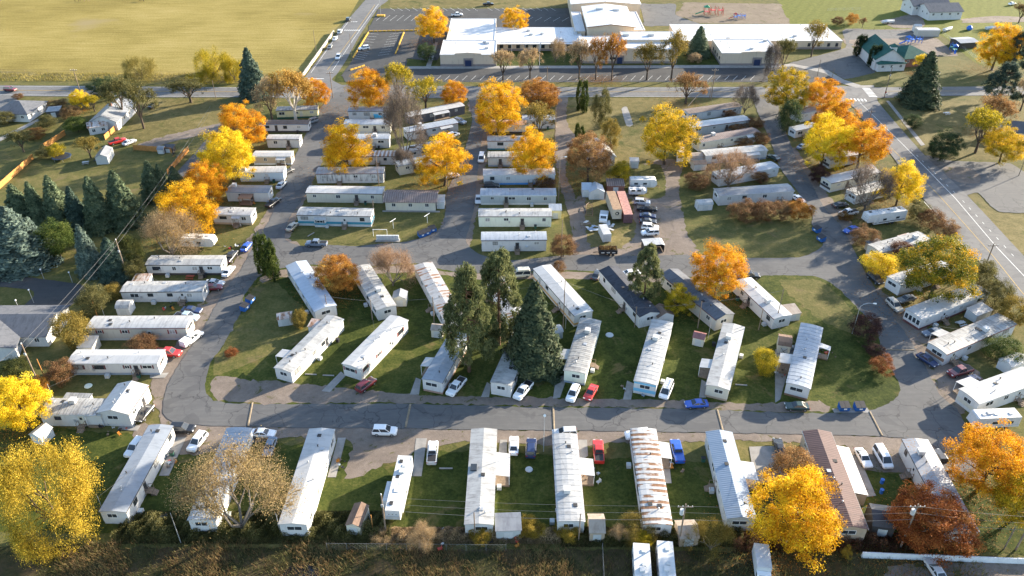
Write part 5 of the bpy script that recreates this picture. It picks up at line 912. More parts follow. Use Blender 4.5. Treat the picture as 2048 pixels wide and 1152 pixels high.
def build_home(name, label, x, y, ang, L, w, he, o, group, seed, cat='mobile home'):
    r = random.Random(seed); root = thing(name, label, cat, (x, y, 0), ang, group)
    wall, roof = siding(o.get('wall', 'white')), o.get('roof', 'white')
    gab = 'bow' if roof in ('ribw', 'ribg', 'rust', 'silver') and 'gable' not in o else 'gable'; rise = o.get('gable', .26 if gab == 'bow' else .30); sk = .62
    obj('wall', MB().box(-L/2, L/2, -w/2, w/2, sk, he).mesh('wall'), root, wall)
    if gab == 'gable' or 1:      # gable / arched end infill
        up = roof_section(w, rise, gab); e = w / 2 / (w / 2 + .14)
        poly = [(yy * e, he - .002 + zz) for yy, zz in up]
        for s in (-1, 1):
            xs = (s * (L/2 - .08), s * L/2)
            obj('end_gable', MB().loft([[(q, yy, zz) for yy, zz in poly] for q in xs]).mesh('end_gable'), root, wall)
    obj('skirting', MB().box(-L/2 + .04, L/2 - .04, -w/2 + .04, w/2 - .04, -.02, sk + .01).mesh('skirting'), root, paint(o.get('skirt', 'white')))
    rf = obj('roof', roof_mesh(L, w, he, rise, gab).mesh('roof'), root, roofmat(roof))
    tr = o.get('trim') or r.choice((None, 'dark', 'maroond', 'paleg', 'slate'))
    if tr:
        t = MB()
        for s in (-1, 1): t.box(-L/2 - .17, L/2 + .17, s * (w/2 + .15) - .03, s * (w/2 + .15) + .03, he - .1, he + .09)
        obj('fascia', t.mesh('fascia'), root, paint(tr))
    nrm = {}
    for k, n in (('n', (0, -1)), ('l', (0, 1)), ('a', (-1, 0)), ('b', (1, 0))):
        wn_ = Matrix.Rotation(ang, 2) @ Vector(n); off = Matrix.Rotation(ang, 2) @ Vector((n[0] * L/2, n[1] * w/2))
        nrm[k] = wn_.dot(CAMXY - (Vector((x, y)) + off)) / (Vector((x, y)) + off).length
    near = Vector((x, y)).length < 210
    if roof in ('ribw', 'ribg', 'silver', 'rust') and Vector((x, y)).length < 150:
        n = int(L / 1.22); up = [(yy, zz + .11) for yy, zz in roof_section(w, rise, gab)]
        ring = [(yy, zz + he + .025) for yy, zz in up] + [(yy, zz + he - .02) for yy, zz in reversed(up)]
        sm = cached(('seam', w, he, rise, gab), lambda: MB().loft([[(q, yy, zz) for yy, zz in ring] for q in (-.045, .045)]).mesh('seam'))
        for k in range(1, n): obj('roof_seam', sm, rf, roofmat('ribg' if roof == 'ribg' else roof if roof != 'rust' else 'white'), (-L/2 + L * k / n, 0, 0))
    for k in ('n', 'l'):
        if nrm[k] < .12: continue
        s = -1 if k == 'n' else 1; rot = 0 if k == 'n' else math.pi; yy = s * (w/2 + .001)
        td = (o.get('st') or [r.choice((.34, .6, .66))])[0]
        if s > 0: td = td
        xd = -L/2 + td * L
        d = obj('door', boxmesh(.95, .06, 1.95), root, paint(r.choice(('white', 'white', 'paleg', 'cream', 'dark'))), (xd, yy + s * .02, sk + .02), rot)
        if near: obj('door_window', boxmesh(.5, .03, .6), d, MAT['glass'], (0, -.03, 1.1))
        if o.get('st') or r.random() < .7:
            obj('steps', steps_mesh(), root, MAT['wood'], (xd, yy + s * .06, 0), rot)
        nw = max(2, int(L / 4.6)); bay = o.get('bay')
        for i in range(nw):
            xx = -L/2 + L * (i + .5 + r.uniform(-.18, .18)) / nw
            if abs(xx - xd) < 1.35: continue
            if bay and abs(xx - (-L/2 + bay * L)) < 2.6: continue
            ww = r.choice((1.0, 1.3, 1.3, 2.0)); hh = r.choice((.9, 1.1))
            add_window(root, xx, yy, he - .45 - hh, rot, ww, hh, MAT['frame'] if o.get('wall') != 'white' or r.random() < .5 else MAT['dark'], o.get('shut'), r.choice(('glass', 'glass', 'blind')))
        if bay:
            xb = -L/2 + bay * L
            b = obj('bay', MB().box(xb - 1.55, xb + 1.55, -w/2 - .7, -w/2 + .05, .05, 2.35).mesh('bay'), root, wall)
            obj('bay_band', MB().box(xb - 1.57, xb + 1.57, -w/2 - .72, -w/2 - .02, .75, 1.3).mesh('bay_band'), root, paint('teal'))
            obj('bay_roof', MB().loft([[(xb - 1.65, -w/2 - .8, 2.35), (xb + 1.65, -w/2 - .8, 2.35), (xb + 1.65, -w/2, 2.75), (xb - 1.65, -w/2, 2.75)], [(xb - 1.65, -w/2 - .8, 2.43), (xb + 1.65, -w/2 - .8, 2.43), (xb + 1.65, -w/2, 2.83), (xb - 1.65, -w/2, 2.83)]]).mesh('bay_roof'), root, roofmat('white'))
            add_window(root, xb, -w/2 - .705, 1.4, 0, 1.7, .8, MAT['frame'], 'dark')
    for k in ('a', 'b'):
        if nrm[k] < .12: continue
        s = -1 if k == 'a' else 1; rot = -math.pi/2 if k == 'a' else math.pi/2; xx = s * (L/2 + .001)
        if o.get('endglass') and k == 'a':
            for q in range(4): add_window(root, xx, -w/2 + .65 + q * (w - 1.3) / 3, 1.15, rot, .9, 1.4, MAT['frame'])
        else:
            add_window(root, xx, r.uniform(-.5, .5), he - 1.45, rot, r.choice((1.7, 2.1, 2.5)), .95, MAT['frame'], o.get('shut'))
        eb = o.get('endband')
        if eb: obj('end_panel', MB().box(min(xx - .03*s, xx + .02*s), max(xx - .03*s, xx + .02*s), -w/2 + .02, w/2 - .02, eb[1], min(eb[2], he - 1.5) if eb[2] > 2 else eb[2]).mesh('end_panel'), root, paint(eb[0]))
        if o.get('endpaint'):
            t = MB()
            t.box(min(xx, xx + .02*s), max(xx, xx + .02*s), -w/2 + .02, w/2 - .02, .75, 1.55); t.box(min(xx, xx + .02*s), max(xx, xx + .02*s), -w/2 + .02, w/2 - .02, he - .5, he - .06)
            obj('end_panel', t.mesh('end_panel'), root, paint(o['endpaint']))
    for key in ('band', 'band2'):
        if key in o:
            c, a0, a1 = o[key]
            if key == 'band':
                m = MB()
                for s in (-1, 1): m.box(-L/2 + .02, L/2 - .02, min(s*w/2, s*(w/2+.02)), max(s*w/2, s*(w/2+.02)), a0, a1)
                m.box(-L/2 - .02, -L/2, -w/2, w/2, a0, a1); m.box(L/2, L/2 + .02, -w/2, w/2, a0, a1)
                obj('stripe', m.mesh('stripe'), root, paint(c))
            else: obj('wall_panel', MB().box(-L/2 + a0 * L, -L/2 + a1 * L, -w/2 - .03, -w/2, sk, he - 1.1).mesh('wall_panel'), root, paint(c))
    for t in o.get('cool', []):
        yy = r.uniform(.2, .9) * r.choice((-1, 1)); obj('rooftop_cooler', cooler_mesh(), root, paint('white'), (-L/2 + t * L, yy, he + rise_at(yy, w, rise, gab) + .08))
    if near:
        for q in range(r.choice((4, 5, 6))):
            yy = r.uniform(-1.3, 1.3); xx = r.uniform(-.42, .42) * L
            obj('roof_vent', vent_mesh() if r.random() < .7 else hatch_mesh(), root, r.choice((MAT['metal'], MAT['dark'])), (xx, yy, he + rise_at(yy, w, rise, gab) + .1))
    if o.get('hatch'): obj('skylight', MB().box(-L/2 + .52*L, -L/2 + .59*L, .9, 2.0, he + .3, he + .5).mesh('skylight'), root, MAT['glass'])
    for side, t, ln, dp in o.get('aw', []):
        s = -1 if side in 'nr' else 1; xa = -L/2 + t * L; y0 = s * (w/2 + .02); y1 = s * (w/2 + dp); z0, z1 = he - .12, he - .5
        q = [(xa - ln/2, y0, z0), (xa + ln/2, y0, z0), (xa + ln/2, y1, z1), (xa - ln/2, y1, z1)]
        if s < 0: q = q[::-1]
        aw = obj('awning', MB().loft([q, [(a, b, c + .07) for a, b, c in q]]).mesh('awning'), root, roofmat('white'))
        for sx in (-1, 1): obj('awning_post', boxmesh(.08, .08, z1), aw, MAT['frame'], (xa + sx * (ln/2 - .1), y1 - s * .1, 0))
        obj('deck', boxmesh(ln, dp - .1, .45), root, MAT['wood'], (xa, s * (w/2 + dp/2), 0))
    if 'perg' in o:
        xa = -L/2 + o['perg'] * L; pg = MB()
        for sx in (-1.6, 1.6):
            for sy in (-.2, -2.8): pg.box(xa + sx - .08, xa + sx + .08, -w/2 + sy - .08, -w/2 + sy + .08, 0, 2.5)
        pg.box(xa - 1.9, xa + 1.9, -w/2 - 3.0, -w/2 - .1, 2.5, 2.6); pg.box(xa - 1.8, xa + 1.8, -w/2 - 2.9, -w/2 - .1, .3, .45)
        obj('pergola', pg.mesh('pergola'), root, paint('brown'))
    if 'lean' in o:
        t0, t1, dp = o['lean']; x0, x1 = -L/2 + t0 * L, -L/2 + t1 * L
        q = [(x0, -w/2 - dp, he - .6), (x1, -w/2 - dp, he - .6), (x1, -w/2 - .2, he - .12), (x0, -w/2 - .2, he - .12)]
        obj('lean_to_roof', MB().loft([q, [(a, b, c + .08) for a, b, c in q]]).mesh('lean_to_roof'), root, roofmat('white'))
        obj('lean_to_wall', MB().box(x0 + .1, x1 - .1, -w/2 - dp + .1, -w/2 - .01, 0, he - .62).mesh('lean_to_wall'), root, wall)
    if near and r.random() < .6:
        s = -1 if nrm['n'] > nrm['l'] else 1; obj('heat_pump', boxmesh(.85, .8, .8), root, paint('paleg'), (r.uniform(-.4, .4) * L, s * (w/2 + .75), 0))
    if near: obj('meter_box', boxmesh(.4, .2, .6), root, MAT['metal'], (r.uniform(-.4, .4) * L, (-1 if nrm['n'] > nrm['l'] else 1) * (w/2 + .09), 1.2))
    if 'ac' in o: obj('window_cooler', boxmesh(.7, .5, .45), root, paint('paleg'), (-L/2 + o['ac'] * L, -w/2 - .25, 1.2))
    return root
homes = []
for i, (row, k, n, desc, x, y, ang, L, w, he, o) in enumerate(HOMES):
    lab = desc if len(desc.split()) > 5 else desc + ' in the ' + row
    homes.append(build_home('mobile_home', lab, x, y, ang, L, w, he, o, 'mobile homes in the park', 100 + i))
(wx, wy, wa, wl, ww, wh), (vx, vy, va, vl, vw, vh) = WINGS
build_home('mobile_home', 'white compound home with striped roof joined to a gabled wing', wx, wy, wa, wl, ww, wh, dict(wall='white', roof='ribg', skirt='white', cool=[.45]), 'mobile homes in the park', 301)
build_home('gabled_wing', 'white gabled wing at the street end of the compound home', vx, vy, va, vl, vw, vh, dict(wall='white', roof='white', skirt='white', gable=1.0, aw=[('l', .12, 3.4, 2.4)], trim='maroond'), None, 302)
# ------------------------------------------------------------------ sheds
for i, (x, y, ang, L, d, e, wl, rk, kind, lab) in enumerate(SHEDS):
    root = thing('shed', lab, 'shed', (x, y, 0), ang, 'sheds and small outbuildings')
    obj('wall', MB().box(-L/2, L/2, -d/2, d/2, -.02, e).mesh('wall'), root, siding(wl))
    if kind == 'lean':
        q = [(-L/2 - .15, -d/2 - .15, e - .02), (L/2 + .15, -d/2 - .15, e - .02), (L/2 + .15, d/2 + .15, e + .35), (-L/2 - .15, d/2 + .15, e + .35)]
        obj('roof', MB().loft([q, [(a, b, c + .09) for a, b, c in q]]).mesh('roof'), root, roofmat(rk))
        q = [(-L/2, -d/2, e - .01), (L/2, -d/2, e - .01), (L/2, d/2, e - .01), (-L/2, d/2, e - .01)]
        obj('upper_wall', MB().add(q + [(L/2, d/2, e + .33), (-L/2, d/2, e + .33)], [(3,2,4,5), (1,4,2), (0,3,5), (0,5,4,1)]).mesh('upper_wall'), root, siding(wl))
    else:
        ridge_y = kind == 'gabled'          # gable end towards the viewer
        A, B = (L, d) if ridge_y else (d, L)
        hgt = A * .28 if kind != 'barrel' else A * .30
        up = [(-A/2 - .12, 0), (0, hgt), (A/2 + .12, 0)] if kind != 'barrel' else [(-A/2 - .1, 0), (-A*.38, hgt*.62), (0, hgt), (A*.38, hgt*.62), (A/2 + .1, 0)]
        ring = [(q, e + z + .08) for q, z in up] + [(q, e + z - .01) for q, z in reversed(up)]
        ex = B/2 + .15
        def place(q, t, z): return (q, t, z) if ridge_y else (t, q, z)
        me = MB().loft([[place(q, t, z) for q, z in ring] for t in (-ex, ex)]).mesh('roof')
        obj('roof', me, root, roofmat(rk))
        inn = [(q * .93, e + z * .98 - .02) for q, z in up]
        for s in (-1, 1): obj('gable', MB().loft([[place(q, s * (B/2 - t), z) for q, z in inn] for t in (.06, 0)]).mesh('gable'), root, siding(wl))
    dr = obj('door', boxmesh(min(1.5, L * .55), .06, min(1.75, e - .2)), root, paint('paleg' if wl != 'paleg' else 'white'), (0, -d/2 - .02, .03))
    if 'barn door' in lab:
        m = MB(); m.tube((-.7,-.04,.05),(.7,-.04,1.7),.05,.05,4).tube((.7,-.04,.05),(-.7,-.04,1.7),.05,.05,4)
        obj('door_cross', m.mesh('door_cross'), dr, MAT['dark'])
# ------------------------------------------------------------------ vehicles
CP = dict(white=(.80,.80,.80), silver=(.50,.52,.54), grey=(.20,.21,.22), slate=(.16,.20,.26), black=(.014,.014,.016), dark=(.03,.033,.038), maroon=(.16,.02,.025), red=(.50,.03,.025),
          navy=(.02,.035,.10), bluep=(.02,.09,.42), paleblue=(.38,.48,.58), tan=(.36,.31,.23), beige=(.42,.39,.34), cream=(.62,.58,.46), greend=(.018,.045,.04))
def carpaint(c):
    def mk():
        n = NT('car_paint_' + c); n.bsdf.inputs['Coat Weight'].default_value = .6; n.bsdf.inputs['Coat Roughness'].default_value = .08
        return n.done(CP[c], .35, .5)
    return cached(('car', c), mk)
SPEC = {  # L, W, belt profile [(x,z)], cabin (base rear x, base front x, roof rear x, roof front x, roof z), wheel r, axles
 'sedan': (4.7, 1.82, [(-2.35,.72),(-2.2,.98),(-1.5,1.0),(.9,.98),(1.9,.86),(2.28,.72),(2.35,.6)], (-1.75,1.05,-.95,.25,1.45), .33, (-1.4,1.42)),
 'suv': (4.75, 1.92, [(-2.37,.85),(-2.3,1.1),(-1.5,1.12),(.95,1.10),(2.0,1.02),(2.32,.85),(2.37,.65)], (-2.3,1.15,-2.0,.3,1.78), .37, (-1.42,1.45)),
 'van': (5.1, 1.98, [(-2.55,.9),(-2.5,1.1),(-1.5,1.12),(1.4,1.10),(2.2,.98),(2.5,.8),(2.55,.6)], (-2.5,1.9,-2.4,.95,1.95), .36, (-1.6,1.6)),
 'pickup': (5.7, 1.96, [(-2.85,.85),(-2.8,1.12),(-.75,1.12),(.1,1.12),(1.45,1.12),(2.5,1.04),(2.8,.85),(2.85,.65)], (-.85,1.55,-.65,.75,1.82), .39, (-1.75,1.75)),
}
def car_meshes(t):
    L, W, belt, (br, bf, rr, rf, rz), wr, ax = SPEC[t]
    hw = W / 2; rings = []
    for x, z in belt:
        e = 1.0 if abs(x) < L/2 - .3 else .93 if abs(x) < L/2 - .02 else .84
        w = hw * e; zb = .30 if abs(x) < L/2 - .25 else .38
        rings.append([(x, -w*.90, zb), (x, -w, zb + .18), (x, -w, z - .13), (x, -w*.90, z), (x, w*.90, z), (x, w, z - .13), (x, w, zb + .18), (x, w*.90, zb)])
    b = MB(); b.loft(rings)
    zc = max(z for _, z in belt) - .05; wb, wt = hw * .90, hw * .72
    def cab(x, z, w): return [(x, -w, z), (x, w, z)]
    base = [(br, -wb, zc), (bf, -wb, zc - .02), (bf, wb, zc - .02), (br, wb, zc)]
    top = [(rr, -wt, rz - .03), (rf, -wt, rz - .03), (rf, wt, rz - .03), (rr, wt, rz - .03)]
    cap = [(rr + .12, -wt + .12, rz), (rf - .12, -wt + .12, rz), (rf - .12, wt - .12, rz), (rr + .12, wt - .12, rz)]
    b.loft([base, top, cap])
    if t == 'pickup':       # open bed: dark floor set into the tail
        pass
    body = b.mesh('car_body')
    def panel(P, inset=.1, lift=.015):
        P = [Vector(p) for p in P]; c = sum(P, Vector()) / 4; n = (P[1] - P[0]).cross(P[3] - P[0]).normalized()
        if n.dot(c - Vector((0, 0, .8))) < 0: n = -n
        Q = [p + (c - p).normalized() * inset for p in P]; m = MB()
        m.loft([[q + n * -.02 for q in Q], [q + n * lift for q in Q]]); return m.mesh('pane')
    g = {}
    g['windshield'] = panel([base[1], base[2], top[2], top[1]], .1)
    g['rear_window'] = panel([base[0], base[3], top[3], top[0]], .14)
    sides = []
    for s in (0, 1):
        a, bb = (base[0], base[1]) if s == 0 else (base[3], base[2]); c2, d2 = (top[1], top[0]) if s == 0 else (top[2], top[3])
        a, bb, c2, d2 = Vector(a), Vector(bb), Vector(c2), Vector(d2); mA = a.lerp(bb, .48); mB = d2.lerp(c2, .45)
        sides.append(panel([a, mA, mB, d2], .09)); sides.append(panel([mA, bb, c2, mB], .09))
    g['side'] = sides
    tw = MB().tube((0, -.11, 0), (0, .11, 0), wr, wr, 12).mesh('tyre'); rm = MB().tube((0, -.125, 0), (0, .125, 0), wr * .6, wr * .6, 8).mesh('rim')
    hl = MB().box(-.05, .06, -.2, .2, -.09, .09).mesh('lamp')
    return body, g, tw, rm, hl
def bed_mesh(): return cached('bed', lambda: MB().box(-2.72, -.95, -.76, .76, 1.06, 1.135).mesh('bed'))
def make_car(t, c, x, y, ang, lab):
    root = thing('car' if t != 'pickup' else 'pickup_truck', lab, {'sedan': 'car', 'suv': 'suv', 'van': 'van', 'pickup': 'pickup truck'}[t], (x, y, ZT), ang, 'vehicles parked around the park')
    body, g, tw, rm, hl = cached(('carm', t), lambda: car_meshes(t))
    L, W, belt, cabn, wr, ax = SPEC[t]; far = math.hypot(x, y) > 300
    obj('body', body, root, carpaint(c))
    obj('windshield', g['windshield'], root, MAT['glass']); obj('rear_window', g['rear_window'], root, MAT['glass'])
    for q in g['side']: obj('side_window', q, root, MAT['glass'])
    if t == 'pickup':
        if 'capped' in lab: obj('bed_cap', MB().box(-2.75, -.9, -.85, .85, 1.1, 1.72).mesh('bed_cap'), root, carpaint(c))
        else: obj('bed', bed_mesh(), root, carpaint('bluep') if 'bed cover' in lab else MAT['black'])
    for axx in ax:
        for s in (-1, 1):
            w = obj('wheel', tw, root, MAT['tyre'], (axx, s * (W/2 - .10), wr))
            if not far: obj('rim', rm, w, MAT['rim'])
    if not far:
        for s in (-1, 1):
            obj('headlight', hl, root, MAT['lamp_white'], (L/2 - .07, s * W * .33, belt[-2][1] - .03))
            obj('taillight', hl, root, MAT['lamp_red'], (-L/2 + .06, s * W * .36, belt[0][1] + .05))
    if 'ladder rack' in lab:
        m = MB()
        for k in range(5): m.box(-2.0 + .7 * k, -1.93 + .7 * k, -.7, .7, 2.02, 2.08)
        for s in (-.5, .5): m.box(-2.3, 1.0, s - .04, s + .04, 2.08, 2.14)
        obj('roof_rack', m.mesh('roof_rack'), root, MAT['metal'])
    if 'pop top' in lab: obj('pop_top', MB().box(-2.2, .6, -.75, .75, 1.93, 2.35).mesh('pop_top'), root, paint('cream'))
    return root
def wheels(root, xs, hw, r=.36):
    tw = cached(('tw', r), lambda: MB().tube((0, -.12, 0), (0, .12, 0), r, r, 12).mesh('wheel'))
    for q in xs:
        for s in (-1, 1): obj('wheel', tw, root, MAT['tyre'], (q, s * hw, r))
def box_truck(x, y, ang, lab, L=6.5, W=2.2, H=2.9, colour='white'):
    root = thing('box_truck', lab, 'truck', (x, y, ZT), ang, 'vehicles parked around the park')
    obj('cargo_box', MB().box(-L/2, L/2 - 2.0, -W/2, W/2, .75, H).mesh('cargo_box'), root, siding('white'))
    cabp = [(L/2 - 1.95, .45), (L/2, .45), (L/2, 1.15), (L/2 - .75, 1.3), (L/2 - 1.1, 2.05), (L/2 - 1.95, 2.05)]
    obj('cab', MB().prism(cabp, -W/2 + .08, W/2 - .08).mesh('cab'), root, carpaint(colour))
    obj('windshield', MB().loft([[(L/2 - .74, -.8, 1.34), (L/2 - .74, .8, 1.34), (L/2 - 1.06, .8, 2.0), (L/2 - 1.06, -.8, 2.0)], [(L/2 - .70, -.8, 1.36), (L/2 - .70, .8, 1.36), (L/2 - 1.02, .8, 2.02), (L/2 - 1.02, -.8, 2.02)]]).mesh('windshield'), root, MAT['glass'])
    for s in (-1, 1): obj('side_window', boxmesh(.7, .03, .55), root, MAT['glass'], (L/2 - 1.5, s * (W/2 - .075), 1.35))
    obj('chassis', MB().box(-L/2 + .1, L/2 - .2, -.5, .5, .42, .74).mesh('chassis'), root, MAT['black'])
    wheels(root, (-L/2 + 1.3, L/2 - 1.0), W/2 - .16, .42); return root
for t, c, x, y, ang, lab in CARS:
    if t == 'truck': box_truck(x, y, ang, lab)
    else: make_car(t, c, x, y, ang, lab)
def camper(name, lab, x, y, ang, L, W, H, fifth=False, stripe='slate', slide=False, motor=False):
    root = thing(name, lab, 'camper', (x, y, ZT), ang, 'campers and trailers')
    zf = .65
    if fifth: prof = [(-L/2, zf), (L/2 - 2.4, zf), (L/2 - 2.2, 1.55), (L/2 - .2, 1.55), (L/2, 1.9), (L/2 - .25, H + .15), (L/2 - 2.8, H + .2), (-L/2 + .1, H)]
    elif motor: prof = [(-L/2, zf), (L/2 - .3, zf), (L/2, 1.0), (L/2 - .25, 2.0), (L/2 - .4, H - .1), (L/2 - .7, H), (-L/2 + .1, H)]
    else: prof = [(-L/2, zf), (L/2 - .9, zf), (L/2 - .1, 1.2), (L/2, 1.9), (L/2 - .35, H - .25), (L/2 - .8, H), (-L/2 + .15, H), (-L/2, H - .15)]
    obj('body', MB().prism(prof, -W/2, W/2).mesh('body'), root, paint('white'))
    st = MB()
    for s in (-1, 1): st.box(-L/2 + .3, L/2 - 2.5, min(s*W/2, s*(W/2+.015)), max(s*W/2, s*(W/2+.015)), 1.0, 1.22)
    obj('stripe', st.mesh('stripe'), root, paint(stripe))
    for s in (-1, 1):
        for q in (-.28, .05): obj('window', boxmesh(1.1, .04, .6), root, MAT['glass'], (q * L, s * (W/2 + .01), 1.55))
        obj('door', boxmesh(.65, .04, 1.8), root, paint('paleg'), (.22 * L, s * (W/2 + .012), .72))
    for q in (-.3, .02, .28): obj('roof_vent', boxmesh(.6, .6, .18), root, paint('paleg') if q else MAT['dark'], (q * L, .25, H - .02))
    obj('air_conditioner', boxmesh(.9, .75, .3), root, paint('white'), (.14 * L, -.1, H - .02))
    if slide: obj('slide_out', MB().box(-.05 * L, .28 * L, -W/2 - .95, -W/2 + .05, .9, H - .45).mesh('slide_out'), root, paint('white'))
    if fifth:
        obj('nose_panel', MB().box(L/2 - .02, L/2 + .03, -W/2 + .15, W/2 - .15, 1.95, 2.6).mesh('nose_panel'), root, paint('paleg'))
        for q in (-.6, 0, .6): obj('nose_lamp', boxmesh(.05, .16, .1), root, MAT['dark'], (L/2 - .1, q, 2.9))
        for q in (-.38, -.1, .36): obj('skylight', boxmesh(.75, .6, .1), root, MAT['dark'], (q * L, -.45, H + .03 + max(0, q) * .5))
        obj('air_conditioner', boxmesh(1.1, .9, .4), root, paint('paleg'), (-.2 * L, .1, H + .02)); obj('roof_edge', MB().box(-L/2 + .1, L/2 - 2.8, -W/2 - .02, -W/2 + .1, H - .03, H + .05).box(-L/2 + .1, L/2 - 2.8, W/2 - .1, W/2 + .02, H - .03, H + .05).mesh('roof_edge'), root, paint('grey'))
    if slide == 2: obj('slide_out', MB().box(-.42 * L, -.22 * L, -W/2 - .9, -W/2 + .05, .9, H - .45).mesh('slide_out'), root, paint('paleg'))
    if not motor and not fifth: obj('hitch', MB().tube((L/2 - .9, .5, .55), (L/2 + .9, 0, .5), .06, .06, 5).tube((L/2 - .9, -.5, .55), (L/2 + .9, 0, .5), .06, .06, 5).mesh('hitch'), root, MAT['black'])
    if fifth: obj('landing_leg', MB().box(L/2 - 2.1, L/2 - 1.95, -.9, -.75, 0, 1.56).box(L/2 - 2.1, L/2 - 1.95, .75, .9, 0, 1.56).mesh('landing_leg'), root, MAT['black'])
    wheels(root, (-.18 * L, -.06 * L) if not motor else (-.25 * L, .33 * L), W/2 - .12); return root
def mid(a, b): return ((a[0] + b[0]) / 2, (a[1] + b[1]) / 2, math.atan2(b[1] - a[1], b[0] - a[0]), math.hypot(b[0] - a[0], b[1] - a[1]))
for nm, lab, a, b, L, W, H, kw in [
    ('travel_trailer', 'white travel trailer in front of the bare tan twiggy tree', (-86.65,179.75), (-77.07,179.24), 9.0, 2.5, 3.1, {}),
    ('travel_trailer', 'white travel trailer with dark stripe at the grassy lot edge', (35.33,213.50), (42.46,213.50), 8.0, 2.5, 3.1, {}),
    ('popup_camper', 'low white camper trailer beside the grassy lot travel trailer', (34.52,208.85), (38.90,208.85), 5.2, 2.2, 2.0, {}),
    ('fifth_wheel_trailer', 'large cream fifth wheel trailer with slide-outs by the rust hedge', (108.95,194.04), (95.07,190.09), 12.5, 2.6, 3.6, dict(fifth=True, slide=2, stripe='dark')),
    ('fifth_wheel_trailer', 'white fifth wheel trailer parked end on in the front row', (-19.08,101.28), (-19.82,88.36), 13.0, 2.5, 3.5, dict(fifth=True, slide=1)),
    ('motorhome', 'white motorhome against the cream ended home', (96.89,112.86), (87.78,112.31), 9.0, 2.6, 3.1, dict(motor=True, stripe='paleg')),
    ('camper_trailer', 'left white camper at the bottom edge below the fence', (20.61,82.32), (20.03,75.16), 8.0, 2.6, 3.0, dict(motor=True)),
    ('camper_trailer', 'right white camper at the bottom edge below the fence', (24.44,82.70), (23.78,75.16), 8.5, 2.5, 3.0, dict(motor=True))]:
    x, y, a_, l_ = mid(a, b); camper(nm, lab, x, y, a_, L, W, H, **kw)
x, y, a_, l_ = mid((39.77,82.18), (38.96,76.62)); box_truck(x, y, a_, 'white box truck at the bottom edge below the gold maple', 6.5, 2.3, 2.9)
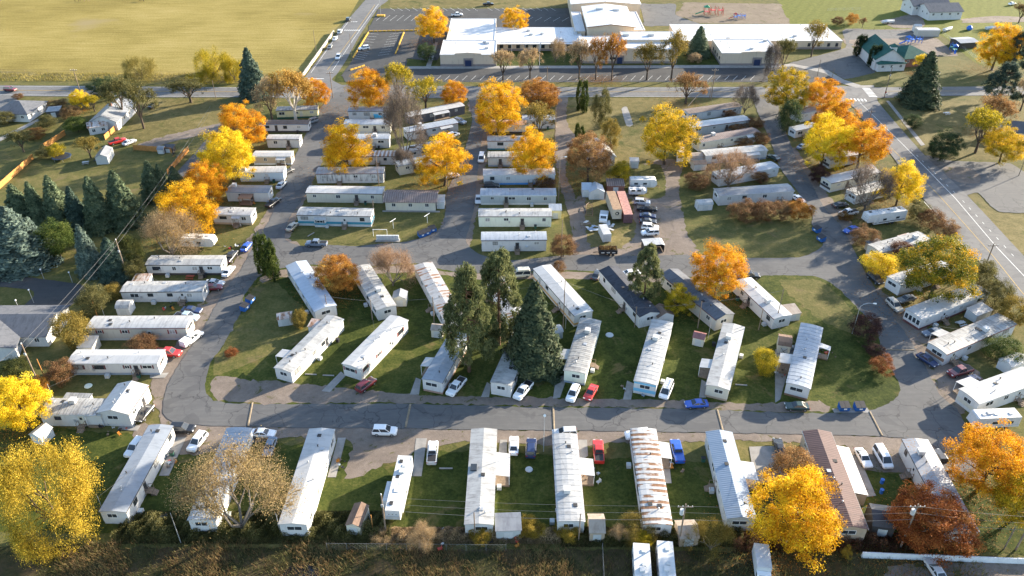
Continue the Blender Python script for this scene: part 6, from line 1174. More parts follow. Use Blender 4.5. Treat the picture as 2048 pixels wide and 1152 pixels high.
# ------------------------------------------------------------------ trees
PAL = dict(
 goldgreen=[(.10,.105,.008),(.34,.24,.012),(.60,.39,.015),(.76,.50,.03)],
 gold=[(.34,.16,.006),(.62,.33,.010),(.78,.48,.016),(.82,.58,.03)], yellow=[(.34,.20,.008),(.62,.42,.012),(.76,.56,.02),(.80,.64,.06)],
 orange=[(0.28,0.1,0.006),(0.54,0.225,0.01),(0.7,0.36,0.014),(0.78,0.46,0.03)], goldorange=[(.28,.10,.006),(.54,.23,.010),(.70,.36,.015),(.76,.46,.03)],
 amber=[(.17,.065,.014),(.33,.14,.025),(.47,.23,.04),(.54,.31,.07)], rustmaple=[(0.15,0.037,0.0108),(0.28,0.0774,0.018),(0.4,0.1276,0.0288),(0.46,0.1848,0.045)],
 rust=[(0.0886,0.0443,0.0229),(0.1645,0.0855,0.04),(0.2403,0.1327,0.0601),(0.2909,0.1917,0.0858)], rustdark=[(.05,.024,.016),(.10,.045,.028),(.14,.07,.04),(.18,.10,.055)], rustlight=[(.10,.045,.014),(.20,.09,.025),(.28,.14,.04),(.26,.18,.05)],
 maroon=[(0.0308,0.0168,0.0168),(0.063,0.0308,0.028),(0.105,0.049,0.0392),(0.14,0.077,0.049)], orangebush=[(.10,.035,.014),(.19,.06,.02),(.30,.10,.03),(.36,.17,.06)],
 brown=[(0.075,0.0475,0.0225),(0.1375,0.085,0.0375),(0.2,0.125,0.0562),(0.25,0.175,0.075)], tanorange=[(.12,.06,.025),(.23,.12,.045),(.33,.185,.07),(.40,.25,.11)],
 yelgreen=[(0.09,0.1,0.01),(0.27,0.22,0.014),(0.48,0.35,0.02),(0.62,0.45,0.03)], greengold=[(0.045,0.065,0.01),(0.12,0.135,0.014),(0.3,0.24,0.018),(0.66,0.36,0.02)],
 olive=[(0.0517,0.0517,0.0184),(0.0978,0.092,0.0299),(0.1495,0.1357,0.0483),(0.207,0.184,0.0747)], olivegreen=[(.03,.04,.012),(.06,.07,.018),(.10,.105,.026),(.16,.145,.04)], goldolive=[(.09,.07,.016),(.17,.13,.026),(.27,.195,.04),(.36,.26,.07)],
 goldbush=[(.13,.09,.014),(.25,.175,.022),(.38,.26,.035),(.44,.31,.06)], willowgold=[(0.23,0.1716,0.021),(0.437,0.312,0.0315),(0.6325,0.4368,0.0455),(0.736,0.52,0.077)], strawgold=[(.16,.13,.03),(.26,.215,.05),(.36,.29,.08),(.42,.34,.12)],
 green=[(0.0286,0.052,0.013),(0.0585,0.0884,0.0182),(0.0975,0.13,0.026),(0.156,0.169,0.039)], dkgreen=[(0.0196,0.0364,0.0168),(0.0364,0.063,0.0252),(0.063,0.0924,0.0336),(0.098,0.119,0.042)],
 tan=[(0.21,0.15,0.09),(0.33,0.237,0.135),(0.45,0.3224,0.1726),(0.54,0.3824,0.195)], tanleaf=[(0.22,0.165,0.09),(0.34,0.25,0.13),(0.44,0.32,0.15),(0.52,0.37,0.13)], tanpink=[(0.1955,0.1265,0.0862),(0.3105,0.2012,0.1265),(0.4025,0.2587,0.1552),(0.46,0.299,0.1725)], grey=[(0.0975,0.0806,0.0702),(0.156,0.1274,0.1092),(0.2015,0.1625,0.1365),(0.234,0.182,0.143)],
 birch=[(.17,.09,.022),(.32,.18,.035),(.44,.26,.05),(.50,.33,.10)],
 blue=[(0.0319,0.0486,0.0264),(0.0701,0.0994,0.0544),(0.1275,0.1634,0.0894),(0.2125,0.2539,0.1359)], bluegrey=[(0.0334,0.0529,0.0446),(0.0835,0.1176,0.0978),(0.1503,0.2,0.1615),(0.2337,0.2941,0.2391)], dkspruce=[(0.0234,0.0429,0.0331),(0.0507,0.0819,0.0624),(0.0878,0.1287,0.0936),(0.1463,0.1911,0.1365)],
 darkfir=[(0.0204,0.0347,0.0204),(0.0408,0.0612,0.0347),(0.0714,0.0938,0.049),(0.1224,0.1346,0.0694)], pineg=[(0.04,0.052,0.022),(0.085,0.1,0.04),(0.14,0.155,0.062),(0.2,0.205,0.085)], pinedk=[(0.021,0.036,0.027),(0.042,0.066,0.048),(0.075,0.105,0.075),(0.12,0.15,0.105)],
 arborg=[(.020,.034,.009),(.042,.064,.013),(.070,.092,.018),(.105,.125,.028)], arbordk=[(.010,.020,.010),(.02,.036,.015),(.034,.052,.02),(.055,.072,.03)])
def leafmat(p):
    def mk():
        n = NT('leaves_' + p); at = n.node('Attribute', attribute_name='v'); st = PAL[p]
        oi = n.node('ObjectInfo')
        fac = n.math('ADD', at.outputs['Fac'], n.math('MULTIPLY', n.math('SUBTRACT', oi.outputs['Random'], .5), .16))
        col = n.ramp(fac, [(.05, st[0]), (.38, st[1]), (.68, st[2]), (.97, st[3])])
        tr = n.node('BsdfTranslucent'); n.link(col, tr.inputs[0]); mx = n.node('MixShader'); mx.inputs[0].default_value = .34
        n.done(col, .7, .15); out = n.t.nodes['Material Output']
        n.link(n.bsdf.outputs[0], mx.inputs[1]); n.link(tr.outputs[0], mx.inputs[2]); n.link(mx.outputs[0], out.inputs[0])
        return n.mat
    return cached(('leaf', p), mk)
BARK = dict(brown=m_simple('bark_brown', (.085,.062,.046), .9, .2, .3, 3.0), grey=m_simple('bark_grey', (.13,.115,.10), .9, .2, .3, 3.0), birch=m_simple('bark_birch', (.52,.48,.42), .8, .2, .35, 4.0), pine=m_simple('bark_pine', (.15,.085,.055), .9, .2, .3, 3.0))
def quads(name, P, N, size, val, aspect=1.0, spin=None, rg=None):
    """one small leaf-shaped quad for every point"""
    n = len(P); N = N / (np.linalg.norm(N, axis=1, keepdims=True) + 1e-9)
    ref = rg.normal(size=(n, 3)) if spin is None else spin
    U = np.cross(N, ref); U /= (np.linalg.norm(U, axis=1, keepdims=True) + 1e-9); W = np.cross(N, U)
    s = size[:, None] * .5
    V = np.stack([P - U * s * .55, P + W * s * aspect * -.9, P + U * s * .55, P + W * s * aspect * .9], 1).reshape(-1, 3)
    return V, np.repeat(val, 4)
def leaf_mesh(name, V, val, extra=None):
    me = bpy.data.meshes.new(name); nv = len(V); nq = nv // 4
    me.vertices.add(nv); me.vertices.foreach_set('co', V.astype(np.float32).ravel())
    me.loops.add(nq * 4); me.loops.foreach_set('vertex_index', np.arange(nq * 4, dtype=np.int32))
    me.polygons.add(nq); me.polygons.foreach_set('loop_start', np.arange(nq, dtype=np.int32) * 4)
    me.attributes.new('v', 'FLOAT', 'POINT').data.foreach_set('value', np.clip(val, 0, 1).astype(np.float32))
    me.update(calc_edges=True); me.validate(); return me
def norm_crown(V, tk=None):
    lo, hi = np.percentile(V, .7, axis=0), np.percentile(V, 99.3, axis=0); w = max(hi[0] - lo[0], hi[1] - lo[1])
    S = np.array([1 / w, 1 / w, 1 / np.percentile(V[:, 2], 99.7)]); V = V * S
    if tk is not None:
        co = np.array([tuple(v.co) for v in tk.vertices]) * S; tk.vertices.foreach_set('co', co.astype(np.float32).ravel())
    return V, tk
def sphere_dirs(rg, n):
    d = rg.normal(size=(n, 3)); return d / np.linalg.norm(d, axis=1, keepdims=True)
def crown_clumps(rg, nc, per, shape, leaf, clump_r, aspect=1.15, jit=1.0):
    """shape(rg,nc) -> clump centres, outward dirs ; returns V,val"""
    Cc, D = shape(rg, nc); Vs, vals = [], []
    for i in range(len(Cc)):
        r = clump_r * rg.uniform(.65, 1.35); k = int(per * rg.uniform(.6, 1.4))
        d = sphere_dirs(rg, k); d = d + D[i] * .55; d /= np.linalg.norm(d, axis=1, keepdims=True)
        P = Cc[i] + d * r * (rg.uniform(.1, 1.25, (k, 1)) ** .8) * np.array([1.15, 1.15, .9])
        Nn = d * .6 + rg.normal(size=(k, 3)) * .95 * jit + np.array([0, 0, .35])
        tone = rg.normal(.5, .21); v = np.clip(tone + rg.normal(0, .19, k), 0, 1)
        V, vv = quads('l', P, Nn, leaf * rg.uniform(.65, 1.45, k), v, aspect, None, rg); Vs.append(V); vals.append(vv)
    return np.concatenate(Vs), np.concatenate(vals)
def shape_round(lobe=.22, zc=.55, rz=.45, rx=.42, zmin=.14):
    def f(rg, n):
        d = sphere_dirs(rg, n * 2); d = d[d[:, 2] > -.75][:n]
        ph = rg.uniform(0, 6.28, 6)
        lob = 1 + lobe * (np.sin(3 * np.arctan2(d[:, 1], d[:, 0]) + ph[0]) * .5 + np.sin(5 * d[:, 2] * 2 + ph[1]) * .35 + rg.normal(0, .35, len(d)))
        rad = np.where(rg.uniform(size=len(d)) < .8, rg.uniform(.78, 1.0, len(d)), rg.uniform(.3, .75, len(d))) * np.clip(lob, .6, 1.25)
        Cc = d * rad[:, None] * np.array([rx, rx, rz]) + np.array([0, 0, zc]); Cc[:, 2] = np.maximum(Cc[:, 2], zmin)
        Cc[:, 0] *= 1.0; return Cc, d
    return f
def shape_bush(rg, n):
    d = sphere_dirs(rg, n); rad = np.where(rg.uniform(size=n) < .8, rg.uniform(.75, 1.0, n), rg.uniform(.3, .75, n)) * (1 + .16 * np.sin(3 * np.arctan2(d[:, 1], d[:, 0]) + rg.uniform(0, 6)) + rg.normal(0, .06, n))
    Cc = d * rad[:, None] * np.array([.42, .42, .42]) + np.array([0, 0, .50]); Cc[:, 2] = np.maximum(Cc[:, 2], .07); return Cc, d
def shape_column(rg, n):
    z = rg.uniform(.03, .97, n); a = rg.uniform(0, 6.28, n); r = .40 * np.clip(np.sin(np.pi * np.clip(z * .86 + .12, 0, 1)) ** .6, .12, 1) * rg.uniform(.7, 1.05, n)
    D = np.stack([np.cos(a), np.sin(a), np.full(n, .5)], 1); return np.stack([np.cos(a) * r, np.sin(a) * r, z * .95], 1), D
def shape_pine(rg, n):
    z = .20 + .78 * rg.uniform(0, 1, n) ** .9; a = rg.uniform(0, 6.28, n); env = .44 * np.clip((1.04 - z) / .72, .08, 1) ** .75 * np.clip((z - .10) / .22, .5, 1)
    env *= 1 + .16 * np.sin(z * 34 + rg.uniform(0, 6)) + .12 * np.sin(a * 3 + z * 9); r = env * rg.uniform(.45, 1.0, n) ** .5
    D = np.stack([np.cos(a), np.sin(a), np.full(n, .7)], 1); return np.stack([np.cos(a) * r, np.sin(a) * r, z - r * .08], 1), D
def trunk_mesh(rg, top=.55, r=.028, limbs=6, spread=.3, w=1.0):
    m = MB(); pts = [(0, 0, -.01)]; p = Vector((0, 0, -.01))
    for k in range(4): p = p + Vector((rg.normal(0, .012), rg.normal(0, .012), top / 4)); pts.append(tuple(p))
    for k in range(4): m.tube(pts[k], pts[k+1], r * (1 - .18 * k), r * (1 - .18 * (k+1)), 7)
    for k in range(limbs):
        a = 6.28 * k / limbs + rg.uniform(-.4, .4); z0 = top * rg.uniform(.45, .95); b = Vector((math.cos(a) * spread * .5, math.sin(a) * spread * .5, z0 + .12)); e = Vector((math.cos(a) * spread, math.sin(a) * spread, z0 + rg.uniform(.2, .34)))
        m.tube((0, 0, z0), b, r * .5, r * .33, 5); m.tube(b, e, r * .33, r * .1, 5)
    return m.mesh('trunk')
def conifer_crown(rg, levels, droop, dens, zmin=.04):
    Vs, vals = [], []
    for k in range(levels):
        z = zmin + (1 - zmin) * (k / levels) ** .92; R_ = .5 * (1 - z) ** .72 + .014; R_ *= rg.uniform(.86, 1.1)
        nb = int(6 + R_ * dens)
        for b in range(nb):
            a = 6.28 * b / nb + rg.uniform(-.35, .35) + k * .7; rr = R_ * rg.uniform(.72, 1.1)
            ns = max(4, int(rr * 46)); t = np.linspace(.12, 1.0, ns)
            dirv = np.array([math.cos(a), math.sin(a), 0.0]); side = np.array([-math.sin(a), math.cos(a), 0.0])
            tone = rg.normal(.42, .13)
            for sgn in (-1, -.5, 0, .5, 1):
                lat = (1 - t * .65) * rr * .34 * sgn
                zz = z - droop * rr * t ** 1.4 + .035 * rr * np.sin(t * 3) + rg.normal(0, .006, ns) + (.10 * rr * np.maximum(0, t - .75))
                P = dirv * (rr * t)[:, None] + side * lat[:, None]; P[:, 2] = zz; P += rg.normal(0, .006, P.shape)
                Nn = np.array([0, 0, .55]) + dirv * .8 + side * sgn * .4 + rg.normal(0, .38, (ns, 3)); spin = side + rg.normal(0, .3, (ns, 3)) - dirv * sgn * .3
                v = tone + .34 * (t - .45) + rg.normal(0, .10, ns)  # paler outwards: sunlit look of the branch tips put into the needle colour
                V, vv = quads('l', P, Nn, np.full(ns, .044) * (1.15 - .3 * t) * rg.uniform(.8, 1.3, ns), v, 1.7, np.tile(-side, (ns, 1)) + rg.normal(0, .35, (ns, 3)), rg)
                Vs.append(V); vals.append(vv)
    return np.concatenate(Vs), np.concatenate(vals)
def branch_tree(rg, seed, leafn, leaf, zc=.12, up=.55, depth=6, strands=False, tw=.0016, leafj=.022):
    """limbs as a trunk mesh, fine twigs and sparse leaves as the crown"""
    tm = MB(); segs = []; tips = []
    def grow(p, d, ln, r, lev):
        q = p + d * ln
        if lev <= 2: tm.tube(p, q, r, r * .72, 5)
        else: segs.append((p, q, max(r * .8, tw)))
        if lev >= depth: tips.append(q); return
        n = 3 if lev < 3 else 2 + (rg.uniform() < .35)
        for k in range(n):
            ax = Vector(rg.normal(size=3)).normalized(); nd = (d + ax * rg.uniform(.45, .85) + Vector((0, 0, .12 if not strands else -.02))).normalized()
            grow(q, nd, ln * rg.uniform(.66, .88), r * .62, lev + 1)
        if lev >= 3: tips.append(q)
    n0 = 5
    for k in range(n0):
        a = 6.28 * k / n0 + rg.uniform(-.3, .3); grow(Vector((0, 0, zc)), Vector((math.cos(a) * .55, math.sin(a) * .55, up + rg.uniform(0, .5))).normalized(), .19, .016, 1)
    tm.tube((0, 0, -.01), (0, 0, zc), .030, .024, 7)
    pts = np.array([list(t) for t in tips]); lo, hi = pts.min(0), pts.max(0)
    sx = 1.0 / max(hi[0] - lo[0], hi[1] - lo[1]); sz = 1.0 / hi[2]
    S = np.array([sx, sx, sz]); Vs, vals = [], []
    A = np.array([list(a) for a, b, r in segs]); B = np.array([list(b) for a, b, r in segs]); rr = np.array([r for _, _, r in segs])
    for rot in (0, 1):                                   # twigs: two crossed slender blades
        d = B - A; ref = rg.normal(size=d.shape); u = np.cross(d, ref); u /= np.linalg.norm(u, axis=1, keepdims=True) + 1e-9
        w = rr[:, None] * .9
        Vs.append(np.stack([A - u * w, A + u * w, B + u * w * .6, B - u * w * .6], 1).reshape(-1, 3)); vals.append(np.repeat(rg.uniform(.0, .42, len(A)), 4))
    if leafn:
        idx = rg.integers(0, len(pts), leafn); P = pts[idx] + rg.normal(0, leafj, (leafn, 3))
        if strands: P[:, 2] -= rg.uniform(0, .14, leafn) ** 1.0
        Nn = rg.normal(size=(leafn, 3)) + np.array([0, 0, .3]); tone = rg.uniform(.1, .95, len(pts))[idx]
        V, vv = quads('l', P, Nn, leaf * rg.uniform(.6, 1.4, leafn), tone + rg.normal(0, .12, leafn), 1.6 if strands else 1.1, None, rg); Vs.append(V); vals.append(vv)
    return np.concatenate(Vs), np.concatenate(vals), tm.mesh('trunk')
TV = {}
def reg(t, V, v, tk, bk): V, tk = norm_crown(V, tk); TV.setdefault(t, []).append((leaf_mesh('crown', V, v), tk, bk))
for s in range(5):
    g = np.random.default_rng(40 + s); V, v = crown_clumps(g, 170, 230, shape_round(.22 + .05 * s), .0175, .078); reg('maple', V, v, trunk_mesh(g), 'brown')
for s in range(4):
    g = np.random.default_rng(60 + s); V, v = crown_clumps(g, 90, 190, shape_bush, .024, .12); reg('bush', V, v, trunk_mesh(g, .3, .02, 5, .2), 'brown')
for s in range(3):
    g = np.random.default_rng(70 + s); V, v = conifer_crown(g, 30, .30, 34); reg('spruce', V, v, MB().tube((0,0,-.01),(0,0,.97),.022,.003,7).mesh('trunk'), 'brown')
for s in range(3):
    g = np.random.default_rng(80 + s); V, v = crown_clumps(g, 150, 170, shape_pine, .020, .062, 1.8, 1.2)
    m = MB().tube((0,0,-.01),(0,0,.5),.030,.020,8).tube((0,0,.5),(0,0,.95),.020,.004,7)
    for k in range(16):
        a = g.uniform(0, 6.28); z0 = g.uniform(.28, .85); q = .4 * min(1, (1.03 - z0) / .62); m.tube((0,0,z0),(math.cos(a)*q, math.sin(a)*q, z0 + .01),.007,.002,4)
    reg('pine', V, v, m.mesh('trunk'), 'pine')
for s in range(3):
    g = np.random.default_rng(90 + s); V, v = crown_clumps(g, 80, 70, shape_column, .05, .13, 1.6); reg('arbor', V, v, MB().tube((0,0,-.01),(0,0,.4),.06,.03,6).mesh('trunk'), 'brown')
for s in range(3):
    g = np.random.default_rng(100 + s); reg('twig', *branch_tree(g, s, 30000, .0105, zc=.05, up=.30, depth=7, tw=.0034, leafj=.05), 'grey')
for s in range(3):
    g = np.random.default_rng(110 + s); reg('sparse', *branch_tree(g, s, 6500, .024, zc=.2, up=.9, tw=.0026), 'brown')
for s in range(2):
    g = np.random.default_rng(120 + s); reg('willow', *branch_tree(g, s, 52000, .0095, zc=.06, up=.35, strands=True, depth=7, tw=.0026, leafj=.03), 'brown')
KIND = dict(maple='maple_tree', bush='bush', spruce='spruce_tree', pine='pine_tree', arbor='columnar_evergreen', twig='bare_tree', sparse='thin_tree', willow='willow_tree')
CATS = dict(maple='tree', bush='bush', spruce='spruce', pine='pine', arbor='evergreen', twig='tree', sparse='tree', willow='tree')
litter = []
for i, (t, pal, x, y, h, w, lab) in enumerate(TREES):
    r = random.Random(900 + i); var = TV[t]; cr, tk, bk = var[i % len(var)]
    root = thing(KIND[t], lab, CATS[t], (x, y, 0), r.uniform(0, 6.28), None if t not in ('maple', 'spruce', 'bush') else {'maple': 'autumn maples', 'spruce': 'spruces', 'bush': 'bushes and shrubs'}[t])
    k = {'spruce': 1.08, 'pine': 1.02, 'maple': .98}.get(t, 1.0)
    sc = (w * k, w * k * r.uniform(.92, 1.08), h)
    if 'birch' in lab and pal == 'birch': bk = 'birch'
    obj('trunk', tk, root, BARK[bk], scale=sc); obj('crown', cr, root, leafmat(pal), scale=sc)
    if pal in ('gold', 'yellow', 'orange', 'goldorange', 'rustmaple', 'amber', 'greengold', 'tanorange') and t != 'bush': litter.append((x, y, w, pal))
# fallen leaves lie on the ground round the autumn trees
g = np.random.default_rng(5); Ps, vs_ = [], []
for x, y, w, pal in litter:
    n = int(300 + w * 130); a = g.uniform(0, 6.28, n); q = w * .5 * np.sqrt(g.uniform(0, 1.9, n)) * (1 + .3 * g.normal(size=n))
    Ps.append(np.stack([x + np.cos(a) * q - g.uniform(0, w * .35, n), y + np.sin(a) * q - g.uniform(0, w * .15, n), np.full(n, ZT + .02) + g.uniform(0, .03, n)], 1)); vs_.append(np.clip(g.normal(.35, .2, n), 0, 1))
P = np.concatenate(Ps); N_ = np.tile([0, 0, 1.0], (len(P), 1)) + g.normal(0, .25, (len(P), 3))
V, v = quads('l', P, N_, g.uniform(.16, .34, len(P)), np.concatenate(vs_), 1.0, None, g)
tag(obj('fallen_leaves', leaf_mesh('fallen_leaves', V, v), None, leafmat('amber')), 'orange and brown leaves fallen round the maples', 'leaves', kind='stuff')
# brush and weeds along the front fence
def blades(name, n, region, hmin, hmax, wid, pal, lab, cat, seed, lean=.45, fn=None):
    g = np.random.default_rng(seed); x = g.uniform(region[0], region[1], n); y = g.uniform(region[2], region[3], n)
    if fn is not None: keep = fn(x, y, g); x, y = x[keep], y[keep]; n = len(x)
    h = g.uniform(hmin, hmax, n) * (.55 + .45 * np.sin(x * .9 + g.uniform(0, .8, n)) ** 2); a = g.uniform(0, 6.28, n)
    base = np.stack([x, y, np.full(n, .02)], 1); top = base + np.stack([np.cos(a) * lean * h, np.sin(a) * lean * h, h], 1)
    u = np.stack([-np.sin(a), np.cos(a), g.normal(0, .2, n)], 1) * (wid * g.uniform(.5, 1.5, n))[:, None]
    V = np.stack([base - u, base + u, top + u * .35, top - u * .35], 1).reshape(-1, 3)
    tone = np.clip(.5 + .3 * np.sin(x * .35) + g.normal(0, .2, n), 0, 1)
    tag(obj(name, leaf_mesh(name, V, np.repeat(tone, 4)), None, leafmat(pal)), lab, cat, kind='stuff')
fx0, fy0 = (-83.98,84.73); fx1, fy1 = (82.83,82.58)
def clump(sc, th, off=0):
    def f(x, y, g): return (np.sin(x * sc + off) + np.sin(x * sc * 2.3 + y * .8 + off) * .6 + g.normal(0, .5, len(x))) > th
    return f
def vol_brush(name, n, xr, yr, zr, size, pal, lab, seed, th=-.4):
    """twiggy brush: small leaf and twig faces heaped in uneven mounds"""
    g = np.random.default_rng(seed); x = g.uniform(*xr, n); y = g.uniform(*yr, n)
    hgt = zr * np.clip(.55 + .3 * np.sin(x * .45 + seed) * np.cos(y * .5 + x * .11) + .22 * np.sin(x * 1.3 + y * 1.1) + .2 * np.sin(x * 2.9 - y * 1.7), .12, 1.15) * np.clip(1 - np.abs((y - (yr[0] + yr[1]) / 2) / (yr[1] - yr[0]) * 2) ** 3, .1, 1)
    z = hgt * g.uniform(0, 1, n) ** .55; P = np.stack([x, y, z], 1)
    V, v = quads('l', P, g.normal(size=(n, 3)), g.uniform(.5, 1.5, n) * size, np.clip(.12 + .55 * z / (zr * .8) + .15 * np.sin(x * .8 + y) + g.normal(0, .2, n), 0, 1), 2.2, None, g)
    tag(obj(name, leaf_mesh(name, V, v), None, leafmat(pal)), lab, 'brush', kind='stuff')
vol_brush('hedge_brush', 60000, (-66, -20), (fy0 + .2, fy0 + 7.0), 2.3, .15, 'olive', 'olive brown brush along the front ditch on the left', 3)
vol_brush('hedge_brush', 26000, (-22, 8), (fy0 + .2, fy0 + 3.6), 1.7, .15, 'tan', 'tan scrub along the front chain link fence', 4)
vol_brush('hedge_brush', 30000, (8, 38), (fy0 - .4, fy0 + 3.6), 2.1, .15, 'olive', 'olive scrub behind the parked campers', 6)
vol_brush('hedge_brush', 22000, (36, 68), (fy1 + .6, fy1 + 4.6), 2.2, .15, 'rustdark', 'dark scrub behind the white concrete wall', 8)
blades('ditch_weeds', 40000, (-75, 75, fy0 - 22, fy0 + .5), .25, .85, .04, 'olive', 'dark green weeds filling the front ditch', 'weeds', 11, .6)
blades('ditch_reeds', 50000, (-75, 16, fy0 - 22, fy0 + .5), .35, 1.1, .035, 'brown', 'brown dead grass in the front ditch', 'weeds', 12, .6, clump(.35, -.1))
(DITCH0, DITCH1) = ((-181.97,305.57), (-186.48,314.95))
blades('roadside_grass', 9000, (-260, -95, DITCH0[1], DITCH1[1]), .4, 1.0, .06, 'strawgold', 'dry straw grass along the field ditch', 'grass', 13, .5)
# ------------------------------------------------------------------ poles, lamps and wires
TOPS = {}
for kind, x, y, h, lab in POLES:
    cat = 'street lamp' if kind in ('lamp', 'lampu', 'streetarm', 'streetlamp', 'globe', 'lot') else 'pole'
    root = thing('street_lamp' if cat == 'street lamp' else 'utility_pole' if kind in ('cross', 'utility', 'transformer') else 'post', lab, cat, (x, y, 0), 0, None)
    thin = kind in ('streetlamp', 'streetarm', 'globe', 'lot', 'postg'); r0 = .07 if thin else .17 if kind in ('cross', 'utility', 'transformer') else .12
    mat = MAT['metal'] if thin else MAT['fence'] if kind == 'postw' else MAT['polewood']
    obj('pole', MB().tube((0,0,-.1),(0,0,h),r0,r0*.7,8).mesh('pole'), root, mat); TOPS[lab] = Vector((x, y, h))
    if kind in ('cross', 'transformer'):
        obj('crossarm', MB().box(-1.25, 1.25, -.07, .07, h - .75, h - .58).mesh('crossarm'), root, MAT['polewood'])
        for q in (-1.1, -.4, .4, 1.1): obj('insulator', boxmesh(.09, .09, .2), root, MAT['frame'], (q, 0, h - .58))
    if kind == 'utility':
        obj('insulator', boxmesh(.14, .14, .3), root, MAT['frame'], (0, 0, h)); obj('meter_box', MB().box(-.2,.2,-.35,-.12,h*.72,h*.72+.55).mesh('meter_box'), root, MAT['metal'])
    if kind == 'transformer': obj('transformer', MB().tube((-.45,-.1,h-2.2),(-.45,-.1,h-1.15),.33,.33,10).mesh('transformer'), root, paint('paleg'))
    if kind in ('lamp', 'lampu'): obj('lamp_arm', MB().tube((0,0,h-.3),(1.4,-.2,h+.1),.04,.04,5).mesh('lamp_arm'), root, MAT['metal']); obj('lamp_head', MB().tube((1.2,-.2,h+.02),(1.9,-.25,h+.02),.18,.12,8).mesh('lamp_head'), root, MAT['frame'])
    if kind == 'streetlamp': obj('lamp_head', MB().tube((0,0,h-.1),(0,-.35,h+.2),.2,.26,8).mesh('lamp_head'), root, MAT['frame'])
    if kind == 'streetarm':
        m = MB(); pts = [(0,0,h-.2),(.6,0,h+.45),(1.6,0,h+.75),(2.7,0,h+.7)]
        for a, b in zip(pts, pts[1:]): m.tube(a, b, .05, .045, 6)
        obj('lamp_arm', m.mesh('lamp_arm'), root, MAT['metal']); obj('lamp_head', MB().tube((2.6,0,h+.68),(3.3,0,h+.62),.12,.2,8).mesh('lamp_head'), root, MAT['frame'])
    if kind == 'globe':
        m = MB()
        for k in range(6):
            t0, t1 = math.pi * k / 6, math.pi * (k + 1) / 6; m.tube((0,0,h+.2-.2*math.cos(t0)),(0,0,h+.2-.2*math.cos(t1)),max(.01,.2*math.sin(t0)),max(.01,.2*math.sin(t1)),8)
        obj('lamp_globe', m.mesh('lamp_globe'), root, MAT['frame'])
    if kind == 'lot':
        obj('base', MB().box(-1.9,1.9,-.9,.9,0,.8).mesh('base'), root, MAT['kerbyellow']); obj('lamp_head', MB().box(-.9,.9,-.2,.2,h-.1,h+.1).mesh('lamp_head'), root, MAT['metal'])
    if 'stop sign' in lab:
        m = MB(); m.loft([[(.35*math.cos(math.pi/8+k*math.pi/4), q, 2.3+.35*math.sin(math.pi/8+k*math.pi/4)) for k in range(8)] for q in (-.24,-.20)]); obj('stop_sign', m.mesh('stop_sign'), root, MAT['lamp_red'])
        obj('sign_board', MB().box(.25,.95,-.23,-.19,1.1,1.8).mesh('sign_board'), root, MAT['frame'])
def wire(a, b, lab, sag=.025, r=.022, off=(0, 0, 0)):
    a, b = Vector(a) + Vector(off), Vector(b) + Vector(off); m = MB(); L = (b - a).length; prev = None
    for k in range(13):
        t = k / 12; p = a.lerp(b, t) - Vector((0, 0, 4 * sag * L * t * (1 - t)))
        if prev is not None: m.tube(prev, p, r, r, 4)
        prev = p
    tag(obj('power_line', m.mesh('power_line'), None, MAT['wirem']), lab, 'wire', 'overhead wires')
T = lambda s: next(v for k, v in TOPS.items() if s in k)
wp = [T('leaning utility pole by the stained roof'), T('big leaning utility pole by the blue')]
wire(wp[0], wp[1], 'upper wire between the two big leaning left poles', .01); wire(wp[0] - Vector((0,0,1.2)), wp[1] - Vector((0,0,1.4)), 'lower wire between the two big leaning left poles', .015)
far = Vector((*(-101.41,256.31), 9)); wire(wp[0], far, 'upper wire from the leaning pole past the gold maple', .01); wire(wp[0] - Vector((0,0,1.2)), far - Vector((0,0,1.2)), 'lower wire from the leaning pole past the gold maple', .012)
wire(wp[1], (*(-102.44,108.74), 10), 'wire running off the bottom left', .01)
fr = [T('fifth wheel nose'), T('transformer by the rusty'), T('transformer by the rust red'), T('bottom right corner')]
for i, (a, b) in enumerate(zip(fr, fr[1:])):
    seg = ['between the fifth wheel pole and the rusty roof transformer', 'between the two transformer poles', 'from the right transformer pole to the corner'][i]
    wire(a - Vector((0,0,.5)), b - Vector((0,0,.5)), 'top front wire ' + seg, .012, .014); wire(a - Vector((0,0,2.0)), b - Vector((0,0,2.0)), 'middle front wire ' + seg, .015, .014); wire(a - Vector((0,0,3.6)), b - Vector((0,0,3.6)), 'low front cable ' + seg, .018, .02)
inn = [T('pole at the gabled white'), T('pole left of the silver'), T('pole beside the rust blotched'), T('tall pole at the ochre'), T('pole at the black shingle'), T('pole at the grey shingle'), T('pole at the maroon trimmed')]
for i, (a, b) in enumerate(zip(inn, inn[1:])): wire(a - Vector((0,0,.4)), b - Vector((0,0,.4)), 'inner row wire, ' + ORD[i] + ' span from the left', .014, .018)
a0, b0 = Vector((*(63.82,276.52), 1.0)), Vector((*(74.33,286.04), 9.0))
tag(obj('brace_pole', MB().tube(a0, b0, .14, .12, 8).mesh('brace_pole'), None, m_simple('new_pole_wood', (.36,.27,.19), .85)), 'pale leaning brace pole beside the tall corner pole', 'pole')
